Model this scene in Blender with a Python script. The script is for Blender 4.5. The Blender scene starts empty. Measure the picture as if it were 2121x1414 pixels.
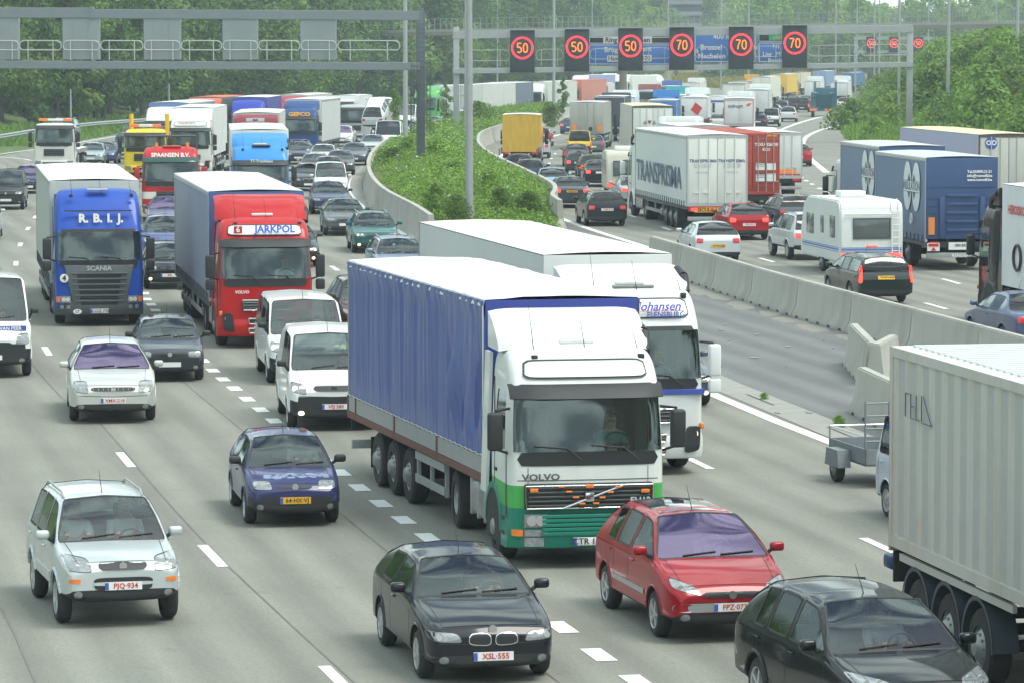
import bpy, bmesh, math, random
from mathutils import Vector, Matrix, noise
from mathutils.bvhtree import BVHTree
R = math.radians
random.seed(7)
scene = bpy.context.scene
col = scene.collection
# ---------------------------------------------------------------- camera
F, PW, PH, CAMZ, PITCH = 8000.0, 2121.0, 1414.0, 8.35, R(4.63)
cam = bpy.data.cameras.new('camera'); cam.lens = F/PW*36; cam.sensor_width = 36
cam.clip_start = 1; cam.clip_end = 6000
co = bpy.data.objects.new('camera', cam); col.objects.link(co)
co.location = (0, 0, CAMZ); co.rotation_euler = (R(90)-PITCH, 0, 0); scene.camera = co
# ---------------------------------------------------------------- world and sun
SUN_EL, SUN_AZ = R(62), R(116)      # azimuth from +Y towards +X
w = bpy.data.worlds.new('World'); scene.world = w; w.use_nodes = True
nt = w.node_tree; N = nt.nodes; N.clear()
def nn(nt, t, **k):
    n = nt.nodes.new(t)
    for a, b in k.items():
        if a in n.inputs.keys(): n.inputs[a].default_value = b
        else: setattr(n, a, b)
    return n
sky = nn(nt, 'ShaderNodeTexSky', sky_type='NISHITA', sun_disc=False, sun_elevation=SUN_EL, sun_rotation=SUN_AZ, air_density=1.6, dust_density=2.5)
tc = nn(nt, 'ShaderNodeTexCoord')
mp = nn(nt, 'ShaderNodeMapping'); mp.inputs['Scale'].default_value = (1, 1, 2.2)
nz = nn(nt, 'ShaderNodeTexNoise', Scale=5.5, Detail=9.0, Roughness=0.62)
rp = nt.nodes.new('ShaderNodeValToRGB'); rp.color_ramp.elements[0].position = .43; rp.color_ramp.elements[1].position = .58
mx = nn(nt, 'ShaderNodeMix', data_type='RGBA')
mx.inputs['B'].default_value = (12.2, 14.2, 13.6, 1)
bg = nn(nt, 'ShaderNodeBackground', Strength=0.10)
out = nt.nodes.new('ShaderNodeOutputWorld')
nt.links.new(tc.outputs['Generated'], mp.inputs['Vector']); nt.links.new(mp.outputs[0], nz.inputs['Vector'])
nt.links.new(nz.outputs['Fac'], rp.inputs[0]); nt.links.new(rp.outputs[0], mx.inputs['Factor'])
nt.links.new(sky.outputs[0], mx.inputs['A']); nt.links.new(mx.outputs['Result'], bg.inputs[0]); nt.links.new(bg.outputs[0], out.inputs[0])
sl = bpy.data.lights.new('sun', 'SUN'); sl.energy = 1.7; sl.angle = R(26); sl.color = (1, .96, .9)
so = bpy.data.objects.new('sun', sl); col.objects.link(so)
sd = Vector((math.sin(SUN_AZ)*math.cos(SUN_EL), math.cos(SUN_AZ)*math.cos(SUN_EL), math.sin(SUN_EL)))
so.rotation_euler = sd.to_track_quat('Z', 'Y').to_euler(); so.location = (0, 0, 60)
scene.view_settings.view_transform = 'Standard'; scene.view_settings.look = 'None'
scene.view_settings.exposure = 0.56; scene.view_settings.gamma = 1
scene.render.engine = 'CYCLES'
scene.cycles.max_bounces = 8; scene.cycles.transparent_max_bounces = 12; scene.cycles.diffuse_bounces = 3; scene.cycles.glossy_bounces = 3
scene.cycles.volume_bounces = 0; scene.cycles.use_denoising = True
scene.cycles.sample_clamp_indirect = 4
# ---------------------------------------------------------------- ground profile and pixel helpers
def gz(y):                      # the motorway falls gently away from the camera
    t = (y-175)/25
    return -.0064*25*(math.log1p(math.exp(t)) if t < 30 else t)
CP, SP = math.cos(PITCH), math.sin(PITCH)
def ray(px, py):
    u = (px-PW/2)/F; v = (py-PH/2)/F
    return Vector((u, CP-v*SP, -SP-v*CP))
def gp(px, py, h=0.0):          # point on the ground (or h above it) seen at a pixel of the photograph
    d = ray(px, py); y = 200.0
    for _ in range(60):
        y = .5*y+.5*min(3000, max(5, (CAMZ-gz(y)-h)/max(1e-4, -d.z)*d.y))
    return Vector((d.x/d.y*y, y, gz(y)+h))
def at(px, py, y):
    d = ray(px, py); return Vector((0, 0, CAMZ))+d*(y/d.y)
def proj(p):
    q = Vector(p)-Vector((0, 0, CAMZ)); z = q.y*CP-q.z*SP; return (PW/2+F*q.x/z, PH/2-F*(q.y*SP+q.z*CP)/z)
# ---------------------------------------------------------------- materials
MATS = {}
def mat(key, color, rough=.6, metal=0, coat=0, var=.12, scale=6, bump=0, emit=None, dirt=None, spec=.5, bscale=None, grime=0):
    if key in MATS: return MATS[key]
    m = bpy.data.materials.new(key); m.use_nodes = True; nt = m.node_tree; b = nt.nodes['Principled BSDF']
    b.inputs['Roughness'].default_value = rough; b.inputs['Metallic'].default_value = metal
    b.inputs['Coat Weight'].default_value = coat; b.inputs['Specular IOR Level'].default_value = spec
    b.inputs['Coat Roughness'].default_value = .06
    c = tuple(color)+(1,)
    tc = nt.nodes.new('ShaderNodeTexCoord')
    n = nn(nt, 'ShaderNodeTexNoise', Scale=scale, Detail=6.0, Roughness=.6); nt.links.new(tc.outputs['Object'], n.inputs['Vector'])
    mx = nn(nt, 'ShaderNodeMix', data_type='RGBA')
    mx.inputs['A'].default_value = tuple(x*(1-var) for x in color)+(1,)
    mx.inputs['B'].default_value = tuple(min(1, x*(1+var)) for x in color)+(1,)
    nt.links.new(n.outputs['Fac'], mx.inputs['Factor']); last = mx.outputs['Result']
    if grime:
        n2 = nn(nt, 'ShaderNodeTexNoise', Scale=scale*.35, Detail=9.0, Roughness=.72)
        mp = nt.nodes.new('ShaderNodeMapping'); mp.inputs['Scale'].default_value = (2.2, 2.2, .6)
        nt.links.new(tc.outputs['Object'], mp.inputs[0]); nt.links.new(mp.outputs[0], n2.inputs['Vector'])
        r = nt.nodes.new('ShaderNodeValToRGB'); r.color_ramp.elements[0].position = .48; r.color_ramp.elements[1].position = .78
        nt.links.new(n2.outputs['Fac'], r.inputs[0])
        ml = nn(nt, 'ShaderNodeMath', operation='MULTIPLY'); ml.inputs[1].default_value = grime; nt.links.new(r.outputs[0], ml.inputs[0])
        m2 = nn(nt, 'ShaderNodeMix', data_type='RGBA'); m2.inputs['B'].default_value = tuple(dirt or (.12, .105, .085))+(1,)
        nt.links.new(ml.outputs[0], m2.inputs['Factor']); nt.links.new(last, m2.inputs['A']); last = m2.outputs['Result']
    nt.links.new(last, b.inputs['Base Color'])
    if bump:
        bp = nn(nt, 'ShaderNodeBump', Strength=bump); nt.links.new(n.outputs['Fac'], bp.inputs['Height'])
        if bscale:
            nb = nn(nt, 'ShaderNodeTexNoise', Scale=bscale, Detail=4.0); nt.links.new(tc.outputs['Object'], nb.inputs['Vector']); nt.links.new(nb.outputs['Fac'], bp.inputs['Height'])
        nt.links.new(bp.outputs[0], b.inputs['Normal'])
    if emit:
        b.inputs['Emission Color'].default_value = c; b.inputs['Emission Strength'].default_value = emit
    MATS[key] = m; return m
def glassmat(key, tint, gcol=(1, 1, 1), ior=1.5, extra=0.0):
    if key in MATS: return MATS[key]
    m = bpy.data.materials.new(key); m.use_nodes = True; nt = m.node_tree; nt.nodes.clear()
    o = nt.nodes.new('ShaderNodeOutputMaterial'); t = nn(nt, 'ShaderNodeBsdfTransparent'); t.inputs[0].default_value = tuple(tint)+(1,)
    g = nn(nt, 'ShaderNodeBsdfGlossy', Roughness=.04); g.inputs[0].default_value = tuple(gcol)+(1,)
    fr = nn(nt, 'ShaderNodeFresnel', IOR=ior)
    ad = nn(nt, 'ShaderNodeMath', operation='ADD'); ad.inputs[1].default_value = extra; ad.use_clamp = True
    mx = nt.nodes.new('ShaderNodeMixShader')
    nt.links.new(fr.outputs[0], ad.inputs[0]); nt.links.new(ad.outputs[0], mx.inputs[0]); nt.links.new(t.outputs[0], mx.inputs[1]); nt.links.new(g.outputs[0], mx.inputs[2]); nt.links.new(mx.outputs[0], o.inputs[0])
    MATS[key] = m; return m
def paint(color, kind='car'):
    key = 'paint_%s_%02x%02x%02x' % (kind, *[int(c*255) for c in color])
    if kind == 'metallic': return mat(key, color, .42, .4, .7, .06, 3)
    if kind == 'black': return mat(key, color, .5, 0, .75, .05, 3, spec=.08)
    if kind == 'truck': return mat(key, color, .45, 0, .35, .05, 3, grime=.08, spec=.2)
    if kind == 'flat': return mat(key, color, .6, 0, 0, .08, 1.2, grime=.18)
    if kind == 'dirty': return mat(key, color, .6, 0, 0, .10, 1.5, grime=.5)
    return mat(key, color, .5, 0, .75, .05, 3, grime=.05, spec=.12)
GLASS = glassmat('car_glass', (.74, .84, .81), (.88, .97, 1.0), extra=.055)
TINT = glassmat('tinted_glass', (.14, .17, .17), extra=.02)
TRUCKGLASS = glassmat('truck_glass', (.70, .84, .80), (.85, .97, 1.0), extra=.06)
PURPLE = glassmat('coated_glass', (.42, .38, .50), (.80, .62, 1.0), extra=.17)
BLACK = mat('black_plastic', (.022, .024, .026), .55, var=.2)
DARK = mat('dark_underbody', (.03, .031, .032), .8, var=.3)
TYRE = mat('tyre_rubber', (.028, .028, .030), .85, var=.25, grime=.25, dirt=(.12, .11, .10))
ALLOY = mat('alloy_metal', (.55, .56, .57), .3, .8, var=.1)
STEEL = mat('galvanised_steel', (.36, .385, .385), .5, .25, var=.16, scale=3, grime=.2, dirt=(.2, .2, .19))
DSTEEL = mat('dark_steel', (.10, .115, .125), .5, .3, var=.2, scale=3)
CHROME = mat('chrome', (.75, .76, .77), .12, 1)
LENS = mat('headlight_lens', (.26, .28, .29), .16, .2, 1, .7, 18)
REFL = mat('lamp_reflector', (.70, .72, .72), .3, .7)
AMBER = mat('amber_lens', (.85, .22, .02), .25, 0, 1)
REDL = mat('red_lens', (.60, .015, .02), .2, 0, 1)
REDLIT = mat('lit_brake_light', (1, .06, .04), .3, emit=1.3)
HEADLIT = mat('lit_headlight', (1, .86, .55), .3, emit=1.6)
WHITEP = mat('white_plate', (.78, .78, .76), .5)
YELLOWP = mat('yellow_plate', (.80, .44, .02), .5)
REDT = mat('red_lettering', (.55, .03, .03), .5)
BLUET = mat('blue_lettering', (.06, .10, .42), .5)
BLACKT = mat('black_lettering', (.03, .03, .035), .5)
WHITET = mat('white_lettering', (.82, .82, .80), .5)
SEAT = mat('seat_fabric', (.10, .105, .11), .9)
SKIN = mat('skin', (.50, .30, .22), .55)
HAIR = mat('hair', (.06, .04, .03), .8)
CONC = mat('barrier_concrete', (.42, .415, .37), .9, var=.2, scale=.9, bump=.2, bscale=18, grime=.62, dirt=(.21, .20, .17))
# ---------------------------------------------------------------- mesh helper
class B:
    def __init__(s): s.bm = bmesh.new()
    def add(s, verts, faces):
        vs = [s.bm.verts.new(v) for v in verts]
        for f in faces:
            try: s.bm.faces.new([vs[i] for i in f])
            except ValueError: pass
        return s
    def hexa(s, p, bev=0, seg=2):
        t = bmesh.new(); vs = [t.verts.new(v) for v in p]
        for f in ((0, 3, 2, 1), (4, 5, 6, 7), (0, 1, 5, 4), (1, 2, 6, 5), (2, 3, 7, 6), (3, 0, 4, 7)): t.faces.new([vs[i] for i in f])
        if bev: bmesh.ops.bevel(t, geom=t.edges[:], offset=bev, segments=seg, affect='EDGES', profile=.5, clamp_overlap=True)
        s.merge(t); return s
    def merge(s, t, M=None):
        me = bpy.data.meshes.new('tmp'); t.to_mesh(me); t.free()
        if M: me.transform(M)
        s.bm.from_mesh(me); bpy.data.meshes.remove(me); return s
    def box(s, x0, x1, y0, y1, z0, z1, bev=0, seg=2):
        return s.hexa([(x0, y0, z0), (x1, y0, z0), (x1, y1, z0), (x0, y1, z0), (x0, y0, z1), (x1, y0, z1), (x1, y1, z1), (x0, y1, z1)], bev, seg)
    def cyl(s, p0, p1, r0, r1=None, n=12, caps=True):
        p0, p1 = Vector(p0), Vector(p1); r1 = r0 if r1 is None else r1
        d = (p1-p0).normalized(); a = d.orthogonal().normalized(); b = d.cross(a)
        vs = [p+(a*math.cos(2*math.pi*i/n)+b*math.sin(2*math.pi*i/n))*r for p, r in ((p0, r0), (p1, r1)) for i in range(n)]
        fs = [(i, (i+1) % n, n+(i+1) % n, n+i) for i in range(n)]
        if caps: fs += [tuple(reversed(range(n))), tuple(range(n, 2*n))]
        return s.add(vs, fs)
    def tube(s, pts, r, n=8):
        for a, b in zip(pts, pts[1:]): s.cyl(a, b, r, n=n)
        return s
    def prism(s, out, axis, a0, a1):          # outline of 2D points extruded along axis
        def P(u, v, a): return {'x': (a, u, v), 'y': (u, a, v), 'z': (u, v, a)}[axis]
        n = len(out); vs = [P(u, v, a0) for u, v in out]+[P(u, v, a1) for u, v in out]
        return s.add(vs, [tuple(range(n)), tuple(reversed(range(n, 2*n)))]+[(i, n+i, n+(i+1) % n, (i+1) % n) for i in range(n)])
    def lathe(s, prof, n=24, c=(0, 0, 0)):    # profile (x, r) revolved about the X axis
        vs = [(c[0]+x, c[1]+r*math.cos(2*math.pi*i/n), c[2]+r*math.sin(2*math.pi*i/n)) for x, r in prof for i in range(n)]
        m = len(prof)
        return s.add(vs, [(j*n+i, j*n+(i+1) % n, (j+1)*n+(i+1) % n, (j+1)*n+i) for j in range(m-1) for i in range(n)])
    def grid(s, pts):                          # rows of points
        n = len(pts[0]); return s.add([p for r in pts for p in r], [(j*n+i, j*n+i+1, (j+1)*n+i+1, (j+1)*n+i) for j in range(len(pts)-1) for i in range(n-1)])
    def mesh(s, name, m=None, smooth=True, ang=35):
        bmesh.ops.recalc_face_normals(s.bm, faces=s.bm.faces[:])
        me = bpy.data.meshes.new(name); s.bm.to_mesh(me); s.bm.free()
        fin(me, m, smooth, ang); return me
def fin(me, m, smooth=True, ang=35):
    if m: me.materials.clear(); me.materials.append(m)
    if smooth:
        me.polygons.foreach_set('use_smooth', [True]*len(me.polygons)); me.set_sharp_from_angle(angle=R(ang))
def link(name, me, parent=None, loc=None, rot=None, m=None):
    o = bpy.data.objects.new(name, me); col.objects.link(o)
    if parent: o.parent = parent
    if loc is not None: o.location = loc
    if rot is not None: o.rotation_euler = rot
    if m and me and len(me.materials):
        o.material_slots[0].link = 'OBJECT'; o.material_slots[0].material = m
    return o
def obj(name, b, m, parent=None, smooth=True, ang=35): return link(name, b.mesh(name, m, smooth, ang), parent)
def tag(o, label=None, cat=None, group=None, kind=None):
    if label: o['label'] = label
    if cat: o['category'] = cat
    if group: o['group'] = group
    if kind: o['kind'] = kind
    return o
def thing(name, label, cat, loc=(0, 0, 0), rz=0, group=None):
    o = bpy.data.objects.new(name, None); col.objects.link(o); o.location = loc; o.rotation_euler = (0, 0, rz); o.empty_display_size = .3
    return tag(o, label, cat, group)
def copy_tree(o, parent=None):
    c = o.copy(); col.objects.link(c)
    if parent: c.parent = parent
    for ch in list(o.children): copy_tree(ch, c)
    return c
TXT = {}
def text_mesh(s, h, bold=0.0, sx=1.0, shear=0):
    k = (s, round(h, 3), bold, sx, shear)
    if k in TXT: return TXT[k]
    cu = bpy.data.curves.new('lettering', 'FONT'); cu.body = s; cu.align_x = 'CENTER'; cu.align_y = 'CENTER'; cu.size = h*1.38; cu.offset = bold*h; cu.shear = shear
    cu.extrude = .0015; cu.resolution_u = 2
    o = bpy.data.objects.new('lettering', cu); col.objects.link(o)
    me = bpy.data.meshes.new_from_object(o.evaluated_get(bpy.context.evaluated_depsgraph_get()))
    bpy.data.objects.remove(o); bpy.data.curves.remove(cu)
    me.transform(Matrix.Diagonal((sx, 1, 1, 1))); TXT[k] = me; return me
def text(s, h, m, parent, loc, face='front', bold=.02, sx=1.0, tilt=0, shear=0, name='lettering'):
    me = text_mesh(s, h, bold, sx, shear).copy(); me.materials.clear(); me.materials.append(m)
    # text stands in XY; front: reads from -Y; left: reads from -X; right: from +X; back: from +Y
    rz = {'front': 0, 'right': 90, 'back': 180, 'left': -90}[face]
    return link(name, me, parent, loc, (R(90+tilt), 0, R(rz)))
# ================================================================ SETTING
def roadmat(key, c1, c2, rough=.85, crack=True, tracks=False):
    m = bpy.data.materials.new(key); m.use_nodes = True; nt = m.node_tree; b = nt.nodes['Principled BSDF']; b.inputs['Roughness'].default_value = rough
    b.inputs['Specular IOR Level'].default_value = .35
    tc = nt.nodes.new('ShaderNodeTexCoord')
    n1 = nn(nt, 'ShaderNodeTexNoise', Scale=.22, Detail=8.0, Roughness=.65)
    mr_ = nt.nodes.new('ShaderNodeMapping'); mr_.inputs['Rotation'].default_value = (0, 0, R(-12)); mp = nt.nodes.new('ShaderNodeMapping'); mp.inputs['Scale'].default_value = (1.5, .06, 1); nt.links.new(tc.outputs['Object'], mr_.inputs[0])
    n2 = nn(nt, 'ShaderNodeTexNoise', Scale=1.1, Detail=6.0, Roughness=.6)
    n3 = nn(nt, 'ShaderNodeTexNoise', Scale=14.0, Detail=5.0, Roughness=.8)
    nt.links.new(tc.outputs['Object'], n1.inputs['Vector']); nt.links.new(mr_.outputs[0], mp.inputs[0]); nt.links.new(mp.outputs[0], n2.inputs['Vector']); nt.links.new(tc.outputs['Object'], n3.inputs['Vector'])
    a = nn(nt, 'ShaderNodeMix', data_type='RGBA'); a.inputs['A'].default_value = c1+(1,); a.inputs['B'].default_value = c2+(1,)
    r = nt.nodes.new('ShaderNodeValToRGB'); r.color_ramp.elements[0].position = .3; r.color_ramp.elements[1].position = .7
    nt.links.new(n1.outputs['Fac'], r.inputs[0]); nt.links.new(r.outputs[0], a.inputs['Factor'])
    r2 = nt.nodes.new('ShaderNodeValToRGB'); r2.color_ramp.elements[0].position = .35; r2.color_ramp.elements[1].position = .68
    r2.color_ramp.elements[0].color = (.88, .88, .88, 1); r2.color_ramp.elements[1].color = (1.06, 1.06, 1.06, 1)
    nt.links.new(n2.outputs['Fac'], r2.inputs[0])
    c = nn(nt, 'ShaderNodeMix', data_type='RGBA', blend_type='MULTIPLY'); c.inputs['Factor'].default_value = 1
    nt.links.new(a.outputs['Result'], c.inputs['A']); nt.links.new(r2.outputs[0], c.inputs['B'])
    r3 = nt.nodes.new('ShaderNodeValToRGB'); r3.color_ramp.elements[0].position = .3; r3.color_ramp.elements[1].position = .75
    r3.color_ramp.elements[0].color = (.80, .80, .80, 1); r3.color_ramp.elements[1].color = (1.15, 1.15, 1.15, 1)
    nt.links.new(n3.outputs['Fac'], r3.inputs[0])
    d = nn(nt, 'ShaderNodeMix', data_type='RGBA', blend_type='MULTIPLY'); d.inputs['Factor'].default_value = 1
    nt.links.new(c.outputs['Result'], d.inputs['A']); nt.links.new(r3.outputs[0], d.inputs['B']); nt.links.new(d.outputs['Result'], b.inputs['Base Color'])
    n4 = nn(nt, 'ShaderNodeTexNoise', Scale=70.0, Detail=2.0, Roughness=.9); nt.links.new(tc.outputs['Object'], n4.inputs['Vector'])
    r4 = nt.nodes.new('ShaderNodeValToRGB'); r4.color_ramp.elements[0].position = .35; r4.color_ramp.elements[1].position = .68; r4.color_ramp.elements[0].color = (.74, .74, .74, 1); r4.color_ramp.elements[1].color = (1.2, 1.2, 1.18, 1)
    nt.links.new(n4.outputs['Fac'], r4.inputs[0]); e = nn(nt, 'ShaderNodeMix', data_type='RGBA', blend_type='MULTIPLY'); e.inputs['Factor'].default_value = 1
    nt.links.new(d.outputs['Result'], e.inputs['A']); nt.links.new(r4.outputs[0], e.inputs['B'])
    m5 = nt.nodes.new('ShaderNodeMapping'); m5.inputs['Rotation'].default_value = (0, 0, R(-11)); nt.links.new(tc.outputs['Object'], m5.inputs[0])
    w5 = nn(nt, 'ShaderNodeTexWave', Scale=.28, Distortion=1.4, Detail=3.0); w5.inputs['Detail Scale'].default_value = .35; nt.links.new(m5.outputs[0], w5.inputs['Vector'])
    r5 = nt.nodes.new('ShaderNodeValToRGB'); r5.color_ramp.elements[0].color = (.86, .86, .86, 1); r5.color_ramp.elements[1].color = (1.06, 1.06, 1.05, 1); nt.links.new(w5.outputs['Fac'], r5.inputs[0])
    g5 = nn(nt, 'ShaderNodeMix', data_type='RGBA', blend_type='MULTIPLY'); g5.inputs['Factor'].default_value = 1; nt.links.new(e.outputs['Result'], g5.inputs['A']); nt.links.new(r5.outputs[0], g5.inputs['B'])
    n6 = nn(nt, 'ShaderNodeTexNoise', Scale=.9, Detail=9.0, Roughness=.75); nt.links.new(tc.outputs['Object'], n6.inputs['Vector']); r6 = nt.nodes.new('ShaderNodeValToRGB'); r6.color_ramp.elements[0].position = .60; r6.color_ramp.elements[1].position = .70; r6.color_ramp.elements[0].color = (1, 1, 1, 1); r6.color_ramp.elements[1].color = (.72, .72, .71, 1); nt.links.new(n6.outputs['Fac'], r6.inputs[0])
    g6 = nn(nt, 'ShaderNodeMix', data_type='RGBA', blend_type='MULTIPLY'); g6.inputs['Factor'].default_value = .8; nt.links.new(g5.outputs['Result'], g6.inputs['A']); nt.links.new(r6.outputs[0], g6.inputs['B']); nt.links.new(g6.outputs['Result'], b.inputs['Base Color'])
    bp = nn(nt, 'ShaderNodeBump', Strength=.25, Distance=.02); nt.links.new(n3.outputs['Fac'], bp.inputs['Height']); nt.links.new(bp.outputs[0], b.inputs['Normal'])
    return m
ROAD = roadmat('road_surface', (.236, .238, .208), (.284, .286, .250))
GORE = roadmat('old_asphalt', (.165, .172, .170), (.205, .213, .210))
SEAM = mat('joint_sealant', (.16, .16, .148), .85, var=.35, scale=2)
PAINTW = mat('road_paint', (.80, .81, .79), .6, var=.1, scale=3, grime=.25, dirt=(.35, .35, .33))
GRASS = mat('verge_grass', (.085, .13, .03), .9, var=.6, scale=.6, bump=.4)
EARTH = mat('island_soil', (.11, .14, .04), .95, var=.5, scale=1.5, bump=.5)
Yg = [18, 30, 45, 60, 80, 100, 120, 140, 160, 175, 190, 205, 220, 240, 260, 280, 300, 325, 350, 380, 410, 450, 500, 560, 620, 700, 780, 880, 1000]
def lerp_tab(tab, y):
    if y <= tab[0][0]: return tab[0][1]
    for (a, b), (c, d) in zip(tab, tab[1:]):
        if y <= c: return b+(d-b)*(y-a)/(c-a)
    return tab[-1][1]
LEFT = [(18, -30), (150, -38), (270, -36.2), (365, -35), (470, -21), (600, -2), (775, 20), (1000, 50)]
RIGHT = [(18, 34), (200, 34), (290, 29), (325, 28), (450, 38), (520, 46), (760, 70), (1000, 95)]
def bank(x, y):     # height of the land over the road profile
    l, r = lerp_tab(LEFT, y), lerp_tab(RIGHT, y)
    if x > r: t = min(1, (x-r-.5)/14) if x > r+.5 else 0; return 6.2*(t*t*(3-2*t))*(min(1, max(0, (y-215)/60)))
    if x < l-4: t = min(1, (l-4-x)/22); return 3.4*(t*t*(3-2*t))
    return 0
xs = [-420, -300, -220, -170, -130, -100, -80, -66, -60, -54, -48, -42, -38, -34, -30, -24, -18, -12, -6, 0, 6, 12, 18, 24, 28, 30, 32, 34, 36, 38, 40, 42, 44, 47, 50, 54, 60, 66, 74, 84, 100, 130, 170, 220, 300, 420]
ysl = [-300, -60]+Yg+[1150, 1400, 1800, 2600, 4000]
b = B(); b.grid([[(x*(1 if y < 1000 else y/1000*1.2), y, gz(y)-.05+bank(x, y)) for x in xs] for y in ysl])
tag(obj('ground', b, GRASS), kind='structure')
def sheet(name, L, Rr, m, h, ys=Yg, n=2, kind='structure'):
    b = B(); rows = []
    for y in ys:
        a, c = L(y), Rr(y); rows.append([(a+(c-a)*i/n, y, gz(y)+h) for i in range(n+1)])
    b.grid(rows); return tag(obj(name, b, m), kind=kind)
sheet('road', lambda y: lerp_tab(LEFT, y), lambda y: lerp_tab(RIGHT, y), ROAD, -.004)
def poly_ground(name, px, m, h, tess=3.0):
    """flat polygon given by its corners on the road, draped on the road profile"""
    t = bmesh.new(); vs = [t.verts.new(gp(*p)) for p in px]; t.faces.new(vs)
    for y in Yg:
        bmesh.ops.bisect_plane(t, geom=t.verts[:]+t.edges[:]+t.faces[:], plane_co=(0, y, 0), plane_no=(0, 1, 0))
    bmesh.ops.triangulate(t, faces=t.faces[:])
    for v in t.verts: v.co.z = gz(v.co.y)+h
    b = B(); b.bm.free(); b.bm = t
    for f in t.faces:
        if f.normal.z < 0: f.normal_flip()
    me = bpy.data.meshes.new(name); t.to_mesh(me); t.free(); me.materials.append(m)
    return link(name, me)
# old asphalt wedge between the two carriageways
tag(poly_ground('gore', [(1150, 456), (1340, 520), (1500, 570), (1700, 640), (1900, 705), (2140, 800), (2140, 1060), (1830, 930), (1492, 797), (1300, 700), (1000, 560), (890, 500), (890, 470)], GORE, .002), kind='structure')
def strip(pts, w, h, b, wfun=None):
    for i in range(len(pts)-1):
        p, q = pts[i], pts[i+1]; d = (q-p); d.z = 0; d.normalize(); n = Vector((d.y, -d.x, 0))*w/2
    L = []
    for i, p in enumerate(pts):
        d = (pts[min(i+1, len(pts)-1)]-pts[max(i-1, 0)]); d.z = 0; d.normalize(); n = Vector((d.y, -d.x, 0))*w/2
        L.append([p-n, p+n])
    b.grid([[(q.x, q.y, gz(q.y)+h) for q in r] for r in L])
def smooth_path(px, step=4.0):
    P = [gp(*p) for p in px]; out = []
    for i in range(len(P)-1):
        p0, p1, p2, p3 = P[max(i-1, 0)], P[i], P[i+1], P[min(i+2, len(P)-1)]
        n = max(1, int((p2-p1).length/step))
        for k in range(n):
            t = k/n; out.append(.5*((2*p1)+(p2-p0)*t+(2*p0-5*p1+4*p2-p3)*t*t+(3*p1-p0-3*p2+p3)*t**3))
    out.append(P[-1]); return out
def line_mark(name, px, w, label=None):
    b = B(); strip(smooth_path(px), w, .004, b); return tag(obj(name, b, PAINTW, smooth=False), kind='structure')
line_mark('edge_line', [(765, 338), (738, 362), (727, 382), (733, 405), (775, 445), (870, 505), (1000, 570), (1200, 680), (1490, 822), (1730, 919), (2130, 1085)], .30)
line_mark('edge_line', [(1757, 231), (1700, 243), (1650, 257), (1600, 277)], .42)
line_mark('edge_line', [(1757, 256), (1706, 268), (1672, 283), (1663, 300), (1674, 325), (1712, 358)], .40)
line_mark('edge_line', [(1168, 276), (1128, 289), (1068, 307), (1030, 330), (1020, 347), (1032, 370), (1080, 405), (1168, 455), (1345, 514), (1500, 560)], .28)
line_mark('edge_line', [(-60, 332), (0, 320), (120, 303), (250, 281)], .22)
line_mark('edge_line', [(-40, 322), (50, 330), (65, 333)], .2)
def dash(c, along, ln, w, b, h=.004):
    d = along.copy(); d.z = 0; d.normalize(); n = Vector((d.y, -d.x, 0))*w/2; a = d*ln/2
    b.add([(q.x, q.y, gz(q.y)+h) for q in (c-a-n, c+a-n, c+a+n, c-a+n)], [(0, 1, 2, 3)])
def dashes(px, ln, w, dirs=None):
    b = B(); P = [gp(*p) for p in px]
    for i, p in enumerate(P):
        dash(p, P[min(i+1, len(P)-1)]-P[max(i-1, 0)], ln, w, b)
    return tag(obj('lane_line', b, PAINTW, smooth=False), kind='structure')
dashes([(73, 450), (58, 474), (42, 507), (33, 546), (38, 595), (55, 657), (97, 727), (162, 828), (260, 951), (440, 1150), (705, 1412)], 2.6, .17)
dashes([(294, 596), (299, 608), (304, 620), (313, 631), (322, 643), (332, 656), (345, 671), (360, 688), (378, 706), (398, 726), (420, 747), (441, 767), (462, 785), (486, 804), (512, 826), (540, 848), (568, 871), (598, 896), (632, 922), (668, 950), (705, 978), (745, 1009), (789, 1042), (836, 1076), (886, 1112), (940, 1150), (1010, 1196), (1085, 1246), (1163, 1298), (1240, 1355), (1322, 1411)], 1.05, .29)
dashes([(650, 520), (693, 556), (790, 615), (920, 690), (1130, 800), (1440, 955), (1835, 1135)], 2.6, .17)
dashes([(1309, 448), (1380, 474), (1478, 508), (1588, 539), (1750, 585), (1938, 634), (2200, 712)], 2.6, .17)
dashes([(1482, 448), (1570, 470), (1722, 512), (1850, 548), (1970, 583), (2140, 632)], 2.6, .17)
dashes([(1161, 311), (1150, 319), (1142, 329), (1138, 339), (1139, 349), (1146, 362), (1160, 378)], 2.2, .2)
dashes([(1259, 313), (1252, 321), (1249, 331), (1252, 343)], 2.2, .2)
dashes([(1660, 368), (1670, 375), (1682, 382), (1698, 391), (1712, 399)], 1.6, .25)
# expansion joints in the concrete lanes
def joint(px, w=.03):
    b = B(); strip(smooth_path(px), w, .003, b); return tag(obj('road_joint', b, SEAM, smooth=False), kind='structure')
joint([(60, 745), (130, 825), (210, 878), (300, 985), (450, 1150), (600, 1290), (735, 1414)])
joint([(-40, 1180), (30, 1310), (75, 1414)], .035)
joint([(270, 690), (380, 790), (520, 905), (800, 1140), (1050, 1330), (1160, 1414)], .02)
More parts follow.
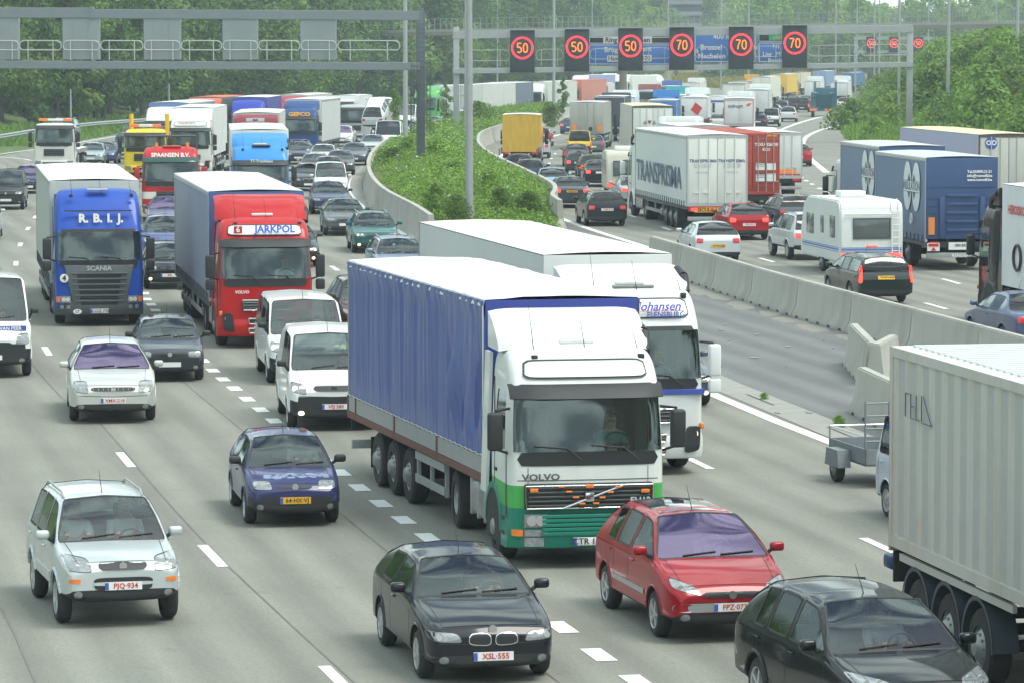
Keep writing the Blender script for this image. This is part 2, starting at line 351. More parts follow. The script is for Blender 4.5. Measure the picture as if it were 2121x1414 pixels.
# concrete gutter channel beside the solid line
b = B(); gpth = smooth_path([(1080, 600), (1300, 706), (1496, 796), (1660, 862), (1840, 936), (2140, 1062)])
strip(gpth, .95, .006, b); tag(obj('gutter_channel', b, mat('gutter_concrete', (.30, .30, .275), .9, var=.15, scale=2, grime=.3)), kind='structure')
b = B()
for k in range(2, len(gpth)-1):
    p, q = gpth[k-1], gpth[k]; d = (q-p).normalized(); dash((p+q)/2, d, 2.6, .06, b, .010)
tag(obj('gutter_slot', b, BLACK, smooth=False), kind='structure')
# upper gutter strip beside island wall
b = B(); strip(smooth_path([(770, 338), (748, 362), (742, 385), (752, 408), (800, 445), (880, 490)]), .9, .006, b); tag(obj('gutter_channel', b, MATS['gutter_concrete']), kind='structure')
b = B(); strip(smooth_path([(772, 342), (757, 362), (750, 385), (760, 406), (806, 440)]), .07, .010, b); tag(obj('gutter_slot', b, BLACK), kind='structure')
# ---------------------------------------------------------------- precast barriers
def barrier_prof(h=1.0, wt=.11, wb=.32):
    return [(-wb, 0), (-wb, .08), (-wb*.62, .30), (-wt, h), (wt, h), (wb*.62, .30), (wb, .08), (wb, 0)]
def barrier(p, q, h, label, group, gap=.07):
    d = q-p; L = Vector((d.x, d.y, 0)).length; ang = math.atan2(d.y, d.x); m = (p+q)/2
    b = B(); t = bmesh.new(); prof = barrier_prof(h); n = len(prof)
    a0, a1 = -L/2+gap/2, L/2-gap/2
    A = [t.verts.new((a0, u, v)) for u, v in prof]; C = [t.verts.new((a1, u, v)) for u, v in prof]
    t.faces.new(A); t.faces.new(C[::-1])
    for i in range(n): t.faces.new((A[i], C[i], C[(i+1) % n], A[(i+1) % n]))
    bmesh.ops.bevel(t, geom=[e for e in t.edges if abs(e.verts[0].co.z-h) < .01 and abs(e.verts[1].co.z-h) < .01], offset=.03, segments=2, affect='EDGES')
    b.merge(t)
    o = obj('barrier_block', b, CONC); o.location = (m.x, m.y, gz(m.y)); o.rotation_euler = (0, math.atan2(p.z-q.z, L), ang)
    b2 = B()
    for k in range(-2, 3): b2.box(k*L/5-.14, k*L/5+.14, -.325, .325, 0, .07)
    obj('drain_slot', b2, BLACK, o, smooth=False)
    for sx in (-1, 1):
        pass
    return tag(o, label, 'barrier', group)
# resample so that each block has even length in the world
def resample(P, L):
    out = [P[0]]; acc = 0
    for a, c in zip(P, P[1:]):
        s = (c-a).length; t = 0
        while acc+s-t >= L:
            t += L-acc; acc = 0; out.append(a+(c-a)*(t/s))
        acc += s-t
    return out
BP = resample([gp(1352, 553), gp(1443, 583), gp(1608, 640), gp(1834, 706), gp(2121, 791), gp(2330, 850)], 6.0)
ORD = ['farthest', 'second farthest', 'third', 'fourth', 'fifth', 'sixth', 'seventh', 'eighth', 'ninth', 'tenth', 'eleventh']
for i, (p, q) in enumerate(zip(BP, BP[1:])):
    barrier(p, q, 1.08, '%s block of the long straight concrete barrier, counted from its far end' % ORD[min(i, 10)], 'blocks of the long concrete barrier')
for i, (a, c, lab) in enumerate([((1768, 752), (1808, 797), 'detached concrete barrier block standing apart at the end of the asphalt wedge'), ((1785, 853), (1905, 915), 'concrete barrier block behind the grey open trailer'), ((1812, 800), (1850, 778), 'pale concrete barrier block half hidden behind the container top')]):
    barrier(gp(*a), gp(*c), 1.0, lab, 'loose concrete barrier blocks')
# spilled dust and litter on the wedge
DUST = mat('pale_dust', (.235, .23, .20), .95, var=.3, scale=2)
b = B(); rnd = random.Random(3)
for p, q in zip(BP, BP[1:]):
    for k in range(5):
        c = p+(q-p)*rnd.random(); c = c+Vector((-.5-rnd.random()*.35, -.35, 0)); n = 9
        b.add([(c.x+math.cos(6.283*i/n)*rnd.uniform(.2, .5), c.y+math.sin(6.283*i/n)*rnd.uniform(.6, 1.6), gz(c.y)+.004+k*.0008) for i in range(n)], [tuple(range(n))])
tag(obj('dust', b, DUST, smooth=False), kind='stuff'); 
bpy.data.objects['dust']['label'] = 'pale dust gathered along the foot of the concrete barrier'
b = B()
for k in range(16):
    c = gp(rnd.uniform(1480, 1760), rnd.uniform(640, 860)); s = rnd.uniform(.02, .07); b.box(c.x-s, c.x+s, c.y-s*2, c.y+s*2, c.z+.004, c.z+.03)
o = tag(obj('litter', b, mat('litter_grey', (.28, .28, .26), .9, var=.7, scale=9), smooth=False), 'small scraps of litter scattered over the dark asphalt wedge', kind='stuff')
# ---------------------------------------------------------------- island: wall and planted mound
WL = [(893, 512), (860, 487), (800, 450), (773, 420), (764, 395), (765, 372), (776, 350), (800, 326), (850, 297), (905, 278), (960, 262), (1040, 247), (1110, 237), (1170, 229)]
WR = [(1160, 476), (1144, 462), (1150, 448), (1140, 430), (1085, 398), (1030, 368), (1000, 345), (990, 325), (1000, 305), (1040, 288), (1100, 268), (1175, 246), (1260, 222)]
def wall(px, h, name, label):
    P = smooth_path(px, 2.0); b = B(); rows = []
    for i, p in enumerate(P):
        d = P[min(i+1, len(P)-1)]-P[max(i-1, 0)]; d.z = 0; d.normalize(); n = Vector((d.y, -d.x, 0))
        z = gz(p.y); rows.append([tuple(p+n*u+Vector((0, 0, z-p.z+v))) for u, v in [(-.3, 0), (-.3, .1), (-.17, .32), (-.1, h), (.1, h), (.17, .32), (.3, .1), (.3, 0)]])
    b.grid(rows); b.add(rows[0], [tuple(range(8))]); b.add(rows[-1], [tuple(range(8))])
    return tag(obj(name, b, CONC), label, 'wall'), P
wl, PL = wall(WL, 1.25, 'concrete_wall', 'curved concrete wall left of the planted island')
wr, PR = wall(WR, 1.25, 'concrete_wall', 'curved concrete wall along the right side of the planted island')
we, PE = wall([(893, 512), (980, 500), (1070, 492), (1160, 476)], .45, 'concrete_wall', 'low concrete wall at the near tip of the island')
we.data.materials.clear(); we.data.materials.append(CONC)
def xat(P, y):
    best = None
    for a, c in zip(P, P[1:]):
        if min(a.y, c.y) <= y <= max(a.y, c.y) and abs(a.y-c.y) > 1e-4:
            x = a.x+(c.x-a.x)*(y-a.y)/(c.y-a.y); best = x if best is None else best
    return best
ISL = []
y = 158.5
while y < 470:
    a, c = xat(PL, y), xat(PR, y)
    if a is None and y < 300: a = xat(PE, y)
    if a is None: a = PL[-1].x+(y-PL[-1].y)*.06 if y > PL[-1].y else PL[0].x
    if c is None: c = PR[-1].x+(y-PR[-1].y)*.08 if y > PR[-1].y else PR[0].x
    if c-a > .8: ISL.append((y, a+.15, c-.15))
    y += 3
rows = []
for y, a, c in ISL:
    rows.append([(a+(c-a)*i/10, y, gz(y)+(.85+.75*math.sin(math.pi*i/10)*min(1, (c-a)/8))*min(1, .18+(y-158)/16)+.18*noise.noise((i*.9, y*.2, 0))) for i in range(11)])
rows.insert(0, [(p[0], p[1]-.6, gz(p[1])) for p in rows[0]])
b = B(); b.grid(rows); tag(obj('island_ground', b, EARTH), kind='structure')
def isl_h(u, y, w): return gz(y)+(.85+.75*math.sin(math.pi*u)*min(1, w/8))*min(1, .18+(y-158)/16)
# ---------------------------------------------------------------- foliage
def leafmat(key, c, var=.5):
    m = bpy.data.materials.new(key); m.use_nodes = True; nt = m.node_tree; bs = nt.nodes['Principled BSDF']; bs.inputs['Roughness'].default_value = .6; bs.inputs['Specular IOR Level'].default_value = .25
    tc = nt.nodes.new('ShaderNodeTexCoord'); n = nn(nt, 'ShaderNodeTexNoise', Scale=.55, Detail=3.0); oi = nt.nodes.new('ShaderNodeObjectInfo')
    nt.links.new(tc.outputs['Object'], n.inputs['Vector'])
    a = nn(nt, 'ShaderNodeMix', data_type='RGBA'); a.inputs['A'].default_value = tuple(x*(1-var) for x in c)+(1,); a.inputs['B'].default_value = (c[0]*(1+var*1.2), c[1]*(1+var), c[2]*(1+var*.4), 1)
    nt.links.new(n.outputs['Fac'], a.inputs['Factor'])
    h = nt.nodes.new('ShaderNodeHueSaturation'); mr = nn(nt, 'ShaderNodeMapRange'); mr.inputs['To Min'].default_value = .75; mr.inputs['To Max'].default_value = 1.3
    nt.links.new(oi.outputs['Random'], mr.inputs[0]); nt.links.new(mr.outputs[0], h.inputs['Value']); nt.links.new(a.outputs['Result'], h.inputs['Color'])
    nt.links.new(h.outputs[0], bs.inputs['Base Color'])
    tr = nt.nodes.new('ShaderNodeBsdfTranslucent'); nt.links.new(h.outputs[0], tr.inputs[0]); mx = nt.nodes.new('ShaderNodeMixShader'); mx.inputs[0].default_value = .28
    o = nt.nodes['Material Output']; nt.links.new(bs.outputs[0], mx.inputs[1]); nt.links.new(tr.outputs[0], mx.inputs[2]); nt.links.new(mx.outputs[0], o.inputs[0]); return m
LF = {'dark': leafmat('leaves_dark', (.085, .17, .05), .6), 'mid': leafmat('leaves_mid', (.13, .235, .05)), 'light': leafmat('leaves_light', (.21, .33, .065)), 'bright': leafmat('leaves_bright', (.17, .31, .055)), 'cover': leafmat('leaves_cover', (.17, .31, .06), .55), 'yellow': leafmat('leaves_yellow', (.33, .31, .04))}
BARK = mat('bark', (.09, .075, .06), .95, var=.4, scale=5)
def leaves(bm, c, rad, n, s, rnd, shell=.55):
    for _ in range(n):
        v = Vector((rnd.gauss(0, 1), rnd.gauss(0, 1), rnd.gauss(0, 1))).normalized(); k = shell+(1-shell)*rnd.random()**.5
        p = Vector(c)+Vector((v.x*rad[0], v.y*rad[1], v.z*rad[2]))*k
        nrm = (v+Vector((rnd.gauss(0, .6), rnd.gauss(0, .6), rnd.gauss(0, .6)+.4))).normalized(); a = nrm.orthogonal().normalized(); bb = nrm.cross(a); t = rnd.uniform(0, 6.28)
        a, bb = a*math.cos(t)+bb*math.sin(t), bb*math.cos(t)-a*math.sin(t); q = s*rnd.uniform(.6, 1.35)
        vs = [bm.verts.new(p+x) for x in (-a*q, bb*q*.55, a*q, -bb*q*.55)]; bm.faces.new(vs)
def crown_mesh(seed, H, W, nl, s, low=.15):
    rnd = random.Random(seed); bm = bmesh.new(); nc = 22
    for i in range(nc):
        t = (i+.5)/nc; z = H*(low+(1-low)*t); prof = math.sin(math.pi*min(1, .18+t*.80))**.7
        a = rnd.uniform(0, 6.28); rr = W/2*prof*rnd.uniform(.25, .8); r = W*.5*prof*rnd.uniform(.34, .6)+.3
        leaves(bm, (math.cos(a)*rr, math.sin(a)*rr, z), (r, r, r*.75), nl//nc, s, rnd)
    me = bpy.data.meshes.new('crown'); bm.to_mesh(me); bm.free(); return me
def trunk_mesh(seed, H, r):
    rnd = random.Random(seed); b = B(); p = Vector((0, 0, 0))
    pts = [Vector((rnd.uniform(-.2, .2)*i, rnd.uniform(-.2, .2)*i, H*.22*i)) for i in range(5)]
    for i in range(4): b.cyl(pts[i], pts[i+1], r*(1-.2*i), r*(1-.2*(i+1)), 7)
    for k in range(6):
        a = rnd.uniform(0, 6.28); s = pts[1+k % 3]; b.cyl(s, s+Vector((math.cos(a)*H*.2, math.sin(a)*H*.2, H*.22)), r*.4, r*.12, 5)
    return b.mesh('trunk', BARK)
CR = [(crown_mesh(11+i, 15, 9.5+i % 3, 6500, .26), trunk_mesh(30+i, 15, .28)) for i in range(4)]
CRP = [(crown_mesh(51+i, 19, 5.2, 5200, .25, .05), trunk_mesh(60+i, 19, .25)) for i in range(2)]
def tree(x, y, k, sc, lf, label, group, pop=False, z=None, cat='tree'):
    cm, tm = (CRP if pop else CR)[k % (2 if pop else 4)]
    t = thing('tree', label, cat, (x, y, (gz(y)+bank(x, y)-.1) if z is None else z), random.uniform(0, 6.28), group); t.scale = (sc*random.uniform(.9, 1.1), sc*random.uniform(.9, 1.1), sc)
    if not cm.materials: cm.materials.append(LF['dark'])
    link('crown', cm, t, m=LF[lf]); link('trunk', tm, t); return t
BUSH = [crown_mesh(91+i, 2.6, 3.4, 2600, .13, 0.0) for i in range(3)]
for m_ in BUSH: m_.materials.append(LF['bright'])
def bush(x, y, z, sc, lf, label, group, name='bush', k=None):
    o = link(name, BUSH[random.randrange(3) if k is None else k], None, (x, y, z), (0, 0, random.uniform(0, 6.28)), LF[lf]); o.scale = (sc*random.uniform(.85, 1.2), sc*random.uniform(.85, 1.2), sc)
    return tag(o, label, 'bush', group)
rt = random.Random(21)
# left treeline, rows seen behind the guard rail
G1, G2, G3 = 'dark trees of the wood behind the left guard rail', 'pale trees beyond the footbridge', 'bushes on the right bank'
n = 0
for row, (dy, h0) in enumerate([(0, 0), (16, 0), (40, 1)]):
    px = -60
    while px < 1340:
        y0 = lerp_tab([(-60, 345), (300, 395), (650, 500), (860, 545), (1000, 640), (1200, 760), (1340, 860)], px)+dy*(1 if px < 900 else 1.6)
        y0 += rt.uniform(-6, 6); x = (px-PW/2)/F*y0
        sc = rt.uniform(.85, 1.15)*(.95 if row == 0 else 1.25)*(1 if px < 860 else 1.0)
        x = min(x, lerp_tab(LEFT, y0)-9)
        tree(x, y0, rt.randrange(4), sc, rt.choice(['dark', 'dark', 'mid']) if row < 2 else rt.choice(['mid', 'dark', 'light']), 'dark leafy tree of the wood behind the left guard rail', G1, pop=rt.random() < .15)
        px += rt.uniform(42, 64)*(1 if row < 2 else 1.3)*(1 if px < 860 else .75); n += 1
# pale tall poplars behind left gantry
for px, y0 in [(60, 520), (130, 540), (215, 500), (300, 530), (395, 520), (470, 560), (560, 540), (640, 580), (730, 600)]:
    x = (px-PW/2)/F*y0; tree(x, y0, rt.randrange(2), rt.uniform(.9, 1.15), 'light', 'tall pale poplar rising over the dark wood behind the gantry', 'poplars behind the dark wood', pop=rt.random() < .5)
# far trees beyond the footbridge
for row, y0 in enumerate((880, 960, 1080, 1220)):
    px = 780
    while px < 2180:
        y = y0+rt.uniform(-20, 20); x = (px-PW/2)/F*y
        sc = rt.uniform(1.0, 1.5)*(1+.12*row)*(1.0 if px < 1400 or px > 1560 or row > 1 else .75)
        if not (1372 < px < 1462 and row < 3) : tree(x, y, rt.randrange(4), sc, rt.choice(['mid', 'light', 'light', 'bright']), 'pale green tree of the park beyond the footbridge', G2, z=gz(y)-1)
        px += rt.uniform(58, 85)
for px, y_, s_ in ((1560, 1290, 2.1), (1595, 1300, 2.2), (1632, 1290, 2.1), (1670, 1300, 2.0), (1525, 1300, 2.0)): tree((px-PW/2)/F*y_, y_, rt.randrange(4), s_, 'light', 'pale green tree of the park beyond the footbridge', G2, z=gz(y_)-1)
# unseen trees added on both sides to darken reflections in glass and paint
for k in range(24):
    for sx in (-52, 47): tree(sx+rt.uniform(-3, 3), 8+k*8.5, rt.randrange(4), rt.uniform(.8, 1.1), 'mid', 'unseen roadside tree added to darken reflections in the vehicles', 'unseen roadside trees added for dark reflections')
# right bank bushes and verge
for k in range(150):
    y = rt.uniform(255, 520); r = lerp_tab(RIGHT, y); dx = rt.uniform(1.5, 22); x = r+dx
    px = PW/2+F*x/y
    if px > 2200: continue
    sc = rt.uniform(.7, 1.25)*(.75 if dx < 4 else 1.15)
    bush(x, y, gz(y)+bank(x, y)-.5, sc, rt.choice(['bright', 'bright', 'light', 'mid']), 'bright green leafy bush on the steep right bank', G3)
for k, (px, py) in enumerate([(1765, 150), (1850, 120), (1925, 100), (2010, 95), (2090, 85), (2125, 70), (1970, 130), (2060, 120)]):
    y = 330+rt.uniform(-20, 40); p = at(px, py, y)
    bush(p.x, y, gz(y)+bank(p.x, y)-.9, 1.35, 'light' if k % 2 else 'bright', 'tall bush on the crest of the right bank', 'tall bushes on the crest of the right bank')
# meadow on the bank and yellow flowering verge far off
def tufts(name, pts, s, lf, label, n=3):
    bm = bmesh.new(); r = random.Random(5)
    for p, h in pts:
        for _ in range(n):
            a = r.uniform(0, 6.28); q = Vector(p)+Vector((r.gauss(0, .25), r.gauss(0, .25), 0)); d = Vector((math.cos(a), math.sin(a), 0))*s*.35; t = q+Vector((r.gauss(0, .3)*h, r.gauss(0, .3)*h, h*r.uniform(.6, 1.2)))
            vs = [bm.verts.new(v) for v in (q-d, q+d, t+d*.4, t-d*.4)]; bm.faces.new(vs)
    me = bpy.data.meshes.new(name); bm.to_mesh(me); bm.free(); me.materials.append(LF[lf]); o = link(name, me); return tag(o, label, kind='stuff')
pts = []
for _ in range(9000):
    y = rt.uniform(225, 480); r = lerp_tab(RIGHT, y); x = r+rt.uniform(.3, 14); pts.append(((x, y, gz(y)+bank(x, y)), rt.uniform(.3, .8)))
tufts('tall_grass', pts, .25, 'bright', 'rough tall grass growing over the right bank')
pts = []
for _ in range(7000):
    y = rt.uniform(300, 560); l = lerp_tab(LEFT, y); x = l-rt.uniform(.5, 10); pts.append(((x, y, gz(y)+bank(x, y)), rt.uniform(.2, .6)))
tufts('verge_growth', pts, .25, 'mid', 'bright green grass along the left guard rail')
for g, (x0, x1, y0, y1, lf, nm, lb) in enumerate([(1395, 1770, 800, 860, 'yellow', 'flowering_verge', 'yellow flowering verge beyond the far trucks')]):
    pts = []
    for _ in range(9000):
        y = rt.uniform(y0, y1); px = rt.uniform(x0, x1); x = (px-PW/2)/F*y; pts.append(((x, y, gz(y)+(y-y0)*.03), rt.uniform(.6, 1.4)))
    tufts(nm, pts, .5, lf, lb)
    b = B(); b.grid([[((px-PW/2)/F*y, y, gz(y)+(y-y0)*.035) for px in range(x0-20, x1+40, 20)] for y in (y0-4, y0+30, y1+60)]); tag(obj('far_bank', b, mat('dry_grass', (.17, .17, .05), .95, var=.5, scale=.4)), kind='structure')
for k, (px, y) in enumerate([(1480, 835), (1505, 850), (1530, 840), (1556, 850), (1580, 838)]):
    bush((px-PW/2)/F*y, y, gz(y)+.8, 1.9, 'dark', 'dark round bush on the yellow verge under the gantry signs', 'dark bushes on the yellow verge')
# island plants: low growth, and distinct bushes
bm = bmesh.new(); r_ = random.Random(9)
for _ in range(6000):
    y, a, c = ISL[min(len(ISL)-1, int(r_.random()**2.0*len(ISL)))]; y += r_.uniform(0, 3); u = r_.uniform(.04, .96); x = a+(c-a)*u
    leaves(bm, (x, y, isl_h(u, y, c-a)+.1), (.45, .6, r_.uniform(.14, .50)), 16, .075 if y < 230 else .11, r_, .2)
me = bpy.data.meshes.new('ground_cover'); bm.to_mesh(me); bm.free(); me.materials.append(LF['cover']); tag(link('ground_cover', me), 'dense green ground cover and weeds filling the walled island', kind='stuff')
bm = bmesh.new()
for _ in range(120):
    y, a, c = ISL[int(r_.random()**1.6*len(ISL))]; u = r_.uniform(.08, .92); x = a+(c-a)*u; z = isl_h(u, y, c-a)+.5+r_.random()*.25
    leaves(bm, (x, y, z), (.08, .08, .04), 6, .035, r_, .2)
me = bpy.data.meshes.new('wild_flowers'); bm.to_mesh(me); bm.free(); me.materials.append(mat('petals', (.75, .70, .72), .7, var=.2)); tag(link('wild_flowers', me), 'small white wild flowers dotted over the island', kind='stuff')
for k, (px, py, sc, lb) in enumerate([(905, 436, .42, 'dark green bush behind the near end of the island wall'), (945, 444, .3, 'small reddish green bush beside the big lamp post foot'), (905, 352, .60, 'round dark bush beside the gantry column foot'), (845, 338, .55, 'dark bush near the left wall of the island'), (1035, 434, .34, 'low bush right of the big lamp post foot'), (1095, 436, .3, 'low bush near the right tip of the island'), (880, 300, .7, 'young dark shrub left of the gantry column'), (940, 392, .5, 'green bush just left of the big lamp post'), (990, 262, .8, 'slender shrub in front of the white truck radiator grille'), (1140, 255, .7, 'tall shrub at the far end of the island wall'), (1010, 418, .5, 'loose green bush behind the big lamp post foot'), (815, 352, .45, 'low bush hanging over the left island wall')]):
    p = gp(px, py, .8); bush(p.x, p.y, gz(p.y)+.75, sc, ['mid', 'mid', 'bright', 'mid'][k % 4], lb, 'bushes on the island', k=k % 3)
for k, (px, y, lb) in enumerate([(820, 300, 'young staked tree near the lamp post on the island'), (925, 330, 'thin young tree beside the gantry column'), (880, 350, 'slim young tree in front of the green truck'), (1165, 400, 'slim young tree before the red truck')]):
    tree((px-PW/2)/F*y, y, k, .2, 'mid', lb, 'young trees on the island', pop=True, z=gz(y)+1)
# small weeds in the gutter
for px, py, s in [(1583, 826, .09), (1738, 878, .12), (1745, 884, .07)]:
    p = gp(px, py); bush(p.x, p.y, gz(p.y), s*.6, 'bright', 'small weed tuft in the gutter, the %s one' % {1583: 'leftmost', 1738: 'larger right', 1745: 'smallest right'}[px], 'weeds in the gutter', 'weed')
# ---------------------------------------------------------------- guard rail (left)
grp = smooth_path([(-60, 312), (0, 304), (60, 293), (120, 284), (200, 274), (300, 266), (420, 258), (560, 250), (700, 243), (850, 233)], 4)
g = thing('guard_rail', 'galvanised steel guard rail along the foot of the dark wood', 'guard rail', tuple(grp[0]))
b = B(); off = grp[0]
rows = []
for p in grp:
    z = gz(p.y)-off.z; q = (p.x-off.x, p.y-off.y); rows.append([(q[0], q[1], z+.95), (q[0]+.08, q[1]-.05, z+.85), (q[0], q[1], z+.76), (q[0]+.08, q[1]-.05, z+.67), (q[0], q[1], z+.58)])
b.grid(rows); obj('rail', b, STEEL, g)
for p in grp[::1]:
    z = gz(p.y)-off.z; b = B(); b.box(p.x-off.x-.12, p.x-off.x-.04, p.y-off.y-.04, p.y-off.y+.04, z-.1, z+.9); obj('post', b, STEEL, g)
# ---------------------------------------------------------------- lamp posts
def lamp_post(px, y, w, py_top, base_py, label, group=None, arm=None, m=None, zb=None):
    x = (px-PW/2)/F*y; z0 = gz(y)+(bank(x, y) if zb is None else zb); top = at(px, py_top, y).z
    t = thing('lamp_post', label, 'lamp post', (x, y, z0), 0, group); b = B()
    H = top-z0; b.cyl((0, 0, 0), (0, 0, H), w/2, w/2*.62, 14); b.cyl((0, 0, 0), (0, 0, .5), w/2*1.25, n=14); obj('pole', b, m or STEEL, t)
    if H > 3 and px not in (148, 351, 519, 571, 697):
        b = B(); b.cyl((0, 0, H-.15), (1.6, 0, H+.25), .05); obj('arm', b, m or STEEL, t); b = B(); b.box(1.5, 2.3, -.14, .14, H+.18, H+.34, .05); obj('lamp_head', b, m or STEEL, t)
    return t
GL = 'tall grey motorway lamp posts'
for px, by, w, lb in [(972, 452, .34, 'thickest near lamp post rising from the front of the island'), (840, 312, .36, 'lamp post on the island left of the dark gantry column'), (1147, 245, .34, 'lamp post left of the red truck on the far island'), (945+20, 300, .22, 'slim lamp post hidden close behind the thick near post')]:
    p = gp(px, by, .6); lamp_post(px, p.y, w, -260, by, lb, GL, zb=.6)
for px, y, w, lb in [(1962, 305, .30, 'lamp post on the right bank above the insulation lorries'), (2104, 300, .30, 'rightmost lamp post near the picture edge'), (1860, 330, .26, 'thin lamp post just left of the second gantry column'), (1383, 700, .34, 'lamp post in front of the dark apartment block'), (1549, 620, .36, 'lamp post above the rightmost pair of speed signs'), (1729, 640, .36, 'lamp post right of the last 70 sign'), (1809, 560, .26, 'thin lamp post left of the far speed signs'), (1819, 640, .30, 'pale thin lamp post between the far speed signs'), (1920, 640, .24, 'small lamp post behind the right gantry end'), (1226, 700, .26, 'pale lamp post above the 50 sign'), (1492, 760, .30, 'thin pale lamp post right of the apartment block'), (1773, 780, .28, 'distant thin lamp post over the right trees'), (148, 330, .20, 'lamp post behind the white recovery truck at the wood edge'), (351, 420, .28, 'lamp post above the white lorry cab at the wood edge'), (519, 480, .28, 'lamp post above the blue lorry cab'), (571, 540, .22, 'slender lamp post right of the blue lorry cab'), (697, 535, .22, 'slender lamp post beside the bridge pier'), (1030, 640, .30, 'distant lamp post between the signs and the thick post'), (955, 680, .20, 'faint distant lamp post over the footbridge'), (2060, 760, .28, 'distant lamp post over the far right trees')]:
    lamp_post(px, y, w, (-200 if px in (1962, 2104, 1860) else -20) if px not in (148, 351, 519, 571, 697) else {148: 185, 351: 140, 519: 140, 571: 162, 697: 140}[px], 0, lb, GL)
# ---------------------------------------------------------------- gantries
def beam(b, p, q, h, d):
    p, q = Vector(p), Vector(q); a = (q-p); a.z = 0; a.normalize(); n = Vector((-a.y, a.x, 0))*d/2; u = Vector((0, 0, h/2))
    b.hexa([p-n-u, q-n-u, q+n-u, p+n-u, p-n+u, q-n+u, q+n+u, p+n+u], .015, 1)
def rail_loop(b, p, q, h0, h1, r=.03):
    d = (q-p); L = d.length; d.normalize(); c = (h1-h0)*.45
    z0, z1 = Vector((0, 0, h0)), Vector((0, 0, h1))
    pts = [p+d*c+z1, q-d*c+z1, q-d*c*.3+z1-Vector((0, 0, c*.3)), q+z1-Vector((0, 0, c)), q+z0+Vector((0, 0, c*.6)), q-d*c*.5+z0, p+d*c*.5+z0, p+z0+Vector((0, 0, c*.6)), p+z1-Vector((0, 0, c)), p+d*c*.3+z1-Vector((0, 0, c*.3)), p+d*c+z1]
    b.tube(pts, r, 6)
    for t in (.2, .8): b.cyl(p+d*L*t, p+d*L*t+z1, r, n=6)
# near gantry, carrying blank backs of sign boxes
GY = 209.0; A0 = gz(GY)
g = thing('gantry', 'near gantry over the left carriageway with grey sign box backs and a dark column', 'gantry', (at(872, 380, GY).x, GY, A0))
gx = g.location.x
def G(px, py, dy=0): p = at(px, py, GY+dy); return Vector((p.x-gx, p.y-GY, p.z-A0))
b = B(); beam(b, G(-40, 27), G(190, 27), .55, .5); beam(b, G(190, 29), G(868, 33), .50, .5); b.box(*sorted((G(188, 0).x, G(194, 0).x)), -.3, .3, G(0, 40).z, G(0, 14).z); obj('top_beam', b, DSTEEL if 0 else mat('gantry_grey', (.22, .25, .27), .5, .3, var=.12, scale=2), g)
GG = MATS['gantry_grey']
b = B(); beam(b, G(-40, 134), G(870, 138), .42, .7); b.box(*sorted((G(190, 0).x, G(197, 0).x)), -.38, .38, G(0, 148).z, G(0, 124).z); obj('bottom_beam', b, GG, g)
PANEL = mat('grey_panel', (.27, .31, .325), .45, .1, var=.06, scale=1, grime=.12)
for x0, x1 in ((-30, 38), (130, 205), (298, 373), (461, 533), (622, 696)):
    a, c = G(x0, 38), G(x1, 124); b = B(); b.box(a.x, c.x, -.2, .9, c.z, a.z, .02); b.box(a.x+(c.x-a.x)*.28, a.x+(c.x-a.x)*.3, -.215, -.19, c.z+.1, a.z-.1); b.box(a.x+(c.x-a.x)*.7, a.x+(c.x-a.x)*.72, -.215, -.19, c.z+.1, a.z-.1); b.box((a.x+c.x)/2-.1, (a.x+c.x)/2-.08, -.215, -.19, c.z+1.2, a.z-.4); b.box((a.x+c.x)/2+.08, (a.x+c.x)/2+.1, -.215, -.19, c.z+1.2, a.z-.4)
    obj('sign_box', b, PANEL, g, smooth=False)
RAILW = mat('pale_railing', (.50, .52, .50), .45, .1, var=.1)
for x0, x1 in ((-30, 39), (41, 127), (131, 206), (209, 296), (299, 373), (376, 459), (462, 534), (536, 621), (624, 697), (700, 828)):
    b = B(); rail_loop(b, G(x0, 125, -.35), G(x1, 125.5, -.35), .55 if 1 else 0, 1.05); obj('railing', b, RAILW, g)
b = B(); b.box(-.22, .22, -.22, .22, 0, G(0, 18).z, .01); b.box(-.235, -.17, -.24, .24, 0, G(0, 18).z); b.box(.17, .235, -.24, .24, 0, G(0, 18).z); b.box(-.45, .45, -.45, .45, 0, .12); obj('column', b, mat('column_dark', (.13, .15, .17), .5, .3, var=.15, scale=2), g)
b = B(); cx = 0
zt, zb_ = G(0, 125).z, G(0, 275).z
for k in range(9):
    a = -math.pi*.95+k*math.pi*.9/8; x, y = .55*math.cos(a), -.25+.5*math.sin(a); b.cyl((x, y, zb_), (x, y, zt), .018, n=5)
z = zb_
while z < zt:
    pr = [(.55*math.cos(-math.pi*.95+k*math.pi*.9/8), -.25+.5*math.sin(-math.pi*.95+k*math.pi*.9/8), z) for k in range(9)]; b.tube(pr, .02, 5); z += .9
for k in range(34): b.cyl((-.22, -.3, .6+k*.25), (.22, -.3, .6+k*.25), .015, n=5)
obj('ladder_cage', b, DSTEEL, g)
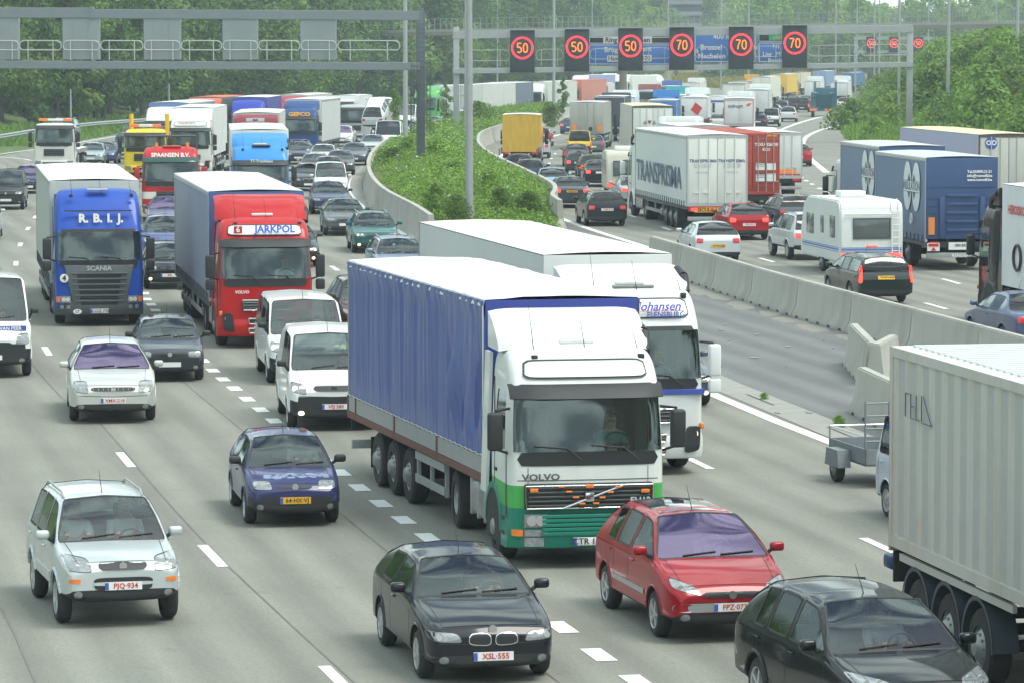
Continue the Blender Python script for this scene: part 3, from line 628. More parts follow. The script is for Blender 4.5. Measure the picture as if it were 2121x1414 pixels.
# second gantry with the lit speed signs
Y2 = 312.0; A2 = gz(Y2)
g = thing('gantry', 'gantry over the right carriageway carrying six red ringed speed signs', 'gantry', (at(945, 300, Y2).x, Y2, A2))
g2x = g.location.x
def G2(px, py, dy=0): p = at(px, py, Y2+dy); return Vector((p.x-g2x, p.y-Y2, p.z-A2))
b = B(); beam(b, G2(938, 73), G2(1890, 60), .62, .6); obj('top_beam', b, STEEL, g)
b = B(); beam(b, G2(938, 148), G2(1890, 134), .42, 1.0); obj('bottom_beam', b, STEEL, g)
for (px, by) in ((945, 300), (1885, 292)):
    b = B(); p = G2(px, 60); zb = 0 if px < 1000 else 1.0
    b.box(p.x-.24, p.x+.24, -.25, .25, zb, p.z+.15, .02); obj('column', b, STEEL, g)
    b = B()
    for k in range(6):
        xx = p.x+.35+.1*k if px < 1000 else p.x-.35-.1*k; b.cyl((xx, -.3, 2.8), (xx, -.3, G2(px, 148).z), .018, n=5)
    for k in range(5): b.cyl((p.x+(.35 if px < 1000 else -.35), -.3, 2.8+k*1.0), (p.x+(.85 if px < 1000 else -.85), -.3, 2.8+k), .02, n=5)
    if px < 1000: obj('ladder_cage', b, DSTEEL, g)
SB = mat('sign_black', (.028, .038, .048), .5, var=.25, scale=3)
RING = mat('lit_red_ring', (1, .03, .05), .5, emit=1.1); DIG = mat('lit_orange_digits', (1, .19, .02), .5, emit=1.2)
def digits(s, h, b):
    # rounded dot-matrix like numerals made of tubes, 5 7 0
    S = {'5': [(.9, 1), (.1, 1), (.1, .55), (.55, .6), (.9, .42), (.9, .15), (.6, 0), (.1, .04)], '7': [(.05, 1), (.95, 1), (.55, .45), (.4, 0)], '0': [(.2, .9), (.5, 1), (.8, .9), (.92, .6), (.92, .35), (.8, .1), (.5, 0), (.2, .1), (.08, .35), (.08, .6), (.2, .9)]}
    w = h*.52; x0 = -(len(s)*w+(len(s)-1)*h*.14)/2
    for i, ch in enumerate(s):
        o = x0+i*(w+h*.14); pts = [(o+u*w, 0, (v-.5)*h) for u, v in S[ch]]; b.tube(pts, h*.06, 8)
def ring(b, r0, r1, n=36, d=.03):
    P = []
    for k in range(n+1):
        a = 2*math.pi*k/n; P.append([(r0*math.cos(a), 0, r0*math.sin(a)), (r0*math.cos(a), -d, r0*math.sin(a)), (r1*math.cos(a), -d, r1*math.sin(a)), (r1*math.cos(a), 0, r1*math.sin(a))])
    b.grid(P)
def speed_sign(name, px, py, y, w, h, s, label, group):
    c = at(px, py, y); t = thing(name, label, 'speed sign', tuple(c), 0, group)
    b = B(); b.box(-w/2, w/2, -.1, .25, -h/2, h/2, .02); obj('housing', b, SB, t)
    b = B(); b.box(-w/2-.03, w/2+.03, -.12, -.09, -h/2, -h/2+.06); b.box(-w/2, w/2, -.35, -.1, h/2-.04, h/2); obj('hood', b, SB, t)
    b = B(); ring(b, w*.375, w*.455); o = obj('ring', b, RING, t); o.location = (0, -.115, h*.08)
    b = B(); digits(s, w*.37, b); o = obj('digits', b, DIG, t); o.location = (0, -.125, h*.08)
    return t
for k, (px, py, s) in enumerate([(1082, 107, '50'), (1195, 105, '50'), (1306, 103, '50'), (1412, 101, '70'), (1535, 100, '70'), (1646, 97, '70')]):
    speed_sign('speed_sign', px, py, Y2-.75, 1.98, 3.4, s, ['first', 'second', 'third', 'fourth', 'fifth', 'sixth'][k]+' lit speed sign from the left on the big gantry, reading '+s, 'lit speed signs on the big gantry')
for x0, x1 in ((955, 1056), (1110, 1166), (1222, 1280), (1332, 1388), (1440, 1507), (1562, 1618), (1675, 1780), (1784, 1880)):
    b = B(); dyl = -.3; p, q = G2(x0, 140-(x0-945)*.014, dyl), G2(x1, 140-(x1-945)*.014, dyl); rail_loop(b, p, q, .5, 1.35, .024); obj('railing', b, RAILW, g)
# direction boards
BLUEB = mat('sign_blue', (.09, .23, .60), .45, var=.06, scale=1); 
def board(px0, py0, px1, py1, y, m, label, items):
    a, c = at(px0, py0, y), at(px1, py1, y); ctr = (a+c)/2; t = thing('direction_sign', label, 'road sign', tuple(ctr)); W, H = (c.x-a.x)/2, (a.z-c.z)/2
    b = B(); b.box(-W, W, 0, .12, -H, H, .01); obj('panel', b, m, t)
    b = B(); e = .05
    for q in ((-W+e, W-e, H-e-.05, H-e), (-W+e, W-e, -H+e, -H+e+.05), (-W+e, -W+e+.05, -H+e, H-e), (W-e-.05, W-e, -H+e, H-e)): b.box(q[0], q[1], -.01, 0, q[2], q[3])
    obj('border', b, WHITET, t, smooth=False)
    for s, px, py, h, *r in items:
        p = at(px, py, y); bgc = r[0] if r else None; lm = r[1] if len(r) > 1 else WHITET
        if bgc:
            b = B(); ww = .33*h*len(s)+.12; b.box(p.x-ctr.x-ww, p.x-ctr.x+ww, -.02, 0, p.z-ctr.z-h*.75, p.z-ctr.z+h*.75); obj('name_plate', b, bgc, t, smooth=False)
        text(s, h, lm, t, (p.x-ctr.x, -.024, p.z-ctr.z), bold=.03)
    return t
YB = Y2+1.2
board(1219, 92, 1389, 135, YB, BLUEB, 'blue direction board behind the middle 50 sign reading Brugge and Gent', [('Brugge', 1272, 104, .42), ('Gent', 1334, 102, .42), ('Haven', 1275, 122, .34, WHITEP, BLACKT), ('100', 1338, 121, .34, WHITEP, BLACKT)])
board(1219, 76, 1389, 92, YB, SB, 'dark board with the white Ring Antwerpen plate above the blue board', [('Ring Antwerpen', 1300, 83.5, .40, WHITEP, BLACKT)])
board(1438, 70, 1566, 130, YB, BLUEB, 'deep blue direction board with 400 m, Brussel and Mechelen', [('400 m', 1496, 77, .42), ('Brussel', 1473, 99, .44), ('Mechelen', 1474, 117, .42), ('P', 1442, 110, .5), ('Breda', 1556, 99, .3)])
b = B(); a, c = at(1440, 85.5, YB), at(1564, 85.5, YB)
board(1570, 70, 1640, 88, YB, SB, 'dark board with a small green plate right of the deep blue board', [('uitrit', 1612, 78, .32, mat('sign_green', (.02, .45, .25), .5), YELLOWP)])
board(1570, 88, 1640, 130, YB, BLUEB, 'small blue direction board reading N1 Lier and Borsbeek', [('N1', 1608, 97, .34), ('Lier  M', 1598, 113, .36), ('Borsb', 1605, 126, .34)])
# far gantry with faded signs
YF = 660.0
g = thing('gantry', 'small distant gantry over the far right road behind the big gantry', 'gantry', (at(1780, 115, YF).x, YF, gz(YF))); gfx = g.location.x
def GF(px, py): p = at(px, py, YF); return Vector((p.x-gfx, 0, p.z-gz(YF)))
b = B(); beam(b, GF(1768, 80), GF(2060, 80), .5, .5); beam(b, GF(1768, 108), GF(2060, 108), .4, .8); obj('beam', b, STEEL, g)
for px in (1772, 2050): b = B(); p = GF(px, 80); b.box(p.x-.2, p.x+.2, -.2, .2, 0, p.z); obj('column', b, STEEL, g)
for k, (px, s) in enumerate([(1805, '50'), (1852, '50'), (1902, '50'), (1946, '70'), (1996, '70')]):
    speed_sign('speed_sign', px, 93, YF-.6, 1.7, 2.6, s, ['leftmost', 'second', 'third', 'fourth', 'rightmost'][k]+' of the small faded speed signs on the distant gantry, reading '+s, 'speed signs on the distant gantry')
# ---------------------------------------------------------------- footbridge
BD = mat('bridge_concrete', (.24, .215, .18), .9, var=.15, scale=.5, grime=.3)
p0, p1 = at(690, 74, 545), at(2200, 52, 500)
g = thing('footbridge', 'long concrete footbridge crossing the whole motorway behind the gantries', 'bridge', (p0.x, p0.y, gz(545)))
def L_(p): return Vector(p)-g.location
b = B(); beam(b, L_(p0+Vector((-6, 0, .1))), L_(p1+Vector((0, 0, .1))), .75, 3.2); obj('deck', b, BD, g)
b = B(); beam(b, L_(p0+Vector((-6, -1.7, .35))), L_(p1+Vector((0, -1.7, .35))), .3, .12); obj('parapet_edge', b, mat('edge_grey', (.33, .34, .32), .7), g)
b = B(); d = p1-p0; n = 120
for k in range(n+1):
    p = L_(p0+d*k/n)+Vector((0, -1.6, .4)); b.cyl(p, p+Vector((0, 0, 1.7)), .03, n=4)
for zz in (.25, .95, 1.7):
    b.cyl(L_(p0)+Vector((0, -1.6, .4+zz)), L_(p1)+Vector((0, -1.6, .4+zz)), .03, n=4)
obj('railing', b, STEEL, g)
b = B()
for k in range(n+1):
    p = L_(p0+d*k/n)+Vector((0, 1.6, .4)); b.cyl(p, p+Vector((0, 0, 1.7)), .03, n=4)
b.cyl(L_(p0)+Vector((0, 1.6, 2.1)), L_(p1)+Vector((0, 1.6, 2.1)), .03, n=4); obj('railing', b, STEEL, g)
for px in (708, 1290, 2190):
    t = (px-690)/1510; p = p0+d*t; b = B(); x = (px-PW/2)/F*p.y; b.cyl((x-g.location.x, p.y-g.location.y, gz(p.y)-gz(545)-1), (x-g.location.x, p.y-g.location.y, p.z-g.location.z), .52, n=20); obj('pier', b, BD, g)
# ---------------------------------------------------------------- apartment block
BY = 1000.0; a, c = at(1386, -60, BY), at(1452, 60, BY)
g = thing('apartment_block', 'dark apartment block with balcony bands seen above the signs', 'building', (a.x, BY, gz(BY))); W = c.x-a.x; H = a.z-gz(BY)
b = B(); b.box(0, W, 0, 14, 0, H); obj('wall', b, mat('brown_cladding', (.11, .10, .10), .8), g)
for k in range(9):
    z = gz(BY)*0+H-2.9*(k+1); b = B(); b.box(-.3, W+.3, -1.2, 0, z, z+.25); b.box(-.3, W+.3, -1.25, -1.1, z+.2, z+1.1); obj('balcony', b, mat('balcony_grey', (.25, .26, .29), .6), g, smooth=False)
    for j in range(3): b = B(); b.box(W*(.05+.32*j), W*(.28+.32*j), -.05, .1, z+.4, z+2.5); obj('window', b, mat('window_pane', (.10, .13, .18), .15), g, smooth=False)
b = B(); b.box(-5.2, 0, 3, 16, 0, H); obj('stair_tower', b, mat('pinkish_render', (.24, .17, .16), .9), g)
# far ramp road seen through the gap and the warning sign
b = B(); b.grid([[tuple(at(x0, py, yy)), tuple(at(x1, py, yy))] for x0, x1, py, yy in ((1255, 1345, 182, 790), (1300, 1395, 165, 850), (1335, 1432, 147, 930), (1350, 1450, 138, 980))]); tag(obj('ramp_road', b, ROAD), kind='structure')
t = thing('warning_sign', 'small dark diamond road sign on the yellow verge', 'road sign', tuple(at(1400, 178, 800))); b = B(); b.cyl((0, 0, -2), (0, 0, 2.6), .06); obj('post', b, STEEL, t)
b = B(); b.prism([(0, 3.4), (.62, 2.7), (0, 2.0), (-.62, 2.7)], 'y', -.1, -.05); obj('sign_plate', b, DSTEEL, t)
# haze
b = B(); b.box(-700, 700, -50, 1750, -30, 60)
hz = obj('haze', b, None, smooth=False); tag(hz, kind='stuff'); m = bpy.data.materials.new('haze_air'); m.use_nodes = True; nt = m.node_tree; nt.nodes.clear(); o = nt.nodes.new('ShaderNodeOutputMaterial'); v = nn(nt, 'ShaderNodeVolumePrincipled', Density=.00036, Anisotropy=.3); v.inputs['Color'].default_value = (.80, .92, .98, 1); nt.links.new(v.outputs[0], o.inputs['Volume']); hz.data.materials.append(m)
# ================================================================ CARS
def eval_mesh(o, dg=None):
    dg = bpy.context.evaluated_depsgraph_get(); dg.update(); return bpy.data.meshes.new_from_object(o.evaluated_get(dg))
def split_mats(me, names):
    """returns {slot: bmesh-mesh}"""
    out = {}
    for k, nm in enumerate(names):
        bm = bmesh.new(); bm.from_mesh(me)
        bmesh.ops.delete(bm, geom=[f for f in bm.faces if f.material_index != k], context='FACES')
        if len(bm.faces):
            for f in bm.faces: f.material_index = 0
            m = bpy.data.meshes.new(nm); bm.to_mesh(m); m.materials.clear(); out[k] = m
        bm.free()
    return out
def islands(me):
    bm = bmesh.new(); bm.from_mesh(me); bm.faces.ensure_lookup_table(); seen = set(); res = []
    for f in bm.faces:
        if f.index in seen: continue
        st = [f]; seen.add(f.index); comp = set()
        while st:
            g = st.pop(); comp.add(g.index)
            for e in g.edges:
                for h in e.link_faces:
                    if h.index not in seen: seen.add(h.index); st.append(h)
        res.append(comp)
    outs = []
    for comp in res:
        b2 = bm.copy(); b2.faces.ensure_lookup_table(); bmesh.ops.delete(b2, geom=[f for f in b2.faces if f.index not in comp], context='FACES')
        m = bpy.data.meshes.new(me.name); b2.to_mesh(m); b2.free(); outs.append(m)
    bm.free(); return outs
STYLE = {}
def wheel_meshes(r, w, spokes, side_x=1, rimr=.66):
    b = B(); b.lathe([(-w/2, r*rimr), (-w/2, r*.86), (-w/2+.03, r*.965), (-w*.25, r), (w*.25, r), (w/2-.03, r*.965), (w/2, r*.86), (w/2, r*rimr)], 28); ty = b.mesh('tyre', TYRE)
    b = B(); R_ = r*rimr
    b.lathe([(w*.5, R_), (w*.46, R_*.93), (w*.1, R_*.88), (-w*.45, R_*.9)], 28)
    if spokes == 0:   # pressed steel wheel
        b.lathe([(w*.40, R_*.9), (w*.30, R_*.62), (w*.42, R_*.45), (w*.5, R_*.30), (w*.44, 0.01)], 28)
    else:
        b.lathe([(w*.42, R_*.22), (w*.48, R_*.14), (w*.48, 0.005)], 16)
        for k in range(spokes):
            a = 2*math.pi*k/spokes; c, s = math.cos(a), math.sin(a)
            def P(rr, off, x): return (x, rr*c-off*s, rr*s+off*c)
            wd = R_*.13*(5/spokes)**.5
            b.hexa([P(R_*.15, -wd, w*.30), P(R_*.92, -wd*.8, w*.34), P(R_*.92, wd*.8, w*.34), P(R_*.15, wd, w*.30), P(R_*.15, -wd, w*.45), P(R_*.92, -wd*.6, w*.46), P(R_*.92, wd*.6, w*.46), P(R_*.15, wd, w*.45)])
        b.lathe([(w*.05, R_*.88), (w*.02, .01)], 20)
    rm = b.mesh('rim', ALLOY); return ty, rm
def gen_car(key, L, W, H, hood=.92, nose=.70, cowl=1.02, rf=1.95, rr=3.3, tail=None, decklo=None, belt=None, kind='hatch', rw=.31, ax=(.80, 3.3), zb=.24, wr=.60, trimlow=False, bumper_black=False, bulge=.02, spokes=5, grille=None, lights=None, tl=None, rearwin=None, pillars=None, roofrails=False, boxy=0, platez=.45, mirror_z=None, plate_rear_z=.75, nose_w=.86, chromegrille=False, lights_black=False, arch=.055, van=False, extras=(), archlip=0, archm='paint', side_strip=0, stripm='trim', bumper_seam=True):
    W2 = W/2; belt = belt or hood+.06; roofz = H; tail = tail or L-.04
    decklo = decklo or belt+.02
    rg = {}
    def ring(y, w, zbt, zs, top5, top6, top7, top8):
        # j0..j8
        return [(0, zbt), (w*.84, zbt), (w*.985, zbt+.12), (w*1.0, min(zbt+.40, zs-.1)), (w*.985, zs)]+[top5, top6, top7, top8], y
    st = []
    bx = boxy
    def hoodring(y, w, z, zb_): return ring(y, w, zb_, z-.09, (w*.95, z-.035), (w*.88, z-.008), (w*.78, z), (0, z+.02+bulge))
    st.append(hoodring(0.0, W2*nose_w*.93, nose-.10, zb+.07))
    st.append(hoodring(0.09, W2*(nose_w+.035), nose, zb))
    st.append(hoodring(0.30, W2*.965, nose+(hood-nose)*.30, zb))
    st.append(hoodring(cowl*.55, W2*.99, nose+(hood-nose)*.68, zb))
    def cab(y, w, top, t, tz):   # t: 0 at belt .. 1 at full roof; tz roof height there
        zr = tz
        x5, z5 = w*.955, belt+.01
        x7 = (w*.90)*(1-t)+(wr+(W2-.86)*.0)*t*1.0
        x6 = (w*.935)*(1-t)+(wr+.055)*t
        return ring(y, w, zb, belt-.06, (x5, min(z5, max(zr-.02, belt-.02))), (x6, zr-.075*t-.004), (x7-.02*t, zr-.012*t), (0, zr+.02*t+.012))
    st.append(cab(cowl, W2, None, 0.0, hood+.015))
    st.append(cab(cowl+(rf-cowl)*.5, W2, None, .52, hood+(roofz-hood)*.56))
    st.append(cab(rf, W2, None, .97, roofz-.045))
    roofm = (rf+rr)/2
    pil = pillars or [roofm-.15]
    ys = []
    for p in pil: ys += [p-.045, p+.045]
    for y in ys:
        st.append(cab(y, W2, None, 1.0, roofz-.0-(0.03*((y-roofm)/(rr-rf))**2)*4))
    st.append(cab(rr-(.10 if kind != 'sedan' else .02), W2*.995, None, 1.0, roofz-.035))
    ncab_end = len(st)-1
    # rear window bottom
    rwb = rearwin or (tail-.05 if kind != 'sedan' else tail-.62)
    if kind == 'sedan':
        st.append(cab(rr+(rwb-rr)*.5, W2*.99, None, .52, decklo+(roofz-decklo)*.60))
        st.append(cab(rwb, W2*.985, None, 0.0, decklo+.005))
        st.append(hoodring(tail, W2*.95, decklo-.02, zb))
        st.append(hoodring(L, W2*.90, decklo-.14, zb+.08))
        rear_cells = (ncab_end, ncab_end+2); 
    else:
        tt = .0
        st.append(cab(rr+(rwb-rr)*.55, W2*.985, None, .55, decklo+(roofz-decklo)*.55))
        st.append(cab(rwb, W2*.97, None, tt, decklo+.01))
        st.append(ring(L-.03, W2*.95, zb+.03, decklo-.20, (W2*.925, decklo-.14), (W2*.90, decklo-.12), (W2*.82, decklo-.11), (0, decklo-.10)))
        st.append(ring(L, W2*.93, zb+.08, decklo-.34, (W2*.90, decklo-.27), (W2*.87, decklo-.23), (W2*.80, decklo-.21), (0, decklo-.19)))
        rear_cells = (ncab_end, ncab_end+2)
    bm = bmesh.new(); cr = bm.edges.layers.float.new('crease_edge'); vc = bm.verts.layers.float.new('crease_vert')
    rows = []
    for pts, y in st:
        half = [bm.verts.new((x, y, z)) for x, z in pts]
        oth = [half[0]]+[bm.verts.new((-x, y, z)) for x, z in pts[1:-1]]+[half[-1]]
        rows.append((half, oth))
    nS = len(st); iw0, iw1 = 4, 6
    for i in range(nS-1):
        for sgn in (0, 1):
            for j in range(8):
                a, b_, c, d = rows[i][sgn][j], rows[i][sgn][j+1], rows[i+1][sgn][j+1], rows[i+1][sgn][j]
                f = bm.faces.new((a, b_, c, d) if sgn else (d, c, b_, a))
                k = 0
                if j == 7 and iw0 <= i < iw1: k = 1
                if j == 7 and rear_cells[0] <= i < rear_cells[1]: k = 3
                if j == 5 and iw0 <= i <= ncab_end-1:
                    k = 2
                    if i >= 6 and (i-6) % 2 == 1 and i < 6+len(ys): k = 0 if not van else 0
                if j == 5 and i == ncab_end and kind in ('wagon',): k = 0
                if van and j == 5 and i >= 6+len(ys): k = 0
                if van == 2 and j == 5 and i >= 7: k = 0
                if van == 2 and k == 3: k = 0
                if j <= 1 or (trimlow and j <= 2): k = 4
                if bumper_black and j <= 2 and (i < 2 or i >= nS-2): k = 4
                f.material_index = k
    for end in (0, nS-1):
        h, o = rows[end]
        for j in range(8):
            vs = [h[j], h[j+1], o[j+1], o[j]]; vs2 = []
            for v in vs:
                if v not in vs2: vs2.append(v)
            f = bm.faces.new(vs2); f.material_index = 4 if (j <= 1 or (bumper_black and j <= 3)) else 0
    bmesh.ops.recalc_face_normals(bm, faces=bm.faces[:])
    for e in bm.edges:
        ks = {f.material_index for f in e.link_faces}
        if len(ks) > 1: e[cr] = 1.0 if ks & {1, 2, 3} else .6
        if len(ks) > 1 and ks & {1, 2, 3}:
            for v in e.verts: v[vc] = .62
    for i in range(nS-1):
        for sg in (0, 1):
            for j, cv in ((4, .7), (3, .15), (6, .25)):
                e = bm.edges.get((rows[i][sg][j], rows[i+1][sg][j]))
                if e: e[cr] = max(e[cr], cv)
            for ii in (1,):
                pass
    for sg in (0, 1):
        for j in range(4, 8):
            e = bm.edges.get((rows[1][sg][j], rows[1][sg][j+1])); e[cr] = max(e[cr], .6)
        for j in range(0, 8):
            for q in (0, nS-1):
                e = bm.edges.get((rows[q][sg][j], rows[q][sg][j+1]))
                if e: e[cr] = max(e[cr], .45)
    me = bpy.data.meshes.new('body'); bm.to_mesh(me); bm.free()
    for k in range(5): me.materials.append(BLACK)
    me.materials.append(DARK)
    o = bpy.data.objects.new('tmp', me); col.objects.link(o)
    s = o.modifiers.new('s', 'SUBSURF'); s.levels = s.render_levels = 3
    c = B()
    for y in ax:
        for sg in (-1, 1): c.cyl((sg*(W2-.30), y, rw+.01), (sg*(W2+.2), y, rw+.01), rw+arch, n=32)
    cm = c.mesh('cut', DARK); 
    for k in range(5): cm.materials.append(DARK)
    for p in cm.polygons: p.material_index = 5
    cm.materials.append(DARK)
    cu = bpy.data.objects.new('cut', cm); col.objects.link(cu)
    bo = o.modifiers.new('b', 'BOOLEAN'); bo.operation = 'DIFFERENCE'; bo.object = cu; bo.solver = 'EXACT'; bo.material_mode = 'INDEX'
    em = eval_mesh(o); bpy.data.objects.remove(o); bpy.data.objects.remove(cu)
    em.transform(Matrix.Translation((0, -L/2, 0)))
    bvh_bm = bmesh.new(); bvh_bm.from_mesh(em); bvh = BVHTree.FromBMesh(bvh_bm); bvh_bm.free()
    parts = []     # (name, mesh, matkey, subparts)
    sp = split_mats(em, ['body', 'windscreen', 'side_window', 'rear_window', 'sill_trim', 'wheel_arch'])
    for k, m in sp.items():
        fin(m, None, True, 50)
        if k in (2,):
            for mm in islands(m): fin(mm, GLASS, True, 50); parts.append(('side_window', mm, 'tint' if van else 'glass', []))
        else:
            m.materials.append({0: BLACK, 1: GLASS, 3: GLASS, 4: BLACK, 5: DARK}[k]); parts.append((['body', 'windscreen', 'side_window', 'rear_window', 'sill_trim', 'wheel_arch'][k], m, ['paint', 'glass', 'glass', 'tint', 'trim', 'dark'][k], []))
    Y0 = -L/2
    for q_ in range(len(parts)):
        nm, me_, mk_, sb_ = parts[q_]
        if nm in ('windscreen', 'side_window', 'rear_window'):
            b2 = bmesh.new(); b2.from_mesh(me_); bb = B()
            for e in b2.edges:
                if len(e.link_faces) == 1:
                    n_ = e.link_faces[0].normal.normalized(); p_, r_2 = e.verts[0].co, e.verts[1].co
                    if (r_2-p_).length < 1e-5: continue
                    t_ = (r_2-p_).normalized(); s_ = t_.cross(n_)
                    if s_.dot(e.link_faces[0].calc_center_median()-p_) > 0: s_ = -s_
                    lift = n_*.004; bb.add([tuple(p_+lift-s_*.022), tuple(r_2+lift-s_*.022), tuple(r_2+lift+s_*.008), tuple(p_+lift+s_*.008)], [(0, 1, 2, 3)])
            b2.free(); bmesh.ops.remove_doubles(bb.bm, verts=bb.bm.verts[:], dist=.002); sb_.append(('window_seal', bb.mesh('window_seal', BLACK), 'black'))
    def hit(p, d):
        h = bvh.ray_cast(Vector(p), Vector(d)); return h[0]
    def patch(quad, dirv, off=.006, thick=.02, nu=6, nv=4, rnd=0):
        """quad: 4 corners in (a,z); dirv 'front','back','left','right'"""
        rows = []
        for j in range(nv+1):
            row = []
            for i in range(nu+1):
                u, v = i/nu, j/nv
                if rnd:
                    uu, vv = u*2-1, v*2-1; k = (abs(uu)**4+abs(vv)**4)
                    m_ = max(abs(uu), abs(vv)); r_ = (abs(uu)**rnd+abs(vv)**rnd)**(1/rnd) if m_ > 0 else 1
                    sc = m_/r_ if r_ else 1; uu *= sc; vv *= sc; u, v = (uu+1)/2, (vv+1)/2
                a = (1-u)*(1-v)*quad[0][0]+u*(1-v)*quad[1][0]+u*v*quad[2][0]+(1-u)*v*quad[3][0]
                z = (1-u)*(1-v)*quad[0][1]+u*(1-v)*quad[1][1]+u*v*quad[2][1]+(1-u)*v*quad[3][1]
                if dirv == 'front': p, d = (a, Y0-1, z), (0, 1, 0)
                elif dirv == 'back': p, d = (a, -Y0+1, z), (0, -1, 0)
                elif dirv == 'left': p, d = (-W, a, z), (1, 0, 0)
                else: p, d = (W, a, z), (-1, 0, 0)
                h = hit(p, d)
                if h is None: h = Vector((a if dirv in ('front', 'back') else (W2 if dirv == 'right' else -W2), {'front': Y0+.05, 'back': -Y0-.05}.get(dirv, a), z))
                row.append(h-Vector(d)*off)
            rows.append(row)
        b = B(); b.grid(rows); dd = Vector(d)*thick
        # rim of the patch
        edge = rows[0]+[r[-1] for r in rows[1:]]+rows[-1][-2::-1]+[r[0] for r in rows[-2:0:-1]]
        n = len(edge); b.add([tuple(p) for p in edge]+[tuple(p+dd) for p in edge], [(i, (i+1) % n, n+(i+1) % n, n+i) for i in range(n)])
        return b
    def add(name, b, mk, subs=None): parts.append((name, b.mesh(name, BLACK), mk, subs or [])); return parts[-1]
    # headlights: list of quads for right side (x>0), mirrored
    lq = lights or [(.42, nose-.10), (W2*.86, nose-.08), (W2*.88, nose+.02), (.46, nose+.0)]
    for sg in (1, -1):
        q = [(x*sg, z) for x, z in lq]
        cxl, czl = sum(p[0] for p in q)/4, sum(p[1] for p in q)/4; hh = abs(q[2][1]-q[1][1])*.36
        k_ = 1.13; qs = [(cxl+(x-cxl)*(1+.05), czl+(z-czl)*1.12) for x, z in q]; add('lamp_surround', patch(qs, 'front', .003, .02, 8, 5, 5), 'black')
        b = patch(q, 'front', .010, .03, 8, 5, 5); e = add('headlight', b, 'lens')
        h = hit((cxl, Y0-1, czl), (0, 1, 0))
        if h is not None:
            bb = B(); 
            for dx in (-.075, .075):
                bb.cyl((cxl+dx, h.y-.012, czl), (cxl+dx, h.y+.02, czl), hh*.9, hh*.9, 16)
            e[3].append(('reflector', bb.mesh('reflector', CHROME), 'refl'))
    gq = grille or [(-.36, nose-.11), (.36, nose-.11), (.38, nose-.02), (-.38, nose-.02)]
    if gq:
        e = add('grille', patch(gq, 'front', .010, .03, 10, 3, 6), 'black')
        bb = B(); z0, z1 = gq[0][1], gq[2][1]; h = hit((0, Y0-1, (z0+z1)/2), (0, 1, 0)); yy = h.y if h is not None else Y0
        if chromegrille:
            n = 9
            for k in range(n): x = gq[0][0]*.92+(gq[1][0]-gq[0][0])*.92*k/(n-1); hh_ = hit((x, Y0-1, (z0+z1)/2), (0, 1, 0)); yy2 = (hh_.y if hh_ is not None else Y0)-.02; bb.box(x-.008, x+.008, yy2-.01, yy2+.02, z0+.01, z1-.01)
        bb.cyl((0, yy-.035, (z0+z1)/2), (0, yy, (z0+z1)/2), .055, n=18); e[3].append(('badge', bb.mesh('badge', CHROME), 'chrome'))
    add('air_intake', patch([(-.50, zb+.06), (.50, zb+.06), (.44, zb+.16), (-.44, zb+.16)], 'front', .008, .03, 10, 3, 5), 'black')
    for sg in (1, -1):
        add('fog_lamp', patch([(sg*(W2*.66), zb+.08), (sg*(W2*.80), zb+.08), (sg*(W2*.80), zb+.18), (sg*(W2*.66), zb+.18)], 'front', .009, .02, 4, 4, 2), 'lens')
    add('number_plate', patch([(-.26, platez-.055), (.26, platez-.055), (.26, platez+.055), (-.26, platez+.055)], 'front', .022, .03, 2, 1), 'plate')
    add('number_plate', patch([(.26, plate_rear_z-.055), (-.26, plate_rear_z-.055), (-.26, plate_rear_z+.055), (.26, plate_rear_z+.055)], 'back', .022, .03, 2, 1), 'rplate')
    tlq = tl or [(W2*.62, decklo-.28), (W2*.90, decklo-.28), (W2*.88, decklo-.10), (W2*.60, decklo-.12)]
    for sg in (1, -1): add('tail_light', patch([(x*sg, z) for x, z in tlq], 'back', .012, .04, 5, 5, 6), 'tl')
    add('rear_bumper_trim', patch([(-.55, zb+.09), (.55, zb+.09), (.55, zb+.2), (-.55, zb+.2)], 'back', .006, .03, 8, 2, 8), 'trim')
    for nm, q, dv, mk in extras:
        for sg in ((1, -1) if q[0][0]*q[1][0] > 0 else (1,)):
            add(nm, patch([(x*sg, z) for x, z in q], dv, .016 if 'opening' in nm or 'bar' in nm else .011, .03, 8, 6, 3.5 if 'kidney' in nm else 6), mk)
    bb = B()                                 # bonnet shut lines
    def top(x, y):
        h = bvh.ray_cast(Vector((x, Y0+y, 3)), Vector((0, 0, -1)))[0]; return h
    for sg in (1, -1):
        P = [top(sg*W2*(.72+.06*k/8), .14+(cowl-.16)*k/8) for k in range(9)]
        for p, q in zip(P, P[1:]):
            if p is not None and q is not None: e_ = Vector((0, 0, .003)); o_ = Vector((.005, 0, 0)); bb.add([tuple(p+e_-o_), tuple(p+e_+o_), tuple(q+e_+o_), tuple(q+e_-o_)], [(0, 1, 2, 3)])
    P = [top(W2*.72*(-1+k/5), .115+.03*abs(-1+k/5)) for k in range(11)]
    for p, q in zip(P, P[1:]):
        if p is not None and q is not None: e_ = Vector((0, 0, .004)); o_ = Vector((0, .006, 0)); bb.add([tuple(p+e_-o_), tuple(p+e_+o_), tuple(q+e_+o_), tuple(q+e_-o_)], [(0, 1, 2, 3)])
    add('bonnet_seam', bb, 'black')
    # door seams and handles
    yd = (cowl-.05, *pil, rr-.12)
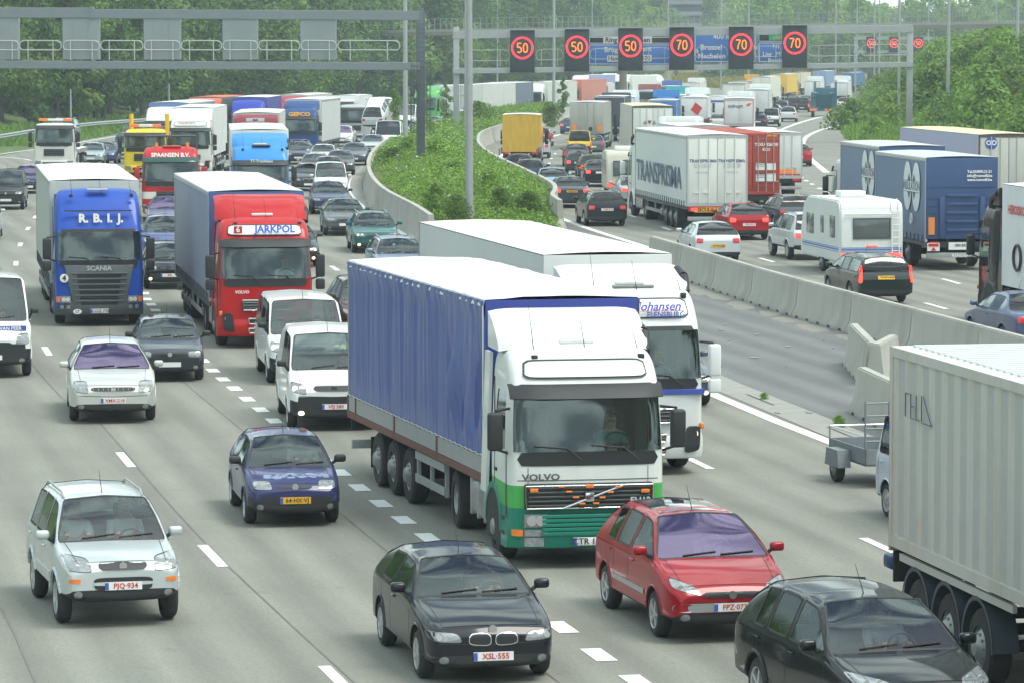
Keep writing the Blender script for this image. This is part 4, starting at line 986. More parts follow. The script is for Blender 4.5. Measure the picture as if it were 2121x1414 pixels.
    for sgn, sd in ((1, 'right'), (-1, 'left')):
        bb = B()
        for y in [v for v in yd]:
            for k in range(6):
                z0 = zb+.15+(belt-.07-zb-.15)*k/6; z1 = zb+.15+(belt-.07-zb-.15)*(k+1)/6
                h0, h1 = hit((sgn*W, y+Y0, z0), (-sgn, 0, 0)), hit((sgn*W, y+Y0, z1), (-sgn, 0, 0))
                if h0 is not None and h1 is not None and abs(h0.x) > W2*.8 and abs(h1.x) > W2*.8: e_ = Vector((sgn*.002, 0, 0)); q = Vector((0, .006, 0)); bb.add([tuple(h0+e_-q), tuple(h0+e_+q), tuple(h1+e_+q), tuple(h1+e_-q)], [(0, 1, 2, 3)])
        add('door_seam', bb, 'black')
        for y in [pil[0]-.22]+([rr-.30] if len(pil) > 1 or (rr-pil[0]) > .95 else []):
            h = hit((sgn*W, y+Y0, belt-.13), (-sgn, 0, 0))
            if h is not None: bb = B(); bb.box(h.x-.012+sgn*.012, h.x+.012+sgn*.012, h.y-.09, h.y+.09, h.z-.014, h.z+.014, .006, 1); add('door_handle', bb, 'trim2')
        # mirror
        my = cowl+.22+Y0; bb = B(); mz = (mirror_z or belt+.10)
        h = hit((sgn*W, my, belt-.02), (-sgn, 0, 0)); hx = abs(h.x) if h is not None else W2*.95
        bb.box(*sorted((sgn*(hx+.02), sgn*(hx+.22))), my-.07, my+.06, mz-.065, mz+.065, .045, 3)
        e = add('wing_mirror', bb, 'mirror')
        bb = B(); bb.cyl((sgn*(hx-.05), my, belt-.01), (sgn*(hx+.06), my, mz-.03), .028, n=8); e[3].append(('mirror_arm', bb.mesh('mirror_arm', BLACK), 'black'))
    if roofrails:
        for sgn in (1, -1):
            pts = []
            for k in range(9):
                y = rf+.15+(rr-rf-.2)*k/8; pts.append(Vector((sgn*(wr-.03), y+Y0, H+(.055 if 0 < k < 8 else -.01)-.04)))
            bb = B(); bb.tube(pts, .018, 8); add('roof_rail', bb, 'rail')
    for y in ax:                     # wheel arch lips
        for sgn in (1, -1):
            pts = []
            for k in range(17):
                an = math.pi*(k/16)*1.10-math.pi*.05; yy, zz = y+Y0+(rw+arch+.006)*math.cos(an), rw+.01+(rw+arch+.006)*math.sin(an)
                h = hit((sgn*W, yy, zz), (-sgn, 0, 0))
                if h is not None and abs(h.x) > W2*.8: pts.append(Vector((h.x, yy, zz)))
            if len(pts) > 4: bb = B(); bb.tube(pts, .016 if not archlip else archlip, 6); add('wheel_arch_lip', bb, archm)
    if side_strip:
        for sgn in (1, -1):
            P1, P2 = [], []
            for k in range(13):
                y = ax[0]+rw+arch+.08+(ax[1]-ax[0]-2*(rw+arch)-.16)*k/12
                for PP, zz in ((P1, side_strip-.035), (P2, side_strip+.035)):
                    h = hit((sgn*W, y+Y0, zz), (-sgn, 0, 0)); PP.append(h+Vector((sgn*.014, 0, 0)) if h is not None else Vector((sgn*W2, y+Y0, zz)))
            bb = B(); bb.grid([P1, P2]); bb.grid([[p-Vector((sgn*.02, 0, 0)) for p in P2], P2]); bb.grid([P1, [p-Vector((sgn*.02, 0, 0)) for p in P1]]); add('side_moulding', bb, stripm)
    # bumper shut line across the nose
    for zz in ([nose-.20] if bumper_seam else []):
        pts = []
        for k in range(21):
            x = W2*.97*(-1+k/10); h = hit((x, Y0-1, zz+.03*abs(-1+k/10)), (0, 1, 0))
            if h is not None: pts.append(h+Vector((0, -.002, 0)))
        if len(pts) > 5: bb = B(); bb.grid([[p+Vector((0, 0, -.006)) for p in pts], [p+Vector((0, 0, .006)) for p in pts]]); add('bumper_seam', bb, 'black')
    # wipers
    bb = B()
    for x in (-.42, .12):
        h = bvh.ray_cast(Vector((x, Y0+cowl+.03, 3)), Vector((0, 0, -1)))[0]; h2 = bvh.ray_cast(Vector((x+.48, Y0+cowl+.075, 3)), Vector((0, 0, -1)))[0]
        if h is not None and h2 is not None: bb.cyl(h+Vector((0, 0, .015)), h2+Vector((0, 0, .015)), .010, n=5)
    add('wiper', bb, 'black')
    bb = B(); bb.cyl((0, Y0+rf+.25, H-.02), (0, Y0+rf+.55, H+.30), .008, .003, 5); add('aerial', bb, 'black')
    # interior: floor, dashboard, seats, steering wheel
    bb = B(); bb.box(-W2+.12, W2-.12, Y0+cowl*.5, Y0+L-.25, zb+.05, zb+.09); add('floor', bb, 'dark')
    bb = B(); bb.box(-W2+.14, W2-.14, Y0+cowl+.02, Y0+cowl+.52, hood-.22, hood-.045, .06, 2); e = add('dashboard', bb, 'black')
    sy = Y0+rf+.38
    def seat(x, y):
        bb = B(); bb.box(x-.25, x+.25, y-.28, y+.25, zb+.12, zb+.36, .06); bb.hexa([(x-.25, y+.16, zb+.28), (x+.25, y+.16, zb+.28), (x+.25, y+.32, zb+.28), (x-.25, y+.32, zb+.28), (x-.22, y+.34, zb+.86), (x+.22, y+.34, zb+.86), (x+.22, y+.46, zb+.86), (x-.22, y+.46, zb+.86)], .05); bb.box(x-.13, x+.13, y+.36, y+.46, zb+.90, zb+1.10, .04); return bb
    for x in (-.37, .37): add('seat', seat(x, sy), 'seat')
    if van != 2 and L > 3.5:
        bb = B(); bb.box(-W2+.22, W2-.22, sy+.85, sy+1.0, zb+.25, zb+.82, .06); add('rear_seat', bb, 'seat')
    bb = B(); n = 18; c = Vector((.37, sy-.46, hood-.07)); pr = [c+Vector((.18*math.cos(6.283*k/n), .07*math.sin(6.283*k/n), .17*math.sin(6.283*k/n))) for k in range(n+1)]; bb.tube(pr, .015, 6); bb.cyl(c, c+Vector((0, -.25, -.08)), .03, n=6); bb.box(c.x-.17, c.x+.17, c.y-.012, c.y+.012, c.z-.02, c.z+.02); add('steering_wheel', bb, 'black')
    # wheels
    ty, rm = wheel_meshes(rw, .20, spokes)
    wh = []
    for y in ax:
        for sg in (1, -1): wh.append((sg*(W2-.115), y+Y0, rw, sg))
    STYLE[key] = dict(parts=parts, L=L, W=W, H=H, wheels=wh, tyre=ty, rim=rm, front_oh=ax[0], rear_oh=L-ax[1], bvh=bvh, driver=(.37, sy, zb+.36), platez=platez, rpz=plate_rear_z, Y0=Y0, hit=hit, patch=patch)
    return STYLE[key]
gen_car('suv', 4.2, 1.735, 1.68, hood=1.07, nose=.90, cowl=1.10, rf=1.75, rr=3.75, decklo=1.10, belt=1.08, kind='hatch', rw=.35, ax=(.78, 3.27), zb=.36, wr=.60, pillars=[2.15, 2.95], roofrails=True, spokes=5, platez=.60, grille=[(-.33, .82), (.33, .82), (.35, .93), (-.35, .93)], lights=[(.44, .80), (.80, .83), (.82, 1.0), (.47, .96)], plate_rear_z=.95, nose_w=.88, arch=.05, archlip=.035, side_strip=.62, stripm='paint', bumper_seam=False, extras=[('lower_grille', [(-.40, .54), (.40, .54), (.42, .72), (-.42, .72)], 'front', 'black'), ('bumper_bar', [(-.42, .61), (.42, .61), (.42, .66), (-.42, .66)], 'front', 'paint'), ('indicator', [(.60, .65), (.76, .65), (.76, .71), (.60, .71)], 'front', 'amber')])
gen_car('crossover', 4.52, 1.82, 1.66, hood=1.10, nose=.90, cowl=1.15, rf=1.95, rr=3.80, decklo=1.10, belt=1.10, kind='hatch', rw=.36, ax=(.90, 3.52), archlip=.028, archm='trim', zb=.32, wr=.60, pillars=[2.45, 3.25], spokes=5, platez=.62, lights=[(.40, .86), (.82, .90), (.84, 1.02), (.44, .94)], grille=[(-.34, .80), (.34, .80), (.38, .92), (-.38, .92)], plate_rear_z=.9)
gen_car('small', 3.78, 1.62, 1.42, hood=.90, nose=.70, cowl=.98, rf=1.66, rr=3.05, decklo=.95, belt=.93, kind='hatch', rw=.285, ax=(.76, 3.20), zb=.22, wr=.54, pillars=[2.20], spokes=0, platez=.46, grille=[(-.28, .66), (.28, .66), (.28, .71), (-.28, .71)], lights=[(.38, .64), (.68, .65), (.70, .76), (.42, .77)], bumper_black=True, plate_rear_z=.72)
gen_car('hatch', 4.23, 1.75, 1.43, hood=.95, nose=.72, cowl=1.30, rf=2.02, rr=3.45, decklo=1.0, belt=.97, kind='hatch', rw=.315, ax=(.76, 3.42), zb=.20, wr=.57, pillars=[2.62], spokes=7, platez=.37, grille=[(-.02, .69), (.02, .69), (.02, .73), (-.02, .73)], lights=[(.40, .55), (.80, .58), (.84, .70), (.46, .67)], plate_rear_z=.62, extras=[('kidney_grille', [(.02, .50), (.33, .52), (.31, .67), (.03, .67)], 'front', 'chrome'), ('kidney_opening', [(.032, .512), (.318, .532), (.298, .66), (.042, .66)], 'front', 'black'), ('lower_grille', [(-.52, .28), (.52, .28), (.46, .37), (-.46, .37)], 'front', 'black')])
gen_car('mpv', 4.26, 1.81, 1.60, hood=1.03, nose=.76, cowl=.98, rf=1.80, rr=3.55, decklo=1.05, belt=1.05, kind='hatch', rw=.32, ax=(.84, 3.52), zb=.24, wr=.58, pillars=[2.20, 3.0], spokes=5, platez=.50, side_strip=.56, stripm='silver', lights=[(.42, .66), (.80, .76), (.80, .88), (.50, .78)], grille=[(-.40, .63), (.40, .63), (.42, .71), (-.42, .71)], plate_rear_z=.7, extras=[('bumper_strip', [(-.82, .44), (.82, .44), (.80, .56), (-.80, .56)], 'front', 'silver')])
gen_car('bighatch', 4.80, 1.86, 1.58, hood=1.05, nose=.78, cowl=1.20, rf=2.05, rr=3.95, decklo=1.08, belt=1.06, kind='hatch', rw=.33, ax=(.98, 3.82), zb=.24, wr=.58, pillars=[2.55, 3.45], spokes=7, platez=.50, chromegrille=True, lights=[(.52, .66), (.84, .70), (.84, .88), (.56, .88)], grille=[(-.46, .70), (.46, .70), (.48, .78), (-.48, .78)])
gen_car('boxhatch', 3.99, 1.67, 1.41, hood=.93, nose=.76, cowl=1.05, rf=1.68, rr=3.25, decklo=.98, belt=.95, kind='hatch', rw=.285, ax=(.78, 3.25), zb=.22, wr=.585, pillars=[2.15, 2.9], spokes=0, platez=.42, grille=[(-.42, .60), (.42, .60), (.42, .72), (-.42, .72)], lights=[(.44, .59), (.73, .59), (.73, .73), (.44, .73)], bumper_black=True, nose_w=.92)
gen_car('sedan', 4.6, 1.78, 1.44, hood=.94, nose=.72, cowl=1.25, rf=1.98, rr=3.15, tail=4.48, decklo=1.02, belt=.97, kind='sedan', rw=.31, ax=(.88, 3.56), zb=.21, wr=.56, pillars=[2.42], spokes=5, platez=.46, plate_rear_z=.80)
gen_car('wagon', 4.68, 1.78, 1.46, hood=.95, nose=.74, cowl=1.22, rf=1.95, rr=4.34, decklo=1.0, belt=.98, kind='hatch', rw=.315, ax=(.90, 3.58), zb=.21, wr=.58, pillars=[2.4, 3.2], spokes=7, roofrails=True, platez=.46, plate_rear_z=.72)
gen_car('volvowagon', 4.72, 1.76, 1.45, hood=.94, nose=.76, cowl=1.25, rf=1.95, rr=4.52, decklo=.96, belt=.96, kind='hatch', rw=.31, ax=(.92, 3.60), zb=.24, wr=.62, pillars=[2.4, 3.25], spokes=5, roofrails=True, platez=.46, plate_rear_z=.82, tl=[(.75, .66), (.86, .66), (.80, 1.18), (.73, 1.18)])
gen_car('smallvan', 4.1, 1.72, 1.82, hood=1.08, nose=.84, cowl=.85, rf=1.55, rr=3.95, decklo=1.08, belt=1.08, kind='hatch', rw=.30, ax=(.78, 3.4), zb=.24, wr=.66, pillars=[1.95, 2.9], spokes=0, platez=.46, plate_rear_z=.55, bumper_black=True, tl=[(.76, .62), (.85, .62), (.84, 1.05), (.76, 1.05)])
gen_car('midvan', 4.9, 1.90, 1.95, hood=1.20, nose=.92, cowl=.78, rf=1.62, rr=4.75, decklo=1.15, belt=1.18, kind='hatch', rw=.33, ax=(.88, 3.98), zb=.26, wr=.74, pillars=[2.1, 3.3], spokes=0, platez=.52, bumper_black=True, van=True, lights=[(.58, .78), (.88, .84), (.89, 1.02), (.62, .96)], grille=[(-.42, .84), (.42, .84), (.44, .95), (-.44, .95)], nose_w=.90, mirror_z=1.35)
gen_car('vwvan', 4.9, 1.90, 1.94, hood=1.12, nose=.92, cowl=.72, rf=1.35, rr=4.8, decklo=1.12, belt=1.15, kind='hatch', rw=.33, ax=(.90, 3.90), zb=.26, wr=.76, pillars=[2.0, 3.3], spokes=0, platez=.5, bumper_black=True, van=False, lights=[(.60, .78), (.87, .80), (.88, 1.0), (.62, .96)], nose_w=.92, mirror_z=1.35)
gen_car('bigvan', 5.4, 2.0, 2.35, hood=1.30, nose=1.0, cowl=.60, rf=1.45, rr=5.25, decklo=1.25, belt=1.30, kind='hatch', rw=.34, ax=(.85, 4.1), zb=.30, wr=.82, pillars=[2.0], spokes=0, platez=.50, bumper_black=True, van=2, trimlow=False, lights=[(.60, .80), (.90, .82), (.90, 1.06), (.62, 1.02)], grille=[(-.5, .74), (.5, .74), (.5, .86), (-.5, .86)], nose_w=.92, mirror_z=1.55)
# ---------------------------------------------------------------- seated driver, one continuous skinned figure
def skin_mesh(name, verts, edges, radii, sub=2, m=SKIN):
    me = bpy.data.meshes.new(name); me.from_pydata(verts, edges, []); o = bpy.data.objects.new(name, me); col.objects.link(o)
    sk = o.modifiers.new('k', 'SKIN'); sk.use_smooth_shade = True; sb = o.modifiers.new('s', 'SUBSURF'); sb.levels = sb.render_levels = sub
    for i, r in enumerate(radii): me.skin_vertices[0].data[i].radius = r if isinstance(r, tuple) else (r, r)
    me.skin_vertices[0].data[0].use_root = True
    em = eval_mesh(o); bpy.data.objects.remove(o); fin(em, m, True, 180); em.name = name; return em
def figure():
    # seat reference point at the origin (top of cushion), facing -Y
    V = [(0, .16, .10), (0, .20, .30), (0, .22, .50), (0, .20, .58), (0, .17, .665), (0, .16, .74), (0, .155, .80)]
    E = [(0, 1), (1, 2), (2, 3), (3, 4), (4, 5), (5, 6)]; Rd = [(.17, .13), (.16, .12), (.17, .11), (.06, .06), (.095, .11), (.105, .125), (.085, .095)]
    V.append((0, .12, .70)); E.append((4, 7)); Rd.append(.035)       # face front
    for sg in (1, -1):
        n = len(V); V += [(sg*.19, .20, .47), (sg*.24, .04, .26), (sg*.16, -.20, .34), (sg*.155, -.27, .37)]; E += [(2, n), (n, n+1), (n+1, n+2), (n+2, n+3)]; Rd += [.065, .048, .036, (.045, .022)]
        for f in range(5):      # fingers round the wheel rim
            a = len(V); dx = (f-2)*.017; L_ = (.055, .07, .075, .07, .05)[f] if f else .045
            if f == 4: V += [(sg*.155-sg*.045, -.275, .395), (sg*.155-sg*.05, -.315, .405)]
            else: V += [(sg*.155+dx, -.31, .385), (sg*.155+dx, -.33, .365)]
            E += [(n+3, a), (a, a+1)]; Rd += [.0095, .008]
        n2 = len(V); V += [(sg*.10, .04, .08), (sg*.15, -.36, .12), (sg*.15, -.52, -.20)]; E += [(0, n2), (n2, n2+1), (n2+1, n2+2)]; Rd += [.085, .065, .045]
    return skin_mesh('person', V, E, Rd)
FIG = figure()
def shirt():
    V = [(0, .16, .10), (0, .20, .30), (0, .22, .495), (0, .21, .545)]; E = [(0, 1), (1, 2), (2, 3)]; Rd = [(.185, .145), (.175, .135), (.185, .125), (.075, .07)]
    for sg in (1, -1): n = len(V); V += [(sg*.195, .20, .47), (sg*.235, .06, .29)]; E += [(2, n), (n, n+1)]; Rd += [.078, .062]
    return skin_mesh('shirt', V, E, Rd)
SHIRT = shirt()
b = B(); t = bmesh.new(); bmesh.ops.create_icosphere(t, subdivisions=3, radius=1); bmesh.ops.delete(t, geom=[v for v in t.verts if v.co.y < -.25 and v.co.z < .45 or v.co.z < -.5], context='VERTS')
b.merge(t, Matrix.Translation((0, .175, .745)) @ Matrix.Diagonal((.102, .12, .135, 1))); HAIRM = b.mesh('hair', HAIR)
b = B()
for sx in (-.03, .03): b.box(sx-.012, sx+.012, .062, .075, .715, .724)
b.box(-.022, .022, .058, .075, .655, .661); b.hexa([(-.012, .05, .68), (.012, .05, .68), (.012, .08, .68), (-.012, .08, .68), (-.006, .065, .715), (.006, .065, .715), (.006, .08, .715), (-.006, .08, .715)])
FACE = b.mesh('face_features', mat('face_features_dark', (.16, .08, .06), .7))
def person(loc, rz, shirtcol, haircol, label, mirror=False):
    o = link('person', FIG, None, loc, (0, 0, rz)); tag(o, label, 'person', 'people sitting in the vehicles')
    link('shirt', SHIRT, o, m=mat('cloth_%02x%02x%02x' % tuple(int(c*255) for c in shirtcol), shirtcol, .9)); link('hair', HAIRM, o, m=mat('hair_%02x%02x' % tuple(int(c*255) for c in haircol[:2]), haircol, .8)); link('face_features', FACE, o)
    return o
# ---------------------------------------------------------------- placing vehicles
YAW = [(40, -14.6), (60, -14.3), (75, -12.5), (100, -9.6), (112, -8.3), (135, -6.5), (165, -5.0), (190, -4.2), (228, -2), (265, 0), (300, 2), (350, 7), (430, 14), (600, 15)]
YAWR = [(40, -13), (75, -11.5), (100, -11), (130, -9), (165, -7), (200, -3.3), (235, 0), (300, 3.5), (400, 6.5), (500, 9.5), (700, 12)]
def place(px, py, oh, way, yaw=None):
    """way 'in' = coming towards the camera, its front end near; 'out' = driving away, its rear near"""
    p = gp(px, py); y = p.y
    if yaw is None: yaw = lerp_tab(YAW if way == 'in' else YAWR, y)
    a = R(yaw); yy = y-oh*math.cos(a); x = (px-PW/2)*((yy*CP-(gz(yy)+.4-CAMZ)*SP))/F
    return Vector((x, yy, gz(yy))), a
def orient(near, a, L, way, oh=1.0):
    away = Vector((math.sin(a), math.cos(a), 0)); c = near+away*L/2; z0, z1 = gz(near.y+oh), gz(near.y+L*math.cos(a)-oh)
    c.z = (z0+z1)/2; pitch = math.atan2(z1-z0, L-2*oh)
    rz = -a if way == 'in' else math.pi-a
    return c, rz, (pitch if way == 'in' else -pitch)
def car(style, px, py, way, color, label, yaw=None, kind='car', cat='car', group='cars in the slow traffic', plate=None, lit=False, drv=0, glass=None, tlit=False, pmat=None, simple=False, rplate=None, trim=None, mirror=None, name='car', z=0, pax=0, scale=1.0, rot=None):
    S = STYLE[style]; near, a = place(px, py, S['front_oh'] if way == 'in' else S['rear_oh'], way, yaw)
    c, rz, pit = orient(near, a, S['L'], way)
    if rot is not None: pit += rot
    t = thing(name, label, cat, (c.x, c.y, c.z+z), 0, group); t.rotation_euler = (pit, 0, rz); t.scale = (scale,)*3
    pm = paint(color, kind); far = simple
    GM = {'paint': pm, 'glass': GLASS, 'tint': TINT, 'trim': trim or BLACK, 'dark': DARK, 'lens': HEADLIT if lit else LENS, 'chrome': CHROME, 'black': BLACK, 'plate': YELLOWP if plate == 'y' or pmat == 'y' else WHITEP, 'rplate': YELLOWP if pmat == 'y' else WHITEP, 'tl': REDLIT if tlit else REDL, 'trim2': pm if kind != 'flat' else BLACK, 'amber': AMBER, 'refl': REFL, 'silver': mat('silver_trim', (.42, .43, .44), .4, .5), 'mirror': mirror or pm, 'rail': STEEL, 'seat': SEAT}
    for nm, me, mk, subs in S['parts']:
        if far and nm in ('door_handle', 'door_seam', 'bonnet_seam', 'bumper_seam', 'wheel_arch_lip', 'side_moulding', 'lamp_surround', 'wiper', 'aerial', 'steering_wheel', 'rear_bumper_trim', 'fog_lamp', 'floor'): continue
        if way == 'in' and nm in ('tail_light', 'rear_bumper_trim') and far: continue
        if way == 'out' and far and nm in ('headlight', 'grille', 'air_intake'): continue
        if way == 'out' and nm == 'number_plate' and me is [p for p in S['parts'] if p[0] == 'number_plate'][0][1] and far: continue
        m = GM[mk]
        if glass is not None and nm == 'windscreen': m = glass
        if lit and nm == 'headlight': m = LENS
        o = link(nm, me, t, m=m)
        if not far:
            for n2, me2, mk2 in subs: link(n2, me2, o, m=HEADLIT if (lit and n2 == 'reflector') else GM[mk2])
    for x, y, z_, sg in S['wheels']:
        wt = bpy.data.objects.new('wheel', None); col.objects.link(wt); wt.parent = t; wt.location = (x, y, z_); wt.rotation_euler = (0, 0, 0 if sg > 0 else math.pi); wt.empty_display_size = .1
        link('tyre', S['tyre'], wt); link('rim', S['rim'], wt)
    if plate and plate != 'y' and not far:
        h = S['hit']((0, S['Y0']-1, S['platez']), (0, 1, 0)); yy = (h.y if h is not None else S['Y0'])-.026
        text(plate, .075, BLACKT if pmat == 'y' else REDT, t, (.03, yy, S['platez']), bold=.02)
        b = B(); b.box(-.262, -.21, yy-.001, yy+.004, S['platez']-.05, S['platez']+.05); obj('country_band', b, BLUET, t, smooth=False)
    if rplate and not far:
        h = S['hit']((0, -S['Y0']+1, S['rpz']), (0, -1, 0)); yy = (h.y if h is not None else -S['Y0'])+.026
        text(rplate, .075, BLACKT if pmat == 'y' else REDT, t, (-.03, yy, S['rpz']), 'back', bold=.02)
    M = Matrix.Translation(t.location) @ t.rotation_euler.to_matrix().to_4x4()
    dx, dy, dz = S['driver']
    for k, (dd, sgx) in enumerate(((drv, 1), (pax, -1))):
        if dd:
            q = M @ Vector((dx*sgx, dy, dz)); person(tuple(q), t.rotation_euler.z, dd[0], dd[1], dd[2])
    t['S'] = style; del t['S']
    return t
# ================================================================ LORRIES
TW = {}
def truck_wheel(dual):
    k = 'd' if dual else 's'
    if k in TW: return TW[k]
    r, w = .50, (.58 if dual else .30); b = B()
    b.lathe([(-w/2, r*.56), (-w/2, r*.9), (-w/2+.04, r*.985), (0, r), (w/2-.04, r*.985), (w/2, r*.9), (w/2-.005, r*.75), (w/2, r*.56)], 28); ty = b.mesh('tyre', TYRE)
    b = B(); x = w/2-.03
    if dual: b.lathe([(x+.01, r*.57), (x-.02, r*.53), (x-.17, r*.46), (x-.17, r*.28), (x-.02, r*.24), (x+.0, r*.16), (x+.02, .005)], 24)
    else: b.lathe([(x+.01, r*.57), (x-.04, r*.53), (x+.02, r*.40), (x+.05, r*.30), (x+.10, r*.22), (x+.12, .005)], 24)
    for i in range(10):
        a = i*.628; b.cyl((x-.16 if dual else x-.02, r*.36*math.cos(a), r*.36*math.sin(a)), (x-.12 if dual else x+.05, r*.36*math.cos(a), r*.36*math.sin(a)), .02, n=6)
    TW[k] = (ty, b.mesh('rim', mat('rim_steel', (.30, .31, .31), .5, .5, var=.2, grime=.3))); return TW[k]
def add_wheel(t, x, y, dual, r=.5, z0=0):
    sg = 1 if x > 0 else -1; ty, rm = truck_wheel(dual); w = bpy.data.objects.new('wheel', None); col.objects.link(w); w.parent = t; w.location = (x, y, r+z0); w.rotation_euler = (0, 0, 0 if sg > 0 else math.pi); w.scale = (r/.5,)*3; w.empty_display_size = .1
    link('tyre', ty, w); link('rim', rm, w)
CABS = {}
def cab_shell(Hc, ws0, ws1, D, bands, w=1.24, round_=1.0, lean=1.0, face=1.0):
    key = (Hc, ws0, ws1, D, tuple(bands), w, round_, lean)
    if key in CABS: return CABS[key]
    low = .40; zs = [low, low+.1]+[z for z in bands if z < ws0-.12]+[ws0-.05, ws0, (ws0+ws1)/2, ws1, ws1+.07]
    tops = []
    if Hc-ws1 > .5: tops = [Hc-.28, Hc-.10, Hc]
    else: tops = [Hc-.08, Hc]
    zs = sorted(set(zs)) + tops
    def front(z):
        if z <= ws0: return .02*(z-low)
        f = .02*(ws0-low)+.13*lean*(z-ws0)/(ws1-ws0)
        if z > ws1: q = (z-ws1)/(Hc-ws1); f += (.10+.55*lean*min(1, Hc-ws1))*q**2.2
        return f
    def wid(z):
        q = 0 if z < ws0 else (z-ws0)/(Hc-ws0); return w*(1-.07*q**1.5*round_)
    def ringp(z, i, n):
        W, f = wid(z), front(z); k = 0
        if z >= Hc-.001: k = .22; 
        elif z >= Hc-.101: k = .06
        W -= k*.8; DD = D-k; f += k*.6
        return [(0, DD), (W, DD), (W, 1.25+f*.2), (W, .42+f*.6), (W*.992, .20+f), (W*.95, .06+f), (W*.86, .012+f), (0, -.035*face+f)]
    bm = bmesh.new(); cr = bm.edges.layers.float.new('crease_edge'); vc = bm.verts.layers.float.new('crease_vert'); rows = []
    for i, z in enumerate(zs):
        pts = ringp(z, i, len(zs)); h = [bm.verts.new((x, y, z)) for x, y in pts]; o = [h[0]]+[bm.verts.new((-x, y, z)) for x, y in pts[1:-1]]+[h[-1]]; rows.append((h, o))
    nb = len([z for z in bands if z < ws0-.12])
    for i in range(len(zs)-1):
        zc = (zs[i]+zs[i+1])/2
        for sg in (0, 1):
            for j in range(7):
                a, b_, c, d = rows[i][sg][j], rows[i][sg][j+1], rows[i+1][sg][j+1], rows[i+1][sg][j]; f = bm.faces.new((a, b_, c, d) if sg else (d, c, b_, a)); k = 0
                if ws0 < zc < ws1:
                    if j >= 5: k = 1
                    if j == 2: k = 2
                elif zc < ws0:
                    for bi, bz in enumerate(sorted(bands)):
                        if zc < bz: k = 3+bi; break
                f.material_index = k
    for e in (0, len(zs)-1):
        h, o = rows[e]
        for j in range(7):
            vs = []
            for v in (h[j], h[j+1], o[j+1], o[j]):
                if v not in vs: vs.append(v)
            f = bm.faces.new(vs); f.material_index = 0 if e else 3 if bands else 0
    bmesh.ops.recalc_face_normals(bm, faces=bm.faces[:])
    for e in bm.edges:
        ks = {f.material_index for f in e.link_faces}
        if ks & {1, 2} and len(ks) > 1:
            e[cr] = 1
            for v in e.verts: v[vc] = max(v[vc], .72)
        elif len(ks) > 1: e[cr] = 1
    me = bpy.data.meshes.new('cab'); bm.to_mesh(me); bm.free()
    for k in range(6): me.materials.append(BLACK)
    o = bpy.data.objects.new('t', me); col.objects.link(o); s = o.modifiers.new('s', 'SUBSURF'); s.levels = s.render_levels = 2; em = eval_mesh(o); bpy.data.objects.remove(o)
    bmv = bmesh.new(); bmv.from_mesh(em); bv = BVHTree.FromBMesh(bmv); bmv.free()
    sp = split_mats(em, ['cab', 'windscreen', 'side_window', 'lower_panel', 'lower_panel', 'lower_panel']); out = {}
    for k, m in sp.items():
        fin(m, None, True, 50)
        if k == 2: out[k] = islands(m); [fin(x, TRUCKGLASS, True, 50) for x in out[k]]
        else: m.materials.append(TRUCKGLASS if k == 1 else BLACK); out[k] = m
    CABS[key] = (out, bv, front, wid); return CABS[key]
def fpanel(bv, quad, off=.012, nu=8, nv=3, rnd=6, Y0=-3):
    nv = max(nv, 6) if rnd < 11 else nv
    rows = []
    for j in range(nv+1):
        row = []
        for i in range(nu+1):
            uu, vv = i/nu*2-1, j/nv*2-1; m_ = max(abs(uu), abs(vv)); r_ = (abs(uu)**rnd+abs(vv)**rnd)**(1/rnd) if m_ > 0 else 1; sc = m_/r_ if r_ else 1; u, v = (uu*sc+1)/2, (vv*sc+1)/2
            a = (1-u)*(1-v)*quad[0][0]+u*(1-v)*quad[1][0]+u*v*quad[2][0]+(1-u)*v*quad[3][0]; z = (1-u)*(1-v)*quad[0][1]+u*(1-v)*quad[1][1]+u*v*quad[2][1]+(1-u)*v*quad[3][1]
            h = bv.ray_cast(Vector((a, -3, z)), Vector((0, 1, 0)))[0]
            row.append(Vector((a, (h.y if h is not None else .02)-off, z)))
        rows.append(row)
    b = B(); b.grid(rows); edge = rows[0]+[r[-1] for r in rows[1:]]+rows[-1][-2::-1]+[r[0] for r in rows[-2:0:-1]]; n = len(edge)
    b.add([tuple(p) for p in edge]+[tuple(p+Vector((0, off+.02, 0))) for p in edge], [(i, (i+1) % n, n+(i+1) % n, n+i) for i in range(n)]); return b
def rect(x, z0, z1, x2=None, x3=None): return [(-x, z0), (x, z0), (x2 or x, z1), (-(x2 or x), z1)]
